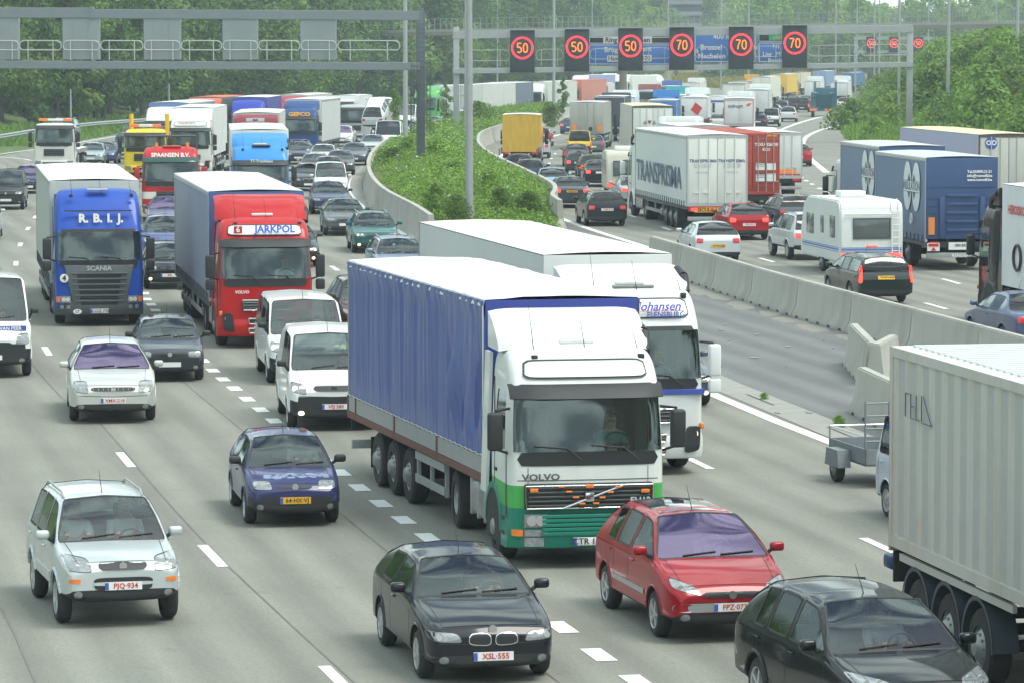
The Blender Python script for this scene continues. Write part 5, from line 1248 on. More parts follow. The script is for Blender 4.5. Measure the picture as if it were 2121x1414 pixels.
def build_cab(t, Y0, paintm, Hc=3.45, ws0=1.82, ws1=2.72, D=2.25, bands=(), bandm=(), style='volvo', visor=True, fairing=None, fairm=None, bumperm=None, grillem=None, mirrorm=None, sign=None, lit=False, detail=True, beacon=False, topwin=False, glass=None, roundness=1.0, width=1.24, sidefair=True, lean=1.0):
    out, bv, front, wid = cab_shell(Hc, ws0, ws1, D, list(bands), width, roundness, lean)
    lc = (0, Y0, 0); cab = link('cab', out[0], t, lc, m=paintm)
    def sub(name, b, m, smooth=True): return link(name, b.mesh(name, m, smooth), cab)
    link('windscreen', out[1], cab, m=glass or TRUCKGLASS)
    for m in out[2]: link('side_window', m, cab)
    for i, bmn in enumerate(bandm):
        if 3+i in out: link('lower_panel', out[3+i], cab, m=bmn)
    W = width; bm_ = bumperm or paintm; gm = grillem or BLACK
    # dark surround strip under the windscreen with wiper wells
    sub('wiper_panel', fpanel(bv, rect(W*.90, ws0-.22, ws0-.0), .010, 14, 2, 12), BLACK)
    sub('screen_surround', fpanel(bv, [(-W*.90, ws1-.01), (W*.90, ws1-.01), (W*.86, ws1+.07), (-W*.86, ws1+.07)], .012, 14, 1, 14), BLACK)
    b = B()
    for x0, x1 in ((-.85, -.10), (.05, .80)):
        y0 = front(ws0)-.07; b.tube([Vector((x0, y0+.02, ws0+.10)), Vector((x1-.25, y0+.0, ws0+.06)), Vector((x1, y0-.02, ws0-.14))], .013, 5)
    sub('wiper', b, BLACK)
    if visor:
        b = B(); zz = ws1+.10; n = 12; rows = []
        for y, z in ((front(zz)-.02, zz+.04), (front(zz)-.14, zz-.02), (front(ws1)-.24, ws1-.07)):
            rows.append([Vector((W*.98*u, y+.20*abs(u)**6+.02*abs(u)**2, z)) for u in [(-1+2*i/n) for i in range(n+1)]])
        b.grid(rows); rr = [[p+Vector((0, .012, -.012)) for p in r] for r in rows]; b.grid(rr)
        for r0, r1 in ((rows[0], rr[0]), (rows[-1], rr[-1])): b.grid([r0, r1])
        sub('sun_visor', b, BLACK if visor is True else visor)
    # bumper
    b = B(); n = 16; rows = []
    for y, z in ((.10, .30), (-.02, .33), (-.06, .42), (-.07, .58), (-.05, .70), (.0, .76)):
        rows.append([Vector((W*1.005*u, y+.26*abs(u)**7+.02*u*u, z)) for u in [(-1+2*i/n) for i in range(n+1)]]+[Vector((W*1.01, .75, z))])
        rows[-1] = [Vector((-W*1.01, .75, z))]+rows[-1]
    b.grid(rows); sub('bumper', b, bm_)
    def lamp(x0, x1, z0, z1, m, nm='headlight', off=.09):
        for sg in (1, -1):
            b = B(); xa, xb = sorted((sg*x0, sg*x1)); n = 6
            P = []
            for j in range(2):
                P.append([Vector((xa+(xb-xa)*i/n, -off+.20*(abs(xa+(xb-xa)*i/n)/W)**8+.018*(abs(xa+(xb-xa)*i/n)/W)**2, z0 if j == 0 else z1)) for i in range(n+1)])
            b.grid(P); Q = [[p+Vector((0, .05, 0)) for p in r] for r in P]; e = P[0]+P[1][::-1]; q = Q[0]+Q[1][::-1]; k = len(e); b.add([tuple(v) for v in e+q], [(i, (i+1) % k, k+(i+1) % k, k+i) for i in range(k)])
            o = sub(nm, b, m)
            if nm == 'headlight' and detail:
                for f in (.3, .7):
                    xc = x0+(x1-x0)*f; r = min(.09, (z1-z0)*.4, abs(x1-x0)*.22); yy = -off+.20*(xc/W)**8-.004
                    bb = B(); bb.cyl((sg*xc, yy-.008, (z0+z1)/2), (sg*xc, yy+.03, (z0+z1)/2), r, n=14); obj('reflector', bb, HEADLIT if (lit and f == .3) else REFL, cab)
    def slats(x, z0, z1, n, m, y=-.05, th=.018, gap=None, x2=None):
        b = B()
        for k in range(n):
            z = z0+(z1-z0)*(k+.5)/n; xx = x+((x2 or x)-x)*(k+.5)/n; b.box(-xx, xx, y-.03, y+.03, z-th, z+th, .006, 1)
        return sub('grille_slats', b, m)
    if style == 'volvo':      # wide black grille with a diagonal bar, slatted bumper
        b = B(); b.box(-W*.82, W*.82, -.055, .05, .93, 1.33, .03); sub('grille', b, BLACK)
        slats(W*.78, .96, 1.30, 5, mat('grille_grey', (.06, .065, .07), .5), -.06, .014)
        b = B(); e = .012
        pts = [Vector((x, -.085, z)) for x, z in ((-W*.80, .95), (-W*.81, 1.30), (W*.81, 1.30), (W*.80, .95), (-W*.80, .95))]; b.tube(pts, e, 6); b.tube([Vector((-.42, -.095, .95)), Vector((.55, -.095, 1.30))], .016, 6); b.box(-.07, .07, -.11, -.07, 1.05, 1.19, .01); sub('grille_frame', b, CHROME)
        if detail:
            for k, (x, z) in enumerate([(-.88, 1.24), (.88, 1.20), (0, 1.29), (-.45, 1.29), (-.33, 1.21), (-.22, 1.12), (-.12, 1.02), (.45, 1.27), (.33, 1.19), (.20, 1.11), (.10, 1.02)]):
                b = B(); s = .065 if k < 3 else .05; b.box(x-s, x+s, -.115, -.07, z-.03*(1 if k < 3 else .5), z+.03*(1 if k < 3 else .5), .01); sub('marker_lamp', b, AMBER)
        for sg in (1, -1):
            sub('panel_seam', fpanel(bv, [(sg*.945, .80), (sg*.955, .80), (sg*.955, ws0-.23), (sg*.945, ws0-.23)], .004, 1, 8, 20), DSTEEL)
            for k in range(2): b = B(); b.box(*sorted((sg*(W-.03), sg*(W+.012))), .45, .78, .48+k*.22, .56+k*.22, .01); sub('cab_step', b, BLACK)
        sub('panel_seam', fpanel(bv, [(-W*.93, 1.37), (W*.93, 1.37), (W*.93, 1.385), (-W*.93, 1.385)], .004, 16, 1, 20), DSTEEL)
        slats(.75, .52, .86, 5, bm_, -.075, .026); b = B(); b.box(-.72, .72, -.062, 0, .52, .86); sub('air_intake', b, BLACK)
        lamp(.66, 1.02, .66, .86, LENS); lamp(.66, 1.02, .52, .62, LENS, 'indicator'); lamp(1.04, 1.20, .52, .62, AMBER, 'indicator'); lamp(.72, 1.02, .36, .50, LENS, 'fog_lamp')
    elif style == 'fh2':      # later type: tall corner lamps and framed openings
        for z0, z1, xx in ((.98, 1.28, .62), (.62, .80, .46), (.38, .54, .46)):
            b = B(); b.box(-xx, xx, -.075, .05, z0, z1, .04); sub('grille', b, BLACK); b = B(); pts = [Vector((x, -.09, z)) for x, z in ((-xx+.02, z0+.02), (-xx, z1-.02), (xx, z1-.02), (xx-.02, z0+.02), (-xx+.02, z0+.02))]; b.tube(pts, .016, 6)
            for k in range(1, 4): b.box(-xx, xx, -.085, -.06, z0+(z1-z0)*k/4-.01, z0+(z1-z0)*k/4+.01)
            if z0 > .9: b.tube([Vector((-.35, -.10, z0)), Vector((.45, -.10, z1))], .016, 6)
            sub('grille_frame', b, CHROME)
        for sg in (1, -1):
            q = [(sg*.82, .42), (sg*1.12, .46), (sg*1.14, .92), (sg*.88, .92)]; o = sub('headlight', fpanel(bv, q, .10, 5, 5, 6), BLACK)
            for z, r, m in ((.78, .085, HEADLIT if lit else REFL), (.60, .08, REFL)):
                b = B(); b.cyl((sg*1.0, -.06, z), (sg*1.0, .05, z), r, n=16); sub('reflector', b, m)
            b = B(); b.box(*sorted((sg*1.14, sg*1.22)), .0, .08, .86, .98, .02); sub('indicator', b, AMBER)
    elif style == 'scania':
        gm2 = grillem or mat('scania_grey', (.12, .135, .145), .45, .3)
        b = B(); b.hexa([(-.72, -.06, .52), (.72, -.06, .52), (.72, .05, .52), (-.72, .05, .52), (-.98, -.05, 1.72), (.98, -.05, 1.72), (.98, .06, 1.72), (-.98, .06, 1.72)], .04); sub('grille_panel', b, gm2)
        for k in range(6):
            z = .60+k*.155; xx = .52+.02*k; b = B(); b.box(-xx, xx, -.075, -.03, z, z+.085, .02); sub('grille', b, BLACK)
            b = B(); b.box(-.66-.03*k, .66+.03*k, -.10, -.04, z+.095, z+.135, .015); sub('grille_slats', b, gm2)
        lamp(.80, 1.08, .66, .86, LENS, off=.11); lamp(1.09, 1.20, .68, .84, AMBER, 'indicator', .11)
        for x in (.82, 1.0): lamp(x, x+.1, .50, .60, LENS, 'fog_lamp', .095)
    elif style == 'slats':    # white cab with many pale slats
        for k in range(6):
            z = .52+k*.17; b = B(); b.box(-.86, .86, -.06, -.02, z, z+.08, .01); sub('grille', b, BLACK); b = B(); b.box(-.92, .92, -.085, -.03, z+.085, z+.155, .015); sub('grille_slats', b, paintm)
        lamp(.92, 1.18, .50, .72, LENS)
    else:                     # plain: one dark grille and lamps in the bumper
        b = B(); b.box(-.62, .62, -.05, .05, 1.0, 1.42, .03); sub('grille', b, BLACK); slats(.60, 1.02, 1.40, 3, DSTEEL, -.055, .012)
        b = B(); b.box(-.7, .7, -.085, 0, .46, .62, .02); sub('air_intake', b, BLACK)
        lamp(.80, 1.14, .48, .70, LENS)
    b = B(); b.box(-.26, .26, -.115, -.07, .37, .49, .004); sub('number_plate', b, WHITEP)
    b = B(); b.box(-.26, -.21, -.118, -.075, .372, .488); sub('country_band', b, BLUET)
    # mirrors
    mm = mirrorm or BLACK
    for sg in (1, -1):
        b = B(); x = W+.20; b.box(*sorted((sg*(x-.11), sg*(x+.13))), .06, .22, ws0+.02, ws0+.62, .05, 3); sub('wing_mirror', b, mm)
        if style != 'volvo':
            b = B(); b.box(*sorted((sg*(x-.11), sg*(x+.13))), .07, .20, ws0-.30, ws0-.02, .045, 3); sub('wide_mirror', b, mm)
        b = B(); b.tube([Vector((sg*(W-.05), .30, ws0+.66)), Vector((sg*(x), .16, ws0+.64))], .022, 6); b.tube([Vector((sg*(W-.05), .30, ws0-.05)), Vector((sg*(x), .16, ws0+.05))], .022, 6); sub('mirror_arm', b, BLACK)
        # door seam, handle, steps
        b = B(); b.box(*sorted((sg*(W-.01), sg*(W+.006))), 1.33, 1.345, .8, Hc-.5); b.box(*sorted((sg*(W-.02), sg*(W+.006))), .34, .352, .8, ws0); sub('door_seam', b, BLACK, False)
        b = B(); b.box(*sorted((sg*(W-.01), sg*(W+.03))), 1.12, 1.27, 1.42, 1.47, .01); sub('door_handle', b, BLACK)
        # wheel arch with black mouth
        b = B(); n = 14; cy, cz, r0, r1 = 1.42, .52, .60, .70
        arc = [(cy+r0*math.cos(math.pi*k/n), cz+r0*math.sin(math.pi*k/n)) for k in range(n+1)]; b.prism(arc+[(cy-r0, .3), (cy+r0, .3)], 'x', *sorted((sg*(W-.4), sg*(W+.010)))); sub('wheel_housing', b, DARK)
        if D > 1.9:
            b = B(); rows = [[Vector((sg*(W+xo), cy+r*math.cos(math.pi*k/n), cz+r*math.sin(math.pi*k/n))) for k in range(n+1)] for r, xo in ((r0, .02), (r1, .02), (r1+.02, -.05))]; b.grid(rows); sub('wheel_arch', b, bm_ if bumperm is None else bumperm)
    if topwin or sign:
        z0, z1 = ws1+.22, min(Hc-.18, ws1+.22+.36)
        if sign and sign[0] == 'box': pass
        sub('sign_panel', fpanel(bv, [(-W*.80, z0), (W*.80, z0), (W*.77, z1), (-W*.77, z1)], .035, 14, 3, 9), BLACK); sub('sign_face', fpanel(bv, [(-W*.78, z0+.025), (W*.78, z0+.025), (W*.75, z1-.025), (-W*.75, z1-.025)], .05, 14, 3, 9), mat('pale_sign_face', (.62, .68, .66), .4))
    if fairing:
        fm = fairm or paintm; zt = fairing; b = B(); n = 16; rows = []
        ys = [(.85, Hc-.06), (1.0, Hc+.08), (1.35, Hc+(zt-Hc)*.55), (1.8, Hc+(zt-Hc)*.9), (2.1, zt), (2.15, zt-.02)]
        for q, (y, z) in enumerate(ys):
            rows.append([Vector((W*.97*u, y+.35*(abs(u)**3)*(1-q/5)+.0, z+(.0 if q else 0)-(.05)*abs(u)**8)) for u in [(-1+2*i/n) for i in range(n+1)]])
        rows.append([Vector((p.x, p.y, Hc-.1)) for p in rows[-1]])
        b.grid(rows)
        for sg in (1, -1):
            i = n if sg > 0 else 0; prof = [r[i] for r in rows]; b.add([tuple(p) for p in prof]+[(prof[0].x, 2.1, Hc-.1)], [tuple(range(len(prof)+1))])
        sub('roof_fairing', b, fm)
        if detail:
            b = B(); b.box(-.28, .28, .92, 1.0, Hc+.02, Hc+.09, .02); sub('roof_lamp', b, WHITEP)
            b = B(); b.tube([Vector((W*.93, 1.25, Hc-.15)), Vector((W*.96, 1.5, Hc+.12)), Vector((W*.94, 1.9, Hc+.22))], .10, 10); sub('air_duct', b, BLACK)
    if sidefair and D > 1.9:
        for sg in (1, -1):
            b = B(); xa, xb = sg*(W-.005), sg*(wid(Hc-.2)-.01); b.hexa([(xa-sg*.05, D-.06, .95), (xa, D-.06, .95), (xa, D+.40, .95), (xa-sg*.05, D+.40, .95), (xb-sg*.05, D-.06, Hc-.2), (xb, D-.06, Hc-.2), (xb, D+.40, Hc-.2), (xb-sg*.05, D+.40, Hc-.2)]); sub('side_fairing', b, paintm)
    if detail:
        b = B()
        for x, h in ((-.72, .8), (.1, .6), (.95, .35)): b.cyl((x, .75, Hc-.12), (x-.06, .95, Hc+h-.12), .008, .003, 5)
        sub('aerial', b, BLACK)
        for x in (-.75, .95):
            b = B(); b.box(x-.05, x+.05, .52, .62, Hc-.22, Hc-.12, .015); sub('roof_marker', b, BLACK)
        # cabin inside: dashboard, seats, wheel, curtain
        b = B(); b.box(-W*.9, W*.9, .12, .62, ws0-.35, ws0-.06, .05); sub('dashboard', b, BLACK)
        for x in (-.62, .62):
            b = B(); b.box(x-.27, x+.27, 1.0, 1.5, ws0-.45, ws0-.22, .05); b.box(x-.25, x+.25, 1.38, 1.52, ws0-.3, ws0+.55, .06); sub('seat', b, SEAT)
        b = B(); c = Vector((.62, .72, ws0+.02)); pr = [c+Vector((.23*math.cos(6.283*k/18), .14*math.sin(6.283*k/18), .18*math.sin(6.283*k/18))) for k in range(19)]; b.tube(pr, .018, 6); b.cyl(c, c+Vector((0, -.3, -.2)), .03); b.box(c.x-.2, c.x+.2, c.y-.01, c.y+.01, c.z-.02, c.z+.02); sub('steering_wheel', b, BLACK)
        b = B(); b.box(-W*.9, W*.9, 1.75, 1.80, ws0-.5, ws1); sub('rear_curtain', b, mat('bunk_curtain', (.10, .11, .13), .9))
    # chassis stuff
    return cab, bv, sub
def chassis(t, Y0, y0, y1, z=.95, m=DARK):
    b = B()
    for x in (-.42, .42): b.box(x-.06, x+.06, Y0+y0, Y0+y1, z-.22, z)
    for k in range(int((y1-y0)/1.2)+1): b.box(-.42, .42, Y0+y0+k*1.2, Y0+y0+k*1.2+.12, z-.18, z-.04)
    b.box(-.25, .25, Y0+1.0, Y0+y1-1.0, .45, z-.2); obj('chassis', b, m, t)
def lorry_box(t, Y0, y0, L, W=2.55, z0=1.15, z1=4.0, kind='curtain', side=None, roof=None, front=None, rear=None, floor=None, axles=(8.0, 9.31, 10.62), guard=True, rearkind='doors', detail=True, pallet=False, wheels=True, bumper=True, bars=None, tl=True, lit=False, rearcol2=None):
    w = W/2; a, e = Y0+y0, Y0+y0+L
    side = side or paint((.5, .5, .5), 'flat'); roof = roof or mat('white_tarp_roof', (.78, .80, .78), .5, var=.05, grime=.12); front = front or side; rear = rear or paint((.7, .7, .7), 'flat'); floor = floor or STEEL
    b = B(); b.box(-w+.03, w-.03, a+.03, e-.03, z0, z1-.05); tr = obj('trailer', b, front, t)
    def sub(n, b, m, smooth=True): return link(n, b.mesh(n, m, smooth), tr)
    cor = kind == 'container'
    for sg in (1, -1):
        b = B()
        if cor:
            n = int(L/.14); rows = []
            for z in (z0+.12, z1-.12):
                r = []
                for k in range(n+1):
                    y = a+.1+(L-.2)*k/n; ph = k % 4; r.append(Vector((sg*(w+(-.008 if ph in (0, 1) else -.055)), y, z)))
                rows.append(r)
            b.grid(rows); sub('side_wall', b, side, False); b = B(); b.box(*sorted((sg*(w-.1), sg*(w+.004))), a, e, z1-.13, z1); b.box(*sorted((sg*(w-.1), sg*(w+.004))), a, e, z0-.03, z0+.13)
            for y in (a, e-.12): b.box(*sorted((sg*(w-.1), sg*(w+.006))), y, y+.12, z0, z1)
            sub('corner_frame', b, side, False); continue
        n, mz = (340, 16) if kind == 'tarp' else ((48, 6) if kind == 'curtain' and detail else (6, 2)); rows = []
        zb_ = z0+(.32 if kind == 'tarp' else 0)
        for j in range(mz+1):
            v = j/mz; z = zb_-(.10 if kind == 'curtain' else 0)+(z1-.02-zb_+(.10 if kind == 'curtain' else 0))*v; r = []
            for i in range(n+1):
                y = a+.01+(L-.02)*i/n; off = .012
                if kind == 'tarp':
                    fy = i/n*L; f = noise.noise((fy*5.5+.15*v, v*.35, sg*3))*.045+noise.noise((fy*13, v*.3, 7))*.022
                    f += .12*noise.noise((fy*1.3+v*.9, v*1.3, 5))*math.sin(math.pi*min(1, v*1.1))*(2.0 if fy < 2.6 else .14); k_ = min(1, v*5)*min(1, (1-v)*6)+.25; off = .02+f*k_
                    if v > .93: off += .03+.012*math.sin(fy*14)
                elif kind == 'curtain': off = .014+.010*noise.noise((i*.9, v*1.5, sg))
                r.append(Vector((sg*(w-.02+off), y, z)))
            rows.append(r)
        b.grid(rows); sub('curtain' if kind in ('curtain', 'tarp') else 'side_panel', b, side)
        if kind == 'tarp':
            b = B(); b.box(*sorted((sg*(w-.05), sg*(w+.012))), a+.02, e-.02, z0+.03, z0+.30); sub('drop_side', b, floor, False)
            b = B()
            for y in (a, a+3.4, a+6.8, a+10.2, e-.1): b.box(*sorted((sg*(w-.05), sg*(w+.03))), y, y+.08, z0-.08, z0+.32)
            b.box(*sorted((sg*(w-.04), sg*(w+.025))), a, e, z0-.10, z0+.02); sub('frame_posts', b, mat('rust_red_frame', (.17, .075, .065), .7, var=.2, grime=.3), False)
            b = B(); b.tube([Vector((sg*(w+.03), a+.03, z0+.3)), Vector((sg*(w+.035), a+.02, z1-.1))], .012, 5); b.tube([Vector((sg*(w+.04), a+L*k/60, z0+.33+(.02 if k % 2 else 0))) for k in range(61)], .008, 4); sub('lacing_rope', b, WHITEP)
        if kind == 'curtain':
            b = B(); b.box(*sorted((sg*(w-.04), sg*(w+.022))), a, e, z1-.14, z1-.01, .01); sub('top_rail', b, mat('alu_rail', (.5, .51, .52), .4, .4)); b = B()
            b.box(*sorted((sg*(w-.04), sg*(w+.018))), a, e, z0-.24, z0-.12)
            if detail:
                k = 0; y = a+.3
                while y < e-.2: b.box(*sorted((sg*(w), sg*(w+.028))), y, y+.05, z0-.20, z0+.12); y += .55
            sub('buckle_rail', b, DSTEEL, False)
            for y in (a, e-.06):
                b = B(); b.box(*sorted((sg*(w-.06), sg*(w+.02))), y, y+.06, z0-.1, z1-.02); sub('corner_post', b, MATS['alu_rail'])
    b = B(); n, m_ = (40, 8) if kind == 'tarp' else (12, 4); rows = []
    for i in range(n+1):
        y = a+L*i/n; rows.append([Vector((w*(-1+2*j/m_), y, z1+.045*math.cos(math.pi*.5*(-1+2*j/m_))*(1 if kind != 'container' else .1)+(.02*noise.noise((i*.7, j*.8, 2)) if kind == 'tarp' else 0))) for j in range(m_+1)])
    b.grid(rows)
    if kind in ('tarp', 'curtain'):
        for sg in (1, -1): b.grid([[Vector((sg*w, a+L*i/n, z1)) for i in range(n+1)], [Vector((sg*(w+.028), a+L*i/n, z1-(.10 if kind == 'tarp' else .03)-(.02*(i % 2) if kind == 'tarp' else 0))) for i in range(n+1)]])
    if cor:
        for k in range(int(L/.28)): y = a+.2+k*.28; b.box(-w+.25, w-.25, y, y+.13, z1, z1+.03)
    sub('roof', b, roof, not cor)
    # front board
    b = B(); b.box(-w, w, a-.02, a+.03, z0, z1-.01, .01); sub('front_board', b, front)
    # rear
    if rearkind == 'doors':
        for sg in (1, -1):
            b = B(); b.box(*sorted((sg*.015, sg*(w-.05))), e-.03, e+.02, z0+.05, z1-.12, .01); sub('rear_door', b, rear)
            if detail:
                b = B()
                for x in (.35, .75) if not cor else (.25, .62, .95): b.cyl((sg*x, e+.05, z0), (sg*x, e+.05, z1-.1), .02, n=6); b.box(*sorted((sg*x, sg*x+.22*sg)), e+.03, e+.07, z0+.45, z0+.49)
                sub('lock_rod', b, STEEL if cor else rear)
        b = B(); b.box(-w, w, e-.05, e+.03, z1-.12, z1); b.box(-w, w, e-.05, e+.03, z0-.1, z0+.05)
        for sg in (1, -1): b.box(*sorted((sg*(w-.06), sg*w)), e-.05, e+.035, z0, z1)
        sub('rear_frame', b, rearcol2 or (rear if cor else MATS.get('alu_rail') or STEEL), False)
    elif rearkind == 'tarp':
        rows = []
        for j in range(9):
            rows.append([Vector((w*(-1+i/12)+.0, e+.01+.05*noise.noise((i*.5, j*.4, 8)), z0+(z1-z0)*j/8)) for i in range(25)])
        b = B(); b.grid(rows); sub('rear_tarp', b, rear)
    else:
        b = B(); b.box(-w, w, e-.03, e+.02, z0, z1-.01, .01); sub('rear_wall', b, rear)
    if bumper:
        b = B(); b.box(-w+.05, w-.05, e-.10, e-.02, .45, .62, .01); sub('rear_bumper', b, STEEL if rearcol2 is None else STEEL)
        b = B(); b.box(-w+.05, w-.05, e-.08, e-.02, .80, z0-.1); sub('light_board', b, DARK)
    if tl:
        for sg in (1, -1):
            b = B(); b.box(*sorted((sg*(w-.50), sg*(w-.12))), e-.03, e+.02, .86, 1.0, .01); sub('tail_light', b, REDLIT if lit else REDL)
    if guard:
        for sg in (1, -1):
            b = B(); g0, g1 = a+3.0, a+axles[0]-.75
            for z in (.55, .95): b.box(*sorted((sg*(w-.04), sg*(w-.01))), g0, g1, z-.07, z+.07)
            for y in (g0, (g0+g1)/2, g1-.08): b.box(*sorted((sg*(w-.10), sg*(w-.04))), y, y+.08, .45, 1.12)
            sub('side_guard', b, STEEL, False)
        b = B(); 
        for x in (-.6, .6): b.box(x-.06, x+.06, a+2.3, a+2.45, .2, z0)
        sub('landing_leg', b, DARK, False)
    b = B()
    for x in (-.45, .45): b.box(x-.07, x+.07, a+.3, e-.1, z0-.35, z0-.02)
    for k in range(int(L/1.5)): b.box(-w+.1, w-.1, a+.4+k*1.5, a+.5+k*1.5, z0-.14, z0-.02)
    sub('trailer_frame', b, DARK, False)
    if wheels:
        for y in axles:
            for sg in (1, -1):
                add_wheel(t, sg*(w-.20 if kind != 'rigid' else w-.33), a+y, False)
            b = B(); b.cyl((-w+.3, a+y, .5), (w-.3, a+y, .5), .08); sub('axle', b, DARK)
        if detail:
            for sg in (1, -1):
                b = B(); b.box(*sorted((sg*(w-.38), sg*(w-.06))), a+axles[-1]+.62, a+axles[-1]+.64, .28, .85); sub('mud_flap', b, BLACK, False)
    return tr, sub, e
def tank(t, Y0, y0, y1, sg, m=None, W=1.22):
    b = B(); b.box(*sorted((sg*(W-.62), sg*(W-.02))), Y0+y0, Y0+y1, .42, 1.02, .12, 4); o = obj('fuel_tank', b, m or ALLOY, t)
    b = B()
    for k in range(3): y = Y0+y0+.12+(y1-y0-.3)*k/2; b.box(*sorted((sg*(W-.63), sg*(W-.008))), y, y+.05, .41, 1.03, .1, 3)
    obj('tank_strap', b, STEEL, o)
def lorry(px, py, way, label, cabkw=None, boxkw=None, yaw=None, kind='artic', L=None, cat='lorry', group='lorries in the traffic jam', name='articulated_lorry', drv=None, cabpaint=None, extra=None, plate=None, ltrail=13.6, skirt=None, z=0, corner=None, art=0):
    near, a = place(px, py, 1.4 if way == 'in' else 3.0, way, yaw); boxkw = dict(boxkw or {}); cabkw = dict(cabkw or {})
    gap = 2.62 if kind == 'artic' else 2.35
    Ltot = L or ((gap+.1+ltrail) if kind == 'artic' else gap+ltrail)
    if kind == 'trailer': Ltot = ltrail; gap = 0
    if corner:
        q = gp(*corner); near = q+Vector((math.cos(a), -math.sin(a), 0))*1.25-Vector((math.sin(a), math.cos(a), 0))*Ltot
    c, rz, pit = orient(near, a, Ltot, way, 1.4 if way == 'in' else 3.0)
    t = thing(name, label, cat, (c.x, c.y, c.z+z), 0, group); t.rotation_euler = (pit, 0, rz); Y0 = -Ltot/2; res = {}
    if kind != 'trailer':
        cab, bv, sub = build_cab(t, Y0, cabpaint or paint((.78, .79, .78), 'truck'), **cabkw); res['cab'] = cab; res['bv'] = bv; res['sub'] = sub
        for sg in (1, -1): add_wheel(t, sg*1.06, Y0+1.42, False)
        if kind == 'artic':
            chassis(t, Y0, 1.0, 6.1)
            for sg in (1, -1): add_wheel(t, sg*.93, Y0+5.15, True); tank(t, Y0, 2.35, 3.9, sg, skirt)
            for sg in (1, -1):
                b = B(); n = 10; b.grid([[Vector((x, Y0+5.15+.6*math.cos(math.pi*k/n), .5+.6*math.sin(math.pi*k/n))) for k in range(n+1)] for x in (sg*.62, sg*1.24)]); obj('mudguard', b, BLACK, t)
        else:
            chassis(t, Y0, 1.0, Ltot-.3)
            for sg in (1, -1): add_wheel(t, sg*.93, Y0+Ltot-2.4, True); tank(t, Y0, 2.3, 3.5, sg, skirt)
            boxkw.setdefault('wheels', False); boxkw.setdefault('guard', False)
    if ltrail:
        before = set(t.children)
        bx = lorry_box(t, Y0, gap+.1 if kind == 'artic' else gap, ltrail, **boxkw); res['box'] = bx
        if art:      # trailer turned about the kingpin
            pv = Vector((0, Y0+4.6, 0)); MA = Matrix.Translation(pv) @ Matrix.Rotation(R(art), 4, 'Z') @ Matrix.Translation(-pv)
            for o in [c_ for c_ in t.children if c_ not in before]: o.matrix_local = MA @ (Matrix.Translation(o.location) @ o.rotation_euler.to_matrix().to_4x4() @ Matrix.Diagonal((*o.scale, 1)))
    if plate: text(plate, .095, BLACKT, res['cab'], (.03, -.125, .43), bold=.02)
    M = Matrix.Translation(t.location) @ t.rotation_euler.to_matrix().to_4x4()
    if drv:
        ws0 = cabkw.get('ws0', 1.82); person(tuple(M @ Vector((.62, Y0+1.12, ws0-.36))), t.rotation_euler.z, drv[0], drv[1], drv[2])
    res['t'] = t; res['Y0'] = Y0; res['M'] = M; res['L'] = Ltot
    if extra: extra(res)
    return res
# ================================================================ TRAFFIC
DKH, GRH, BRH = (.04, .03, .025), (.32, .30, .28), (.12, .07, .04)
SH = {'w': (.62, .66, .70), 'b': (.25, .33, .45), 'k': (.03, .03, .035), 'g': (.10, .25, .22), 'r': (.4, .06, .05)}
def D(sh, hair, label): return (SH[sh], {'d': DKH, 'g': GRH, 'b': BRH}[hair], label)
SILVER, WHITE, NAVY, DGREY, CHAR = (.50, .54, .54), (.76, .79, .77), (.015, .025, .085), (.09, .105, .125), (.010, .013, .018)
# --- near, coming towards the camera
car('suv', 256, 1283, 'in', (.55, .60, .60), 'silver estate off-roader with roof rails and two people in front', kind='metallic', plate='PJQ·934', drv=D('w', 'g', 'grey haired driver in white shirt inside the silver off-roader'), pax=D('w', 'd', 'dark haired passenger beside the driver of the silver off-roader'))
t = car('small', 612, 1080, 'in', (.028, .034, .12), 'small blue hatchback with faded bonnet paint and a yellow plate', yaw=-9.5, plate='64·HX·VJ', pmat='y', drv=D('w', 'b', 'driver in pale shirt inside the small blue hatchback'), mirror=BLACK)
# sun-bleached patch on the bonnet of the blue hatchback
S = STYLE['small']; bb = B(); rr_ = random.Random(4)
for k in range(46):
    x, y = rr_.uniform(-.50, .60), S['Y0']+.42+rr_.uniform(-.05, .10)+.03*math.sin(k); h = S['bvh'].ray_cast(Vector((x, y, 3)), Vector((0, 0, -1)))[0]
    if h is not None:
        n = 8; s_ = rr_.uniform(.02, .055); P_ = []
        for i in range(n):
            q = S['bvh'].ray_cast(Vector((x+s_*1.5*math.cos(6.283*i/n), y+s_*math.sin(6.283*i/n)*rr_.uniform(.6, 1.2), 3)), Vector((0, 0, -1)))[0]; P_.append(tuple(q+Vector((0, 0, .003+.0004*(k % 7)))))
        bb.add(P_, [tuple(range(n))])
obj('faded_patch', bb, mat('bleached_lacquer', (.22, .27, .42), .6, var=.3, scale=14), t, smooth=False)
car('hatch', 1022, 1397, 'in', CHAR, 'glossy black hatchback with twin kidney grille in the front lane', yaw=-12, kind='black', plate='XSL·555', drv=D('k', 'b', 'woman in dark top driving the black hatchback'))
t = car('mpv', 1517, 1312, 'in', (.33, .006, .014), 'dark red compact people carrier with glass roof and purple windscreen', yaw=-13, glass=PURPLE, plate='FPZ·073', drv=D('w', 'g', 'driver behind the purple windscreen of the red people carrier'), mirror=paint((.33, .006, .014)))
S = STYLE['mpv']; bb = B(); P_ = [[S['bvh'].ray_cast(Vector((x, S['Y0']+y, 3)), Vector((0, 0, -1)))[0]+Vector((0, 0, .006)) for x in (-.5, -.25, 0, .25, .5)] for y in (1.98, 2.4, 2.9, 3.4)]; bb.grid(P_); obj('glass_roof', bb, mat('roof_glass', (.02, .03, .035), .06, coat=1), t)
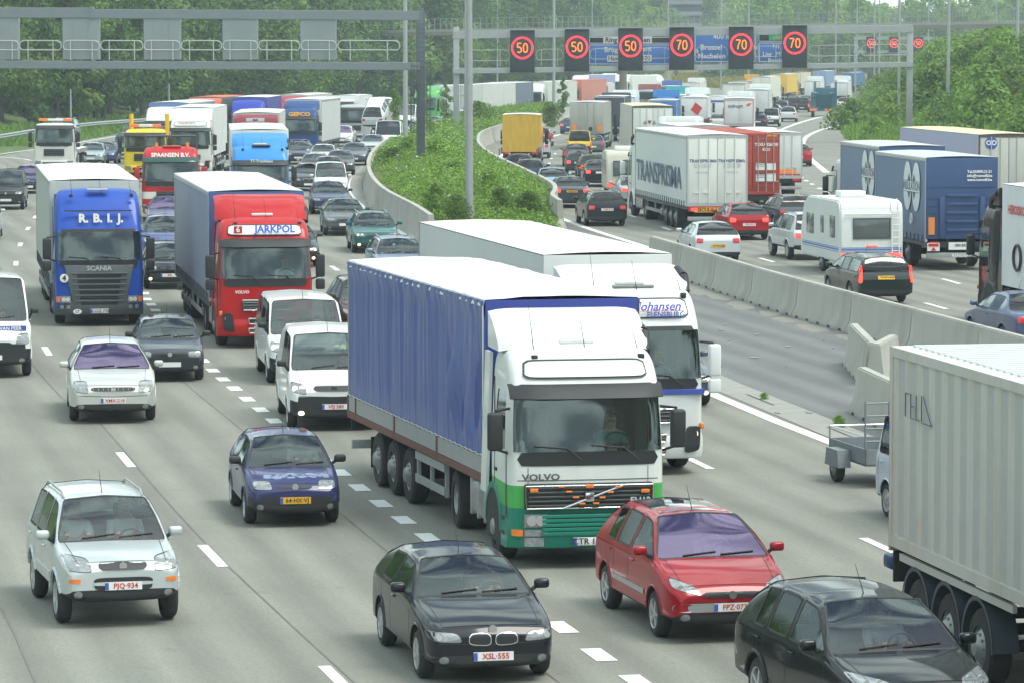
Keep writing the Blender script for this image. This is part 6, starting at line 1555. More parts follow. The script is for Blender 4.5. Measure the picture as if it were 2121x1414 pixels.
car('crossover', 1926, 1552, 'in', (.008, .010, .012), 'glossy black off-roader at the bottom right corner with aerial', kind='black', drv=D('w', 'd', 'driver in white shirt holding a phone in the black off-roader'), yaw=-15)
car('bighatch', 235, 868, 'in', (.58, .60, .56), 'champagne silver large hatchback with purple windscreen and chrome grille', yaw=-7.5, kind='metallic', glass=PURPLE, plate='XMX-218', drv=D('k', 'b', 'driver behind the purple windscreen of the champagne hatchback'))
car('boxhatch', 352, 785, 'in', (.055, .065, .085), 'old dark grey boxy hatchback with two people and twin lamps', yaw=-7, plate='...342' if 0 else None, drv=D('k', 'd', 'man in dark top driving the old boxy hatchback'), pax=D('w', 'd', 'passenger in white shirt in the old boxy hatchback'), mirror=BLACK)
car('midvan', 693, 884, 'in', WHITE, 'white delivery van nearest the blue tarpaulin lorry, with lit lamp', yaw=-7, cat='van', group='vans in the traffic', name='van', plate='VEJ 580', lit=True, drv=D('r', 'd', 'driver in red and blue in the nearest white van'), mirror=BLACK)
car('vwvan', 640, 790, 'in', WHITE, 'white minibus van just behind the nearest white van', yaw=-8, cat='van', group='vans in the traffic', name='van', lit=True, drv=D('k', 'd', 'driver of the white minibus van'), mirror=BLACK)
t = car('bigvan', -18, 777, 'in', WHITE, 'white high van cut off by the left edge with blue lettering', cat='van', group='vans in the traffic', name='van', drv=D('b', 'b', 'driver in pale blue shirt in the van at the left edge'), mirror=BLACK)
S = STYLE['bigvan']; h = S['hit']((.55, S['Y0']-1, 1.17), (0, 1, 0)); bb = B(); bb.box(.10, .86, h.y-.05, h.y-.03, .98+.12, 1.09+.14); obj('blue_strip', bb, BLUET, t); text('VAN PEER', .085, WHITET, t, (.48, h.y-.056, 1.165), bold=.03)
car('wagon', -45, 655, 'in', WHITE, 'white car roof just inside the left edge above the high van', group='cars in the slow traffic')
car('mpv', -48, 497, 'in', SILVER, 'silver car cut off by the left edge beside the blue lorry', kind='metallic')
car('smallvan', 12, 434, 'in', (.02, .022, .025), 'black van-like car at the left edge with grey bumper', kind='black')
car('hatch', 58, 401, 'in', NAVY, 'dark blue hatchback beside the black car at the left edge', glass=PURPLE)
car('sedan', 187, 343, 'in', (.38, .46, .48), 'pale silver saloon right of the white recovery truck', kind='metallic', simple=True)
car('wagon', 212, 341, 'in', (.05, .07, .16), 'dark blue estate behind the pale silver saloon', simple=True)
car('smallvan', 258, 330, 'in', (.02, .12, .15), 'dark teal van-like car left of the yellow recovery truck', simple=True)
car('smallvan', 272, 308, 'in', (.05, .16, .20), 'greenish blue van just behind the dark teal one', simple=True)
car('small', 350, 597, 'in', (.012, .014, .02), 'small black hatchback squeezed between blue and red lorries, lamp lit', kind='black', lit=True, plate='RX')
car('mpv', 345, 541, 'in', (.03, .06, .20), 'dark blue people carrier with lit indicator between the lorries', kind='metallic', lit=True, drv=D('k', 'd', 'driver of the dark blue people carrier'), pax=D('w', 'd', 'passenger of the dark blue people carrier'))
car('sedan', 348, 482, 'in', (.10, .11, .2), 'dark saloon with bright purple windscreen under the red recovery lorry', glass=PURPLE)
car('hatch', 612, 552, 'in', (.02, .03, .04), 'dark hatchback peeping out right of the red lorry, lamp lit', kind='black', lit=True)
car('mpv', 775, 702, 'in', (.06, .03, .03), 'dark brown car mostly hidden behind the blue tarpaulin trailer')
car('hatch', 1405, 838, 'in', (.05, .07, .10), 'dark slate car half hidden right of the second white lorry, lamps lit', lit=True, kind='metallic')
car('wagon', 836, 588, 'in', (.22, .28, .40), 'pale blue estate with roof rails just above the blue tarpaulin trailer', kind='metallic', drv=D('k', 'd', 'driver of the pale blue estate'), pax=D('k', 'd', 'passenger of the pale blue estate'))
car('wagon', 780, 523, 'in', (.012, .11, .10), 'dark green estate with silver bumper, its lamp lit', lit=True, drv=D('k', 'd', 'driver of the dark green estate'), pax=D('k', 'b', 'passenger of the dark green estate'))
car('sedan', 716, 487, 'in', (.10, .11, .12), 'dark grey saloon left of the dark green estate', kind='metallic', drv=D('k', 'd', 'driver of the dark grey saloon'), pax=D('k', 'd', 'passenger of the dark grey saloon'))
car('sedan', 684, 443, 'in', (.03, .045, .12), 'dark blue saloon with round twin lamps below the small white van', kind='metallic')
car('smallvan', 686, 413, 'in', WHITE, 'small white van with blue dashboard left of the curved gutter', cat='van', group='vans in the traffic', name='van')
car('hatch', 680, 378, 'in', (.30, .06, .08), 'red roofed car just behind the small white van', simple=True)
car('hatch', 640, 396, 'in', (.05, .05, .06), 'dark hatchback left of the small white van', simple=True)
car('wagon', 652, 372, 'in', (.30, .32, .33), 'light grey estate behind the dark hatchback by the blue cab', kind='metallic', simple=True)
car('sedan', 704, 363, 'in', (.07, .08, .09), 'dark saloon with pale roof behind the red roofed car', simple=True)
car('hatch', 668, 347, 'in', (.68, .70, .70), 'white hatchback right of the dark van-like car near the blue lorry', simple=True)
car('wagon', 618, 341, 'in', (.04, .04, .09), 'dark estate squeezed between pale blue cab and white hatchback', simple=True)
car('sedan', 733, 343, 'in', (.10, .12, .15), 'slate saloon with split grille in the middle of the lane', kind='metallic', simple=True)
car('sedan', 770, 322, 'in', (.55, .58, .60), 'silver white saloon below the white high van', kind='metallic', simple=True)
car('bigvan', 803, 318, 'in', WHITE, 'white high van beside the curved concrete wall', cat='van', group='vans in the traffic', name='van', simple=True)
car('mpv', 706, 304, 'in', WHITE, 'white people carrier with purple windscreen right of the dark blue lorry', glass=PURPLE, simple=True)
car('smallvan', 708, 284, 'in', (.25, .30, .32), 'grey van behind the purple screened people carrier', simple=True)
car('hatch', 912, 284, 'in', (.30, .38, .42), 'pale blue hatchback behind the island shrubs by the gantry column', simple=True)
car('wagon', 862, 288, 'in', (.35, .45, .50), 'pale car below the green lorry, left of the gantry column', simple=True)
car('wagon', 893, 276, 'in', (.10, .15, .22), 'dark car close behind the dark gantry column', simple=True)
car('bigvan', 838, 268, 'in', WHITE, 'white van just left of the green lorry', cat='van', group='vans in the traffic', name='van', simple=True)
car('mpv', 985, 262, 'in', (.20, .35, .62), 'light blue car right of the thick lamp post', simple=True)
t = car('wagon', 1064, 249, 'in', (.70, .74, .76), 'white car with a blue light bar on its roof', simple=True)
bb = B(); bb.box(-.55, .55, -.35, -.1, 1.46, 1.60, .04); obj('light_bar', bb, mat('blue_light', (.02, .12, .7), .3, emit=.5), t)
car('mpv', 1158, 240, 'in', WHITE, 'white car in front of the red lorry', simple=True)
car('smallvan', 942, 270, 'in', (.66, .68, .68), 'white car beside the slim lamp post behind the island', simple=True)
# --- driving away
car('volvowagon', 1836, 626, 'out', (.012, .026, .024), 'dark green estate with tall red lamps behind the concrete barrier', kind='metallic', pmat='y', rplate='TS-FG-NX', tlit=True, yaw=-9.5, drv=D('k', 'd', 'driver with elbow at the window of the dark green estate'))
car('hatch', 1487, 543, 'out', (.62, .66, .68), 'silver white small hatchback just beyond the concrete barrier', kind='metallic', pmat='y', rplate='10-TV-ZD', yaw=-7)
car('hatch', 1552, 496, 'out', (.40, .012, .02), 'bright red hatchback behind the white lorry', rplate='STN 912', tlit=True, yaw=-7)
car('wagon', 1655, 477, 'out', (.07, .09, .11), 'dark grey estate left of the blue lorry behind the caravan', kind='metallic', yaw=-7)
car('suv', 1690, 537, 'out', (.55, .58, .60), 'silver off-roader towing the big white caravan', kind='metallic', yaw=-10, tlit=True)
car('sedan', 2168, 722, 'out', (.07, .11, .22), 'metallic blue saloon cut off by the right edge', kind='metallic', yaw=-11)
car('wagon', 1258, 467, 'out', (.014, .018, .024), 'black estate with red lamps right of the island tip', kind='black', rplate='YNR-917', yaw=-6)
car('sedan', 1185, 430, 'out', (.05, .065, .085), 'slate saloon with brake lights on beside the island wall', kind='metallic', pmat='y', rplate='40-PS-VH', tlit=True, yaw=-3.5)
car('hatch', 1145, 407, 'out', (.28, .46, .58), 'pale sky blue hatchback beside the island wall', kind='metallic', yaw=-1.5, tlit=True)
car('wagon', 1097, 386, 'out', (.015, .03, .10), 'dark blue estate beside the curved wall', kind='metallic', tlit=True, yaw=1)
car('wagon', 1074, 372, 'out', (.02, .022, .025), 'black estate half hidden left of the dark blue estate', kind='black', tlit=True, yaw=2)
car('sedan', 1244, 387, 'out', (.015, .016, .02), 'black saloon with brake lights left of the beige caravan', kind='black', tlit=True)
car('wagon', 1228, 374, 'out', (.05, .06, .07), 'dark grey car left behind the black saloon', tlit=True, yaw=-1)
car('small', 1199, 362, 'out', (.015, .05, .06), 'dark green small hatchback below the red car', tlit=True)
car('hatch', 1193, 345, 'out', (.22, .04, .05), 'dark red car with pale roof behind the yellow van', yaw=1)
car('smallvan', 1200, 325, 'out', (.72, .52, .04), 'yellow van-like car behind the grey tipper', yaw=2)
car('hatch', 1228, 322, 'out', (.12, .15, .19), 'slate hatchback right of the yellow van-like car', simple=True)
car('sedan', 1322, 428, 'out', (.42, .45, .46), 'silver saloon left of the white lorry with blue lettering', kind='metallic', tlit=True)
car('hatch', 1119, 304, 'out', (.40, .02, .04), 'red hatchback right of the yellow tarpaulin truck', simple=True)
car('mpv', 1112, 328, 'out', (.48, .50, .52), 'silver car half hidden by the yellow tarpaulin truck', simple=True)
car('hatch', 1179, 278, 'out', (.05, .09, .16), 'dark blue car left of the grey tipper', simple=True, tlit=True)
car('hatch', 1655, 345, 'out', (.40, .02, .03), 'red car right of the plain white box lorry', simple=True)
car('smallvan', 1597, 263, 'out', (.76, .79, .80), 'small white van with two rear windows on the right road', cat='van', group='vans in the traffic', name='van')
car('mpv', 1632, 253, 'out', (.64, .67, .67), 'silver white hatchback right of the small white van', simple=True)
car('wagon', 1570, 268, 'out', (.03, .04, .06), 'dark car right behind the white lorry with lettering', simple=True)
car('wagon', 1600, 243, 'out', (.05, .06, .07), 'dark estate with a roof box behind the small white van', simple=True)
bb = B()
car('mpv', 1617, 236, 'out', (.06, .05, .10), 'dark purple car behind the roof box estate', simple=True, z=0)
car('smallvan', 1637, 233, 'out', (.04, .05, .07), 'dark van-like car in the middle of the far right road', simple=True, pmat='y')
car('smallvan', 1661, 233, 'out', (.03, .04, .05), 'dark car with bright brake lights left of the car transporter', simple=True, tlit=True)
car('sedan', 1667, 220, 'out', (.05, .09, .14), 'dark blue car behind the braking dark car', simple=True)
car('mpv', 1748, 228, 'out', WHITE, 'white car on the far right beside the bank', simple=True)
car('hatch', 1487, 268, 'out', (.70, .74, .76), 'small white car with red trim left of the lettered white lorry', simple=True)
car('smallvan', 1440, 155, 'out', (.60, .25, .35), 'distant pink and white van on the upper ramp road', simple=True) if 0 else None
# --- lorries coming
TRW = lambda c: paint(c, 'truck')
def volvo_extra(r):
    text('VOLVO', .10, DSTEEL, r['cab'], (-.76, -.04, 1.43), bold=.05, sx=1.3); text('FH12', .11, mat('pale_lettering', (.5, .55, .58), .4), r['cab'], (.80, -.125, 1.05), bold=.03); text('CTR 14LN', .10, BLACKT, r['cab'], (.03, -.125, .43), bold=.02)
lorry(1219, 1150, 'in', 'white cab lorry with green lower cab pulling a blue tarpaulin trailer', dict(style='volvo', Hc=3.40, fairing=3.90, bands=(.95, 1.30), bandm=(TRW((.012, .20, .14)), TRW((.07, .40, .09))), bumperm=TRW((.012, .20, .14)), topwin=True), dict(kind='tarp', side=mat('blue_tarp', (.10, .14, .36), .42, var=.03, scale=3, coat=.25, grime=0), axles=(6.0, 7.3, 8.6), front=mat('blue_front_tarp', (.025, .045, .27), .4), floor=mat('drop_side_grey', (.33, .35, .35), .55, var=.1, grime=.2)), cabpaint=TRW((.70, .73, .70)), drv=D('g', 'b', 'lorry driver in a green vest behind the big windscreen'), extra=volvo_extra, yaw=-10.5, art=3.5, ltrail=11.0)
def joh(r):
    c = r['cab']; text('Johansen', .17, mat('violet_blue_lettering', (.12, .10, .55), .5), c, (.38, .21, 3.15), bold=.03, shear=.35, tilt=-12); text('FLENSBURG', .10, BLUET, c, (.52, .19, 3.00), bold=.03, tilt=-12)
    b = B(); b.box(-.1, .86, .18, .195, 3.065, 3.075); obj('red_underline', b, REDT, c, smooth=False)
    b = B(); b.box(-1.20, 1.20, -.01, .2, 1.52, 1.62, .01); b.box(-1.255, -1.245, .1, 2.2, 1.52, 1.62); b.box(1.245, 1.255, .1, 2.2, 1.52, 1.62); obj('blue_stripe', b, mat('stripe_blue', (.05, .09, .42), .4), c, smooth=False)
    b = B(); b.box(-.35, .45, .80, 1.35, 3.47, 3.52, .02); obj('roof_hatch', b, mat('hatch_grey', (.25, .26, .25), .5), c)
lorry(1328, 968, 'in', 'white cab lorry with a blue stripe behind the blue tarpaulin trailer', dict(style='fh2', Hc=3.50, fairing=3.85, topwin=True, visor=False, lit=True, mirrorm=TRW((.76, .79, .77))), dict(kind='box', side=mat('reefer_side', (.60, .65, .66), .35, var=.05, grime=.1), front=TRW((.62, .64, .62)), roof=mat('reefer_roof', (.76, .75, .70), .5, var=.04, grime=.12)), cabpaint=TRW((.68, .71, .69)), drv=D('b', 'b', 'lorry driver in pale blue shirt in the second white cab'), extra=joh, yaw=-12, ltrail=13)
def jark(r):
    c = r['cab']; text('JARKPOL', .19, mat('jark_blue', (.08, .12, .62), .5), c, (.26, .165, 3.10), bold=.05, tilt=-10, sx=1.0); text('VOLVO', .08, WHITET, c, (-.62, -.02, 1.47), bold=.04)
    b = B(); b.box(-.82, -.60, .13, .16, 3.0, 3.19); obj('red_emblem', b, REDT, c); text('6', .15, WHITET, c, (-.71, .12, 3.10), bold=.04)
lorry(551, 712, 'in', 'red cab lorry with a blue grey curtain trailer', dict(style='fh2', Hc=3.40, fairing=3.95, topwin=True), dict(kind='curtain', side=mat('grey_curtain', (.24, .28, .36), .5, grime=.1, dirt=(.3, .3, .3)), front=mat('front_blue', (.04, .10, .28), .5), roof=mat('dull_roof', (.60, .64, .60), .5, var=.05, grime=.15)), cabpaint=TRW((.46, .010, .012)), yaw=-8.8, drv=D('w', 'b', 'lorry driver in the red cab with white sheet behind the screen'), extra=jark)
def rbij(r):
    c = r['cab']; yy = .30
    for i, (s, x) in enumerate(zip(('R.', 'B.', 'I.', 'J.'), (-.42, -.02, .32, .62))): text(s, .24, mat('cream_lettering', (.72, .70, .60), .5), c, (x, .185, 3.02), bold=.06, tilt=-12)
    text('SCANIA', .13, ALLOY, c, (0, -.095, 1.63), bold=.05, sx=1.1)
    b = B(); b.box(-.95, .95, .23, .30, 3.22, 3.25); obj('dark_groove', b, DARK, c, smooth=False); b = B(); b.box(-.30, .30, .70, .90, 3.78, 3.84, .02); obj('roof_lamp', b, ALLOY, c)
    b = B(); b.cyl((-.98, -.09, 1.36), (-.98, -.02, 1.36), .12, n=24); obj('number_disc', b, WHITEP, c); text('4', .15, BLACKT, c, (-.98, -.10, 1.36), bold=.05)
    b = B(); P_ = [(-.62+.12*math.cos(6.28*k/24), .42+.07*math.sin(6.28*k/24)) for k in range(24)]; b.prism(P_, 'y', -.12, -.08); obj('country_oval', b, WHITEP, c); text('LT', .075, BLACKT, c, (-.62, -.125, .42), bold=.03); text('COZ·778', .09, BLACKT, c, (.03, -.125, .43), bold=.02)
lorry(206, 668, 'in', 'bright blue cab lorry with grey ribbed grille and white roof trailer', dict(style='scania', Hc=3.82, ws0=1.86, ws1=2.66, visor=False, bumperm=mat('bumper_grey', (.07, .08, .085), .5)), dict(kind='curtain', side=mat('pale_curtain', (.46, .50, .49), .5, grime=.1), front=mat('pale_front', (.42, .46, .44), .5)), cabpaint=TRW((.012, .075, .42)), yaw=-8.6, extra=rbij)
def spa(r):
    c = r['cab']; text('SPAANSEN B.V.', .18, WHITET, c, (0, .17, 2.98), bold=.05, tilt=-15); text('The pearl of', .13, mat('brown_lettering', (.2, .08, .05), .5), c, (0, -.03, 1.62), bold=.03)
    for x in (-.62, .72): b = B(); b.cyl((x, .9, 3.25), (x, .9, 3.5), .09, .07, 12); obj('beacon', b, AMBER, c)
    b = B(); b.tube([Vector((-1.1, 2.3, 3.0)), Vector((-1.1, 2.3, 3.75)), Vector((1.1, 2.3, 3.75)), Vector((1.1, 2.3, 3.0))], .05); obj('protection_frame', b, DSTEEL, c); b = B(); b.box(-.35, .45, .6, 1.1, 3.28, 3.38, .04); obj('roof_hatch', b, TRW((.45, .05, .05)), c)
lorry(354, 462, 'in', 'red recovery lorry with white lettering over its windscreen and orange beacons', dict(style='plain', Hc=3.32, ws0=1.85, ws1=2.75, visor=mat('green_tint_visor', (.02, .07, .06), .2), bands=(1.1, 1.4), bandm=(TRW((.45, .02, .02)), TRW((.72, .70, .64))), mirrorm=TRW((.42, .02, .02)), bumperm=TRW((.70, .68, .62))), dict(kind='box', z1=1.5, z0=1.1, side=TRW((.4, .03, .03)), roof=DSTEEL, rearkind='plain', tl=False), kind='rigid', ltrail=6, cabpaint=TRW((.48, .015, .02)), yaw=-4.5, extra=spa, name='recovery_lorry')
def lblue(r):
    c = r['cab']; text('TT-Trucklease', .12, WHITET, c, (.05, -.0+.0, 2.72), bold=.03); text('THERMO KING', .12, BLACKT, r['box'][0], (0, r['Y0']+2.68, 3.72), bold=.04); b = B(); b.box(-.35, .45, .62, 1.05, 3.35, 3.42, .03); obj('roof_hatch', b, DSTEEL, c)
lorry(540, 462, 'in', 'sky blue cab lorry with a white refrigerated trailer', dict(style='plain', Hc=3.38, fairing=3.9, ws0=1.85, ws1=2.62), dict(kind='box', side=paint((.62, .66, .64), 'flat'), roof=mat('pale_green_roof', (.55, .62, .57), .5), front=paint((.66, .68, .64), 'flat')), cabpaint=TRW((.04, .26, .66)), yaw=-4.5, extra=lblue)
def simple(x, y, label, cabc, boxc, way='in', yaw=None, z1=4.0, L=13.6, kind='artic', Hc=3.4, style='plain', fair=3.95, bk='box', z0=1.15, roof=None, rear=None, W=2.55, extra=None, cat='lorry', rk='doors', name='articulated_lorry', lit=False, **kw):
    return lorry(x, y, way, label, dict(style=style, Hc=Hc, fairing=fair, detail=False, sidefair=False, **kw), dict(kind=bk, side=paint(boxc, 'flat'), front=paint(boxc, 'flat'), rear=rear or paint(boxc, 'flat'), roof=roof, z1=z1, z0=z0, W=W, detail=False, rearkind=rk, guard=(kind == 'artic'), lit=lit), kind=kind, ltrail=L, cabpaint=TRW(cabc), yaw=yaw, extra=extra, cat=cat, name=name if kind == 'artic' else 'rigid_lorry')
LW = (.74, .77, .75)
def fh_red(r): text('TRANSPORTS', .12, REDT, r['cab'], (-.2, .16, 3.12), bold=.03); 
simple(394, 364, 'white cab lorry with a pale sign and red lettering behind the red recovery lorry', LW, (.66, .68, .66), topwin=True, style='fh2', yaw=-1, extra=fh_red)
simple(338, 341, 'white cab lorry with a blue sided trailer behind the first white cab', LW, (.12, .20, .40), yaw=3, Hc=3.75, fair=None, roof=mat('white_tarp_roof', (.78, .80, .78), .5), style='plain', bk='curtain')
simple(418, 316, 'lorry showing only an orange roof edge behind the blue trailer', (.62, .10, .03), (.16, .18, .18), yaw=3, roof=mat('orange_red_roof', (.62, .10, .04), .5))
simple(512, 316, 'blue cab lorry behind the maroon and white cab', (.03, .06, .42), (.05, .07, .30), yaw=1, Hc=3.8, fair=None, style='scania')
def maroon(r): text('4 DAYS', .15, BLACKT, r['cab'], (0, .60, 3.72), bold=.05, tilt=-30) if 0 else None; b = B(); b.box(-.5, .5, 1.0, 1.1, 3.55, 3.75, .02); obj('number_board', b, WHITEP, r['cab']); text('4x4', .13, BLACKT, r['cab'], (0, .98, 3.65), bold=.05)
simple(528, 388, 'maroon and white cab lorry with a pale trailer', (.36, .03, .05), (.58, .58, .52), yaw=-2, topwin=True, extra=maroon, fair=3.95)
def gef(r): text('GEFCO', .27, mat('gold_lettering', (.75, .38, .02), .5), r['cab'], (0, .12, 3.0), bold=.07, tilt=-12, sx=1.25)
simple(620, 326, 'dark blue lorry with gold letters and pale curtain trailer', (.015, .06, .20), (.58, .60, .58), yaw=3, style='fh2', extra=gef, bk='curtain', fair=3.95)
simple(596, 305, 'pale grey and maroon box lorry behind the dark blue lorry', (.35, .04, .06), (.52, .53, .50), yaw=5)
simple(732, 296, 'silver recovery lorry carrying a tilted white car', (.42, .45, .46), (.25, .27, .28), z1=1.5, z0=1.2, kind='rigid', L=6.5, yaw=6, fair=None, Hc=3.1, rk='plain')
car('mpv', 772, 303, 'out', (.72, .76, .77), 'white car tilted nose up on the back of the silver recovery lorry', yaw=9, z=2.2, rot=R(-26), simple=True)
simple(705, 276, 'white coach-like lorry between dark blue lorry and silver recovery lorry', (.60, .62, .60), (.70, .72, .70), z1=3.4, Hc=3.1, fair=None, kind='rigid', L=7, yaw=8)
def faes(r):
    c = r['cab']; text('CARROSSERIE FAES', .15, BLACKT, c, (0, -.03, 1.62), bold=.03)
    b = B()
    for x0, x1 in ((-1.0, -.45), (.5, 1.0)): b.box(x0, x1, .8, 1.0, 3.12, 3.26, .04)
    obj('light_bar', b, mat('orange_lightbar', (.9, .18, .03), .3, emit=.25), c); b = B(); b.box(-.45, .5, .82, .98, 3.12, 3.26, .03); obj('light_bar_sign', b, WHITEP, c)
simple(112, 356, 'white recovery truck with orange light bar and black lettering', (.70, .70, .66), (.3, .31, .3), z1=1.35, z0=1.1, kind='rigid', L=6, yaw=-1, fair=None, Hc=2.98, rk='plain', extra=faes, visor=True, name='recovery_truck')
car('suv', 128, 330, 'in', (.12, .14, .18), 'dark car standing on the deck of the white recovery truck', z=1.1, simple=True, yaw=0)
def yel(r):
    c = r['cab']; b = B()
    for x0, x1 in ((-.9, -.4), (.4, .9)): b.box(x0, x1, .8, 1.0, 2.95, 3.12, .04)
    obj('light_bar', b, MATS['orange_lightbar'], c); b = B(); b.box(-.4, .4, .82, .98, 2.95, 3.12, .03); obj('light_bar_sign', b, WHITEP, c)
    for x in (-.95, 1.15): b = B(); b.cyl((x, 2.35, 1.2), (x, 2.35, 3.7), .13, n=14); obj('crane_post', b, TRW((.78, .48, .02)), c)
simple(300, 368, 'yellow recovery truck with orange light bar and two yellow posts', (.80, .58, .03), (.3, .3, .28), z1=1.4, z0=1.1, kind='rigid', L=6, yaw=-1, fair=None, Hc=2.85, rk='plain', extra=yel, ws0=1.75, ws1=2.5)
simple(878, 262, 'bright green lorry with a pale grey trailer behind the gantry column', (.12, .42, .12), (.52, .56, .54), yaw=16, style='fh2')
simple(960, 254, 'white lorry hidden behind the thick lamp post', LW, (.6, .62, .6), yaw=15, style='slats', Hc=3.7, fair=None)
simple(988, 249, 'blue cab lorry just left of the white slatted cab', (.03, .08, .38), (.04, .10, .40), yaw=15, Hc=3.8, fair=None)
simple(1028, 249, 'white cab lorry with slatted grille and grey blue trailer', LW, (.14, .18, .24), yaw=10, style='slats', Hc=3.78, fair=None)
simple(1100, 243, 'white cab lorry with slats and a pale cream trailer', LW, (.58, .62, .55), yaw=15, style='slats', Hc=3.78, fair=None)
def redl(r): b = B(); b.cyl((-.2, -.0, 3.15), (-.2, .12, 3.15), .42, n=24); obj('round_emblem', b, mat('emblem_cream', (.75, .6, .45), .5), r['cab']); b = B(); b.cyl((-.2, -.02, 3.15), (-.2, .1, 3.15), .3, n=24); obj('emblem_centre', b, REDT, r['cab'])
simple(1174, 228, 'red box lorry with a round pale emblem', (.58, .02, .02), (.55, .22, .16), yaw=15, Hc=3.7, fair=None, extra=redl, roof=mat('red_roof', (.6, .10, .08), .5), z1=3.8)
simple(1196, 212, 'white trailered lorry with blue top behind the red lorry', LW, (.30, .34, .55), yaw=17)
simple(1256, 203, 'white lorry with roof lamps left of the bridge pier', LW, (.74, .76, .72), yaw=17, z1=3.6)
simple(1283, 208, 'white lorry right behind the bridge pier', LW, (.68, .72, .68), yaw=18, z1=3.7)
simple(1236, 214, 'cream cab in front of the white lorries near the pier', (.74, .74, .60), (.6, .62, .6), yaw=12, kind='rigid', L=5, z1=2.9, Hc=2.8, fair=None)
# tanker
near, a_ = place(1318, 203, 1.4, 'in', 17); t = thing('road_tanker', 'white rounded tanker trailer right of the bridge pier', 'tanker', tuple(near+Vector((math.sin(a_), math.cos(a_), 0))*7), -a_, 'lorries in the traffic jam')
b = B(); b.cyl((0, -6, 2.4), (0, 6, 2.4), 1.25, n=24); b.cyl((0, -6.5, 2.4), (0, -6, 2.4), .9, 1.25, 24); b.cyl((0, 6, 2.4), (0, 6.5, 2.4), 1.25, .9, 24); obj('tank_body', b, TRW((.74, .78, .74)), t)
b = B(); b.box(-.5, .5, -6, 6, .8, 1.2); obj('chassis', b, DARK, t)
for y in (2.5, 3.8, 5.1):
    for sg in (1, -1): add_wheel(t, sg*1.05, y, False)
# --- lorries driving away
def tp(r):
    tr = r['box'][0]; e = r['box'][2]; a0 = r['Y0']+2.72
    text('TRANSPRISMA', .95, mat('slate_lettering', (.10, .14, .26), .5), tr, (1.31, e-7.2, 2.12), 'right', bold=.01, sx=1.42)
    for sg in (1, -1):
        text('TRANSPRISMA', .13, MATS['slate_lettering'], tr, (sg*.60, e+.028, 2.93), 'back', bold=.04); text('Tel. 253 606 200', .08, mat('faint_lettering', (.45, .48, .48), .6), tr, (sg*.62, e+.028, 2.78), 'back'); text('Fax 253 606 201', .08, MATS['faint_lettering'], tr, (sg*.62, e+.028, 2.68), 'back'); text('PORTUGAL', .08, MATS['faint_lettering'], tr, (sg*.62, e+.028, 2.45), 'back')
    b = B(); b.box(-1.2, 1.2, e-.02, e+.01, .84, 1.12); obj('red_rear_band', b, REDL, tr); b = B(); b.box(-.72, .95, e+.01, e+.02, .80, 1.0); obj('warning_board', b, mat('board_orange', (.85, .42, .02), .5), tr); text('VEICULO LONGO', .15, BLACKT, tr, (.12, e+.025, .90), 'back', bold=.04)
    for x in (-.95, .95): b = B(); b.box(x-.14, x+.14, e+.0, e+.03, .86, .98); obj('brake_light', b, REDLIT, tr)
lorry(1485, 473, 'out', 'white curtain trailer lorry with blue slanted lettering and orange rear board', dict(style='fh2', Hc=3.4, fairing=3.9, mirrorm=TRW(LW)), dict(kind='curtain', side=mat('white_curtain', (.68, .73, .73), .45, grime=.08, dirt=(.4, .42, .42)), rear=paint((.72, .75, .70), 'flat'), lit=False), cabpaint=TRW(LW), yaw=-7.2, extra=tp)
REDC = paint((.40, .055, .035), 'dirty')
def redc(r):
    tr = r['box'][0]; e = r['box'][2]
    for x, z, w_, h_ in ((-.35, 2.35, .20, .20), (-.85, 2.35, .20, .20), (-.35, 1.85, .20, .20), (-.85, 1.85, .20, .20)): b = B(); b.box(x-w_, x+w_, e+.022, e+.03, z-h_*.9, z+h_*.9); obj('data_plate', b, WHITEP, tr)
    for k, z in enumerate((2.5, 2.42, 2.34, 2.0, 1.92, 1.84)): text('22G1 30480 KGS' if k % 2 else 'MAX GROSS', .045, BLACKT, tr, (-.36, e+.032, z), 'back')
    text('TEXU 426738', .13, WHITET, tr, (-.62, e+.03, 3.30), 'back', bold=.04); text('42G1', .12, WHITET, tr, (-.62, e+.03, 3.08), 'back', bold=.04)
    b = B()
    for k in range(5):
        z = 1.5+k*.5
        for sg in (1, -1): b.box(*sorted((sg*.06, sg*1.18)), e+.005, e+.03, z-.03, z+.03)
    obj('door_rib', b, REDC, tr, smooth=False); b = B()
    for x in (-1.0, -.75, .75, 1.0): b.box(x-.1, x+.1, e+.03, e+.04, 3.66, 3.74)
    obj('hazard_stripe', b, mat('stripe_ochre', (.6, .35, .03), .5), tr, smooth=False)
lorry(1558, 448, 'out', 'red shipping container lorry seen from behind with white data plates', dict(style='plain', detail=False), dict(kind='container', side=REDC, rear=REDC, roof=mat('red_container_roof', (.48, .12, .09), .6), front=REDC, z1=3.78, z0=1.2, W=2.44, lit=False), cabpaint=TRW((.5, .5, .5)), yaw=-6, ltrail=12.2, extra=redc)
def wb(r):
    tr = r['box'][0]; e = r['box'][2]; b = B(); b.box(-.95, .35, e+.03, e+.04, 1.28, 1.46); obj('orange_marking', b, mat('orange_band', (.9, .22, .03), .5, emit=.1), tr); b = B(); b.box(-1.15, 1.15, e+.03, e+.036, 1.17, 1.23); obj('red_marking', b, REDL, tr)
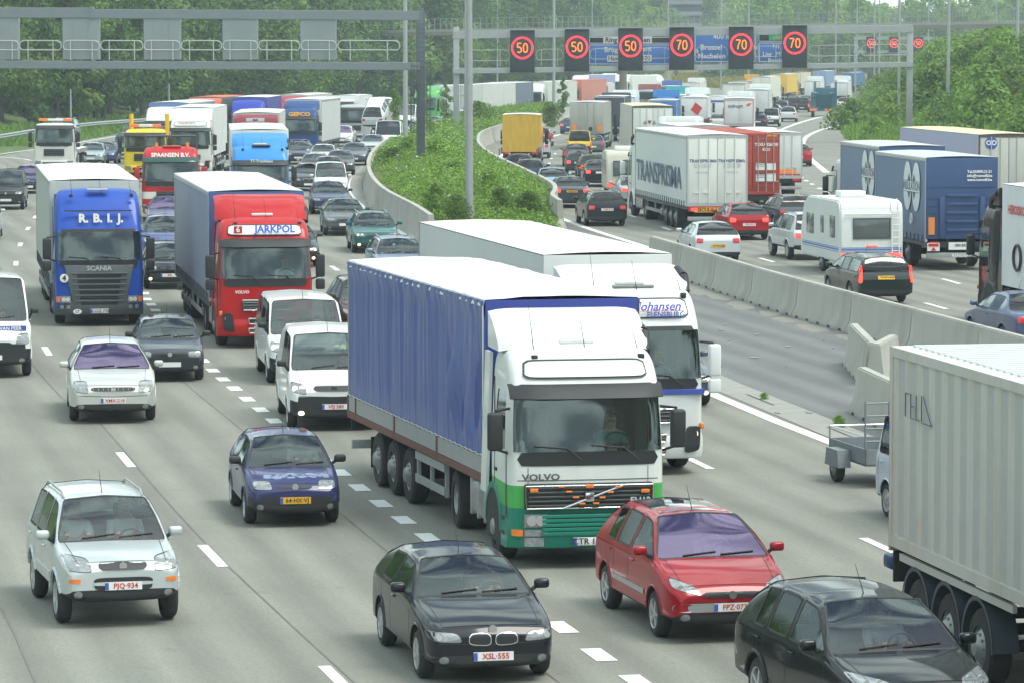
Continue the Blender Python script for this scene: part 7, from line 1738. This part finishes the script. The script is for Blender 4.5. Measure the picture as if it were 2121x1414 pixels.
lorry(1610, 407, 'out', 'plain white box lorry with orange band right of the red container', dict(style='plain', detail=False), dict(kind='rigid', side=paint((.70, .72, .71), 'flat'), rear=paint((.60, .62, .60), 'flat'), z1=3.15, rearkind='plain', rearcol2=1), kind='rigid', ltrail=6.5, cabpaint=TRW(LW), yaw=-5, extra=wb) if 0 else lorry(1610, 407, 'out', 'plain white box lorry with orange band right of the red container', dict(style='plain', detail=False), dict(kind='rigid', side=paint((.70, .72, .71), 'flat'), rear=paint((.62, .65, .63), 'flat'), z1=3.3, z0=1.1), kind='rigid', ltrail=6.5, cabpaint=TRW(LW), yaw=-5, extra=wb)
simple(1460, 404, 'white box lorry behind the white curtain trailer', LW, (.66, .70, .72), 'out', yaw=-6, z1=3.6, kind='rigid', L=8)
def avert(r):
    tr = r['box'][0]; e = r['box'][2]
    for x, up in ((.48, 1), (.20, -1), (-.08, 1)):
        b = B(); b.prism([(x-.13, 3.0-.11*up), (x+.13, 3.0-.11*up), (x, 3.0+.13*up)], 'y', e+.03, e+.04); obj('triangle_mark', b, mat('grey_mark', (.25, .25, .27), .5) if up > 0 else mat('maroon_mark', (.3, .04, .06), .5), tr, smooth=False)
lorry(1352, 352, 'out', 'white box trailer with cream roof and three triangles on its door', dict(style='plain', detail=False), dict(kind='box', side=paint((.52, .54, .50), 'dirty'), rear=paint((.62, .66, .62), 'flat'), roof=mat('cream_roof', (.62, .56, .38), .6, grime=.1), rearcol2=mat('door_frame_dark', (.10, .09, .07), .6)), cabpaint=TRW(LW), yaw=-1.5, extra=avert)
TIP = paint((.36, .37, .33), 'dirty')
def tip(r):
    tr = r['box'][0]; e = r['box'][2]
    for x in (-.95, .95): b = B(); b.box(x-.16, x+.16, e+.03, e+.05, 1.35, 1.95); obj('orange_panel', b, mat('orange_panel', (.75, .25, .05), .5), tr)
    b = B(); b.box(-.42, -.16, e+.03, e+.04, 1.42, 1.70); obj('dark_hatch', b, DARK, tr)
    for x in (-.6, -.1, .5): b = B(); b.box(x-.03, x+.03, e+.02, e+.06, 1.5, 3.5); obj('door_rib', b, TIP, tr)
lorry(1215, 309, 'out', 'dirty grey tipper trailer with orange panels seen from behind', dict(style='plain', detail=False), dict(kind='box', side=TIP, rear=TIP, roof=mat('tip_cover', (.55, .58, .60), .6), z1=3.55, z0=1.2, rearkind='plain'), cabpaint=TRW((.1, .25, .15)), yaw=5, extra=tip, ltrail=9)
simple(1262, 292, 'dark curtain lorry right of the grey tipper', (.1, .1, .12), (.07, .08, .10), 'out', yaw=6, z1=3.7, kind='rigid', L=7)
simple(1284, 280, 'white lorry cab and box beyond the dark curtain lorry', LW, (.66, .69, .72), 'out', yaw=6, z1=3.4, kind='rigid', L=6)
def ins(r, x=0):
    tr = r['box'][0]; e = r['box'][2]; L_ = 7.5; yc = e-1.9
    def emblem(yc):
        b = B()
        for dy in (-.62, .62): b.prism([(yc+dy+.56*math.cos(6.283*k/28), 2.85+.86*math.sin(6.283*k/28)) for k in range(28)], 'x', 1.30, 1.312)
        o = obj('emblem', b, mat('emblem_white', (.66, .70, .70), .5), tr, smooth=False); b = B(); b.box(1.312, 1.316, yc-1.18, yc+1.18, 2.66, 3.04); obj('emblem_band', b, MATS['emblem_white'], tr, smooth=False); b = B(); b.box(1.3165, 1.318, yc-1.18, yc+1.18, 2.65, 2.67); b.box(1.3165, 1.318, yc-1.18, yc+1.18, 3.03, 3.05)
        for dy in (-.36, .36):
            for s in (1, -1): b.prism([(yc+dy-.20, 2.85+s*.20), (yc+dy+.20, 2.85+s*.20), (yc+dy, 2.85+s*.46)], 'x', 1.3165, 1.318)
        obj('emblem_lines', b, mat('emblem_dark', (.05, .08, .14), .5), tr, smooth=False); text('INSULATION', .30, MATS['emblem_dark'], tr, (1.322, yc, 2.85), 'right', bold=.01, sx=1.0)
        b = B(); P_ = [Vector((1.315, yc+.0+.12*math.cos(6.283*k/20), 1.72+.17*math.sin(6.283*k/20))) for k in range(21)]; b.tube(P_, .03, 6); obj('round_mark', b, WHITET, tr)
    emblem(yc); return tr, e
BLUEL = mat('lorry_blue', (.035, .075, .19), .45, var=.08, grime=.08); BLC = mat('slate_blue_curtain', (.13, .20, .31), .5, var=.1, grime=.1, dirt=(.25, .3, .38))
def insr(r):
    tr, e = ins(r)
    for k, s in enumerate(('Tel.03/890.21.31', 'info@romwill.be', 'www.romwill.be')): text(s, .095, WHITET, tr, (-.62, e+.035, 3.42-k*.14), 'back', bold=.05)
    b = B(); b.box(-1.2, 1.2, e+.02, e+.035, 2.88, 2.91)
    for k in range(5): z = 1.35+k*.30; b.box(-.55, .55, e+.02, e+.08, z, z+.10, .02)
    for x in (-.72, .72): b.box(x-.09, x+.09, e+.02, e+.10, 1.15, 2.55, .02)
    for k in range(3):
        z = 2.0+k*.25
        for sg in (1, -1): b.box(*sorted((sg*.85, sg*1.2)), e+.02, e+.05, z, z+.05)
    obj('tail_lift', b, BLUEL, tr)
    for x in (-1.08, 1.08): b = B(); b.box(x-.11, x+.11, e+.03, e+.06, 1.25, 1.85); obj('orange_panel', b, MATS['orange_panel'] if 'orange_panel' in MATS else AMBER, tr)
    for x in (-1.0, 1.0): b = B(); b.box(x-.22, x+.22, e+.0, e+.03, .68, .96); obj('lamp_carrier', b, WHITEP, tr); b = B(); b.box(x-.18, x+.18, e+.03, e+.045, .84, .94); b.prism([(x-.09, .70), (x+.09, .70), (x, .82)], 'y', e+.03, e+.045); obj('reflector', b, REDL, tr, smooth=False)
    b = B(); b.box(-.46, .46, e+.01, e+.03, .72, .98); obj('number_board', b, WHITEP, tr); text('080·BRT', .10, BLACKT, tr, (0, e+.035, .87), 'back'); text('RENDERS', .12, WHITET, tr, (0, e+.03, .52), 'back')
lorry(1991, 550, 'out', 'dark blue lorry trailer with butterfly emblem and tail lift seen from behind', {}, dict(kind='curtain', side=BLC, rear=BLUEL, roof=mat('greenish_roof', (.50, .56, .52), .5), z1=3.92, z0=1.1, rearkind='plain', axles=(3.4, 4.7), front=BLUEL, guard=False), kind='trailer', ltrail=7.4, yaw=-8.2, extra=insr, name='drawbar_trailer', cat='trailer')
lorry(1888, 508, 'out', 'dark blue curtain lorry with butterfly emblem pulling the second blue trailer', dict(style='plain', detail=False, Hc=3.2), dict(kind='curtain', side=BLC, rear=BLUEL, roof=MATS['greenish_roof'], z1=3.92, z0=1.1, rearkind='plain', front=BLUEL), kind='rigid', ltrail=7.4, cabpaint=TRW((.5, .52, .54)), yaw=-6.5, extra=ins, name='curtain_lorry')
def lilac(r):
    tr = r['box'][0]; e = r['box'][2]; b = B(); b.cyl((.75, e+.02, 3.70), (.75, e+.04, 3.70), .26, n=28); obj('round_emblem', b, BLUET, tr); text('OO', .2, WHITET, tr, (.75, e+.05, 3.70), 'back', bold=.05)
lorry(2088, 475, 'out', 'large pale trailer with cream roof and lilac side beyond the blue lorry', dict(style='plain', detail=False), dict(kind='box', side=mat('lilac_side', (.38, .42, .58), .5, var=.06, grime=.1), rear=paint((.52, .53, .48), 'flat'), roof=mat('yellow_cream_roof', (.66, .58, .36), .6, grime=.1), rearcol2=mat('door_frame_dark', (.10, .09, .07), .6), z1=4.05), cabpaint=TRW(LW), yaw=-8, extra=lilac)
def blk(r):
    c = r['cab']; text('HEROISKO', .25, REDT, r['box'][0], (1.31, r['Y0']+4.2, 3.3), 'right', bold=.03); b = B(); P_ = [Vector((1.31, r['Y0']+4.3+.35*math.cos(6.283*k/24), 2.0+.35*math.sin(6.283*k/24))) for k in range(25)]; b.tube(P_, .04, 6); obj('round_mark', b, BLACKT, r['box'][0])
lorry(2500, 738, 'out', 'black tractor with white panelled trailer cut off at the right edge', dict(style='fh2', Hc=3.45, fairing=3.9, detail=True), dict(kind='box', side=paint((.70, .72, .74), 'flat'), rear=paint((.7, .7, .7), 'flat')), cabpaint=paint((.012, .016, .020), 'black'), yaw=-9.2, extra=blk, skirt=REDL)
def cont(r):
    tr = r['box'][0]; a0 = r['Y0']+2.72; b = B()
    for pts in ([(0, 0), (0, .35), (.12, .35)], [(.2, 0), (.2, .36)], [(.2, 0), (.32, 0)], [(.2, .18), (.3, .18)], [(.4, .36), (.4, .0), (.52, .0)], [(.6, 0), (.6, .38)], [(.66, .38), (.95, -.02), (.62, -.02)]):
        b.tube([Vector((-1.265, r['Y0']+14.55-u*1.25, 3.15+v*.9)) for u, v in pts], .009, 4)
    obj('chalk_scrawl', b, mat('faded_ink', (.10, .13, .17), .8), tr)
    for k, y in enumerate((8.7, 10.05, 11.4)):
        for sg in (1, -1):
            b = B(); n = 12; b.grid([[Vector((x, a0+y+.60*math.cos(math.pi*q/n), .5+.62*math.sin(math.pi*q/n))) for q in range(n+1)] for x in (sg*.86, sg*1.23)]); b.grid([[Vector((sg*1.235, a0+y+r*math.cos(math.pi*q/n), .5+r*math.sin(math.pi*q/n))) for q in range(n+1)] for r in (.60, .66)]); obj('mudguard', b, mat('slate_plastic', (.05, .065, .08), .5), tr)
    b = B()
    for sg in (1, -1): b.box(*sorted((sg*1.16, sg*1.22)), a0+7.3, a0+12.2, 1.14, 1.24)
    obj('side_rail', b, mat('pale_rail', (.45, .46, .42), .5), tr)
    b = B(); b.box(-1.24, 1.24, r['box'][2]-.02, r['box'][2]+.35, .95, 1.15, .05); obj('blue_twist_lock', b, mat('deep_blue_steel', (.02, .06, .14), .4), tr); b = B(); b.box(-1.02, -.2, r['box'][2]-1.7, r['box'][2]-1.3, 3.97, 3.99); obj('yellow_tape', b, mat('yellow_tape', (.8, .5, .03), .5), tr)
lorry(2365, 1590, 'in', 'pale grey rusty shipping container on a trailer filling the right edge', dict(style='plain', detail=False), dict(kind='container', side=mat('grey_container', (.52, .52, .48), .5, var=.10, scale=1.2, grime=.55, dirt=(.36, .27, .17)), roof=mat('grey_container_roof', (.60, .63, .62), .5, var=.08, grime=.3, dirt=(.4, .3, .2)), front=mat('grey_container_end', (.42, .44, .42), .5), rear=mat('rusty_frame', (.38, .30, .22), .7, var=.3, grime=.5), z1=4.03, z0=1.33, W=2.5, guard=False, axles=(8.7, 10.05, 11.4)), cabpaint=TRW((.5, .1, .1)), yaw=-10.8, ltrail=12.6, extra=cont, corner=(1840, 1322), name='container_lorry')
# yellow tarpaulin truck
simple(1079, 345, 'truck with sagging ochre yellow tarpaulin seen from behind', (.3, .3, .3), (.58, .36, .04), 'out', yaw=2, z1=3.35, z0=1.0, kind='rigid', L=5, W=2.35, fair=None, Hc=2.6, ws0=1.6, ws1=2.3, rk='tarp', bk='tarp')
# far lorries driving away
def colr(r):
    tr = r['box'][0]; e = r['box'][2]; text('colruyt', .32, BLACKT, tr, (.30, e+.04, 2.75), 'back', bold=.02); b = B(); b.prism([(-.62, 2.72), (-.98, 2.80), (-1.05, 3.02), (-.70, 2.96)], 'y', e+.03, e+.04); obj('orange_leaf_mark', b, mat('orange_mark', (.85, .14, .03), .5), tr, smooth=False)
    b = B()
    for q in ((-1.2, 1.2, 3.20, 3.23), (-1.2, 1.2, 1.22, 1.25), (-1.22, -1.19, 1.22, 3.23), (1.19, 1.22, 1.22, 3.23)): b.box(q[0], q[1], e+.03, e+.036, q[2], q[3])
    obj('red_outline', b, REDT, tr, smooth=False)
simple(1530, 286, 'white box lorry with black lettering and an orange mark on its doors', LW, (.72, .74, .74), 'out', z1=3.4, kind='rigid', L=8, extra=colr)
def diam(r):
    tr = r['box'][0]; e = r['box'][2]; b = B(); c = (-.25, 2.0); b.prism([(c[0]+.55, c[1]-.1), (c[0]-.1, c[1]-.6), (c[0]-.55, c[1]+.1), (c[0]+.1, c[1]+.6)], 'y', e+.03, e+.04); obj('red_diamond', b, REDT, tr, smooth=False)
simple(1437, 269, 'white box lorry with a red diamond on its back', LW, (.66, .68, .68), 'out', z1=3.1, kind='rigid', L=7, extra=diam)
simple(1394, 262, 'teal box lorry left of the red diamond lorry', (.05, .35, .38), (.04, .34, .36), 'out', z1=3.1, kind='rigid', L=7)
simple(1372, 279, 'bright blue box lorry in front of the teal lorry', (.05, .2, .5), (.03, .17, .48), 'out', z1=3.1, kind='rigid', L=7)
car('bigvan', 1332, 280, 'out', (.12, .32, .62), 'light blue high van left of the bright blue box lorry', cat='van', group='vans in the traffic', name='van', simple=True)
def mr(r):
    tr = r['box'][0]; e = r['box'][2]; b = B(); b.box(-1.1, 1.1, e+.03, e+.04, 2.4, 3.15); obj('dark_window', b, mat('dark_green_window', (.02, .05, .05), .2), tr)
simple(1335, 253, 'maroon edged horse lorry with a wide dark rear window', (.3, .1, .1), (.30, .26, .23), 'out', z1=3.3, kind='rigid', L=6, extra=mr)
simple(1378, 236, 'blue container lorry behind the teal lorry', (.1, .15, .4), (.04, .09, .34), 'out', z1=3.3, kind='rigid', L=7)
simple(1429, 224, 'white box lorry with red roof edge below the warning sign', LW, (.70, .70, .66), 'out', z1=3.4, kind='rigid', L=7)
simple(1519, 243, 'white lorry with an open dark top behind the lettered lorry', LW, (.66, .67, .62), 'out', z1=3.75, kind='rigid', L=7, roof=mat('dark_load', (.06, .07, .06), .8))
simple(1567, 252, 'pale grey box lorry right of the open topped lorry', LW, (.62, .64, .64), 'out', z1=3.4, kind='rigid', L=7)
simple(1575, 219, 'white box trailer in front of the yellow lorry', LW, (.70, .70, .62), 'out', z1=4.0)
simple(1613, 208, 'yellow and cream trailer lorry on the far right road', (.75, .45, .03), (.74, .50, .06), 'out', z1=4.0, rear=paint((.78, .46, .02), 'flat'))
simple(1545, 208, 'low orange lorry between the white box lorries', (.7, .35, .05), (.66, .34, .06), 'out', z1=3.0, kind='rigid', L=7)
simple(1643, 197, 'pale lorry with red roof spoiler and yellow stripe', (.5, .03, .05), (.66, .62, .48), 'out', z1=3.9, roof=mat('red_spoiler', (.6, .05, .08), .5))
simple(1698, 192, 'blue and silver trailer lorry in the distance', (.05, .12, .5), (.22, .30, .52), 'out', z1=4.0)
simple(1757, 190, 'small blue container lorry farthest right', (.05, .12, .3), (.03, .16, .36), 'out', z1=3.6)
simple(1738, 214, 'small white box lorry beside the right bank', LW, (.72, .74, .73), 'out', z1=3.0, kind='rigid', L=5)
simple(1682, 216, 'white open frame lorry behind the dark cars', LW, (.74, .75, .74), 'out', z1=3.3, kind='rigid', L=4, W=2.2)
# motorhome
def mh(r):
    tr = r['box'][0]; e = r['box'][2]; b = B(); b.box(-.9, .9, e+.03, e+.04, 2.15, 2.35); obj('blue_stripe', b, BLUET, tr)
simple(1482, 254, 'white motorhome with a blue stripe left of the lettered lorry', LW, (.74, .75, .74), 'out', z1=2.75, z0=.6, kind='rigid', L=4.5, W=2.2, fair=None, Hc=2.3, ws0=1.3, ws1=1.95, extra=mh, cat='motorhome', rk='plain')
# empty car transporter
near, a_ = place(1700, 243, 1.5, 'out'); c_, rz_, _ = orient(near, a_, 12, 'out'); t = thing('car_transporter', 'empty open car transporter with orange rear lamps on the far right road', 'car transporter', tuple(c_), rz_, 'lorries in the traffic jam')
for z, y0, y1 in ((.8, -5, 6), (2.6, -5, 3.5)):
    b = B()
    for x in (-1.0, 1.0): b.box(x-.25, x+.25, y0, y1, z, z+.12)
    for k in range(8): b.box(-1.1, 1.1, y0+(y1-y0)*k/7-.06, y0+(y1-y0)*k/7+.06, z-.08, z)
    obj('deck', b, mat('transporter_teal', (.03, .14, .18), .5), t, smooth=False)
for x in (-1.2, 1.2):
    for y in (-4.8, -2, 1, 3.4): b = B(); b.box(x-.06, x+.06, y-.08, y+.08, .6, 3.9 if y in (-4.8, -2) else 2.8); obj('post', b, MATS['transporter_teal'], t, smooth=False)
for x in (-.85, .85): b = B(); b.box(x-.4, x+.4, 6.0, 6.06, .75, 1.0); obj('orange_lamp_board', b, mat('orange_board', (.85, .2, .04), .4, emit=.2), t)
for y in (3.2, 4.4):
    for sg in (1, -1): add_wheel(t, sg*1.0, y, False, .42)
b = B(); b.box(-1.2, 1.2, -6, -5.1, .6, 3.2, .1); obj('cab', b, MATS['transporter_teal'], t)
# ---------------------------------------------------------------- caravans and small trailer
def caravan(px, py, yaw, L, W, H, label, wallm, stripe, win, z0=.45, extra=None, rear_win=(.62, 1.3, 1.95), lamps=True):
    near, a = place(px, py, L*.45, 'out', yaw); c, rz, pit = orient(near, a, L, 'out', 1); t = thing('caravan', label, 'caravan', tuple(c), rz, 'caravans being towed')
    b = B(); w = W/2; prof = [(-L/2, z0+.25), (-L/2+.06, z0), (L/2-.10, z0), (L/2, z0+.12), (L/2+.01, H*.55), (L/2-.05, H-.30), (L/2-.22, H-.06), (L/2-.5, H), (-L/2+1.0, H), (-L/2+.45, H-.25), (-L/2+.02, H*.55)]
    tm = bmesh.new(); vs = [tm.verts.new((-w, y, z)) for y, z in prof]; f = tm.faces.new(vs); r_ = bmesh.ops.extrude_face_region(tm, geom=[f]); 
    for v in [g for g in r_['geom'] if isinstance(g, bmesh.types.BMVert)]: v.co.x = w
    bmesh.ops.bevel(tm, geom=tm.edges[:], offset=.05, segments=3, affect='EDGES', clamp_overlap=True); b.merge(tm); obj('body', b, wallm, t)
    cm = mat('caravan_window', (.10, .12, .12), .15, coat=.5)
    b = B(); rw_ = rear_win[0]; b.box(-rw_, rw_, L/2-.01, L/2+.03, rear_win[1], rear_win[2], .03); o = obj('rear_window', b, cm, t)
    b = B()
    for q in ((-rw_-.04, rw_+.04, rear_win[2], rear_win[2]+.04), (-rw_-.04, rw_+.04, rear_win[1]-.04, rear_win[1]), (-rw_-.04, -rw_, rear_win[1], rear_win[2]), (rw_, rw_+.04, rear_win[1], rear_win[2])): b.box(q[0], q[1], L/2, L/2+.035, q[2], q[3])
    obj('window_frame', b, DSTEEL, o, smooth=False)
    for sg in (1, -1):
        for y0, y1, za, zb_ in win: b = B(); b.box(*sorted((sg*(w-.02), sg*(w+.02))), y0, y1, za, zb_, .015); obj('side_window', b, cm, t)
    if stripe:
        b = B()
        for z, h in stripe:
            b.box(-w-.008, w+.008, -L/2+.3, L/2-.2, z, z+h); b.box(-w+.05, w-.05, L/2-.1, L/2+.018, z, z+h)
        obj('stripe', b, mat('caravan_blue', (.08, .18, .48), .5), t, smooth=False)
    for sg in (1, -1):
        b = B(); P_ = [(sg*(w-.32)+.30*math.cos(6.283*k/20), z0+.22+.12*math.sin(6.283*k/20)) for k in range(20)]; b.prism(P_, 'y', L/2-.02, L/2+.05); obj('tail_light', b, REDL if not lamps else REDLIT, t)
        add_wheel(t, sg*(w-.12), .1, False, .33)
    b = B(); b.box(-.26, .26, L/2+.02, L/2+.05, z0+.10, z0+.21); obj('number_plate', b, YELLOWP, t); text('WB·TT·21', .08, BLACKT, t, (0, L/2+.055, z0+.155), 'back')
    b = B(); b.box(-.45, .45, -.5, .3, H, H+.22, .04); obj('roof_unit', b, WHITEP, t); b = B(); b.tube([Vector((-.15, -L/2, z0+.05)), Vector((0, -L/2-1.1, z0+.05))], .05); b.tube([Vector((.15, -L/2, z0+.05)), Vector((0, -L/2-1.1, z0+.05))], .05); obj('drawbar', b, DSTEEL, t)
    if extra: extra(t, L, w, H)
    return t
def cex(t, L, w, H):
    b = B(); b.box(-.9, .95, L/2+.01, L/2+.06, 2.06, 2.12, .02); obj('handle_bar', b, WHITEP, t); b = B()
    for x in (-.95, -.70): b.tube([Vector((x, L/2+.08, .75)), Vector((x, L/2+.05, 2.2)), Vector((x, L/2-.3, H+.05))], .018, 6)
    for k in range(7): b.cyl((-.95, L/2+.07, .85+k*.22), (-.70, L/2+.07, .85+k*.22), .015, n=6)
    obj('ladder', b, WHITEP, t); b = B(); b.box(-.20, .20, L/2+.02, L/2+.04, .98, 1.02); obj('brake_strip', b, REDLIT, t)
caravan(1805, 562, -9.5, 5.6, 2.2, 2.55, 'big white caravan with blue stripes towed by the silver off-roader', mat('caravan_white', (.66, .70, .68), .45, var=.04, grime=.08), ((.86, .05), (.94, .02), (.80, .02)), ((-1.9, -.9, 1.25, 1.95), (.1, .5, 1.35, 1.95), (1.4, 2.1, 1.25, 2.0)), extra=cex, rear_win=(.62, 1.28, 1.92))
caravan(1297, 408, -2, 4.2, 2.0, 2.35, 'small beige caravan with a brown rear window beside the silver saloon', mat('caravan_beige', (.52, .52, .43), .5, var=.05, grime=.1), (), ((-1.2, -.5, 1.2, 1.9), (.6, 1.4, 1.2, 1.9)), rear_win=(.62, 1.15, 1.85))
car('sedan', 1288, 382, 'out', (.3, .3, .3), 'grey car hidden ahead of the small beige caravan', simple=True) if 0 else None
# open trailer and the white van pulling it
near, a_ = place(1772, 1010, .9, 'in', -13.5)
t = thing('open_trailer', 'small grey open trailer with a ladder rack towed by the white van', 'trailer', (0, 0, 0), 0)
pt = gp(1812, 996); t.location = (pt.x, pt.y, gz(pt.y)); t.rotation_euler = (0, 0, R(13.5)); t.scale = (.86,)*3; ZN = mat('zinc_sheet', (.22, .25, .26), .5, .3, var=.2, scale=4)
b = B(); b.box(-.65, .65, -1.3, 1.2, .48, .52)
for q in ((-.65, -.62, -1.3, 1.2), (.62, .65, -1.3, 1.2), (-.65, .65, 1.17, 1.2), (-.65, .65, -1.3, -1.27)): b.box(q[0], q[1], q[2], q[3], .48, .84)
obj('box_body', b, ZN, t, smooth=False)
b = B()
for x in (-.63, .63): b.tube([Vector((x, 1.2, .8)), Vector((x, 1.2, 1.1)), Vector((x, -1.2, 1.1)), Vector((x, -1.2, .8))], .02, 6)
b.tube([Vector((-.63, 1.2, 1.1)), Vector((.63, 1.2, 1.1))], .02, 6); obj('top_rail', b, ALLOY, t)
b = B()
for x in (-.63, -.1): b.cyl((x, -1.2, .8), (x, -1.2, 1.85), .025)
for k in range(4): b.cyl((-.63, -1.2, 1.0+k*.27), (-.1, -1.2, 1.0+k*.27), .02)
obj('ladder_rack', b, ZN, t)
for sg in (1, -1):
    add_wheel(t, sg*.80, .15, False, .30); b = B(); b.hexa([(sg*.66, -.35, .35), (sg*.94, -.35, .35), (sg*.94, .6, .35), (sg*.66, .6, .35), (sg*.66, -.25, .72), (sg*.94, -.25, .72), (sg*.94, .5, .72), (sg*.66, .5, .72)]) ; obj('mudguard', b, ZN, t, smooth=False)
b = B(); b.tube([Vector((0, -1.3, .45)), Vector((0, -2.4, .45))], .04); obj('drawbar', b, DSTEEL, t)
car('smallvan', 2075, 1108, 'in', (.62, .68, .74), 'white van mostly hidden behind the rusty grey container, pulling the open trailer', cat='van', group='vans in the traffic', name='van', yaw=-13)
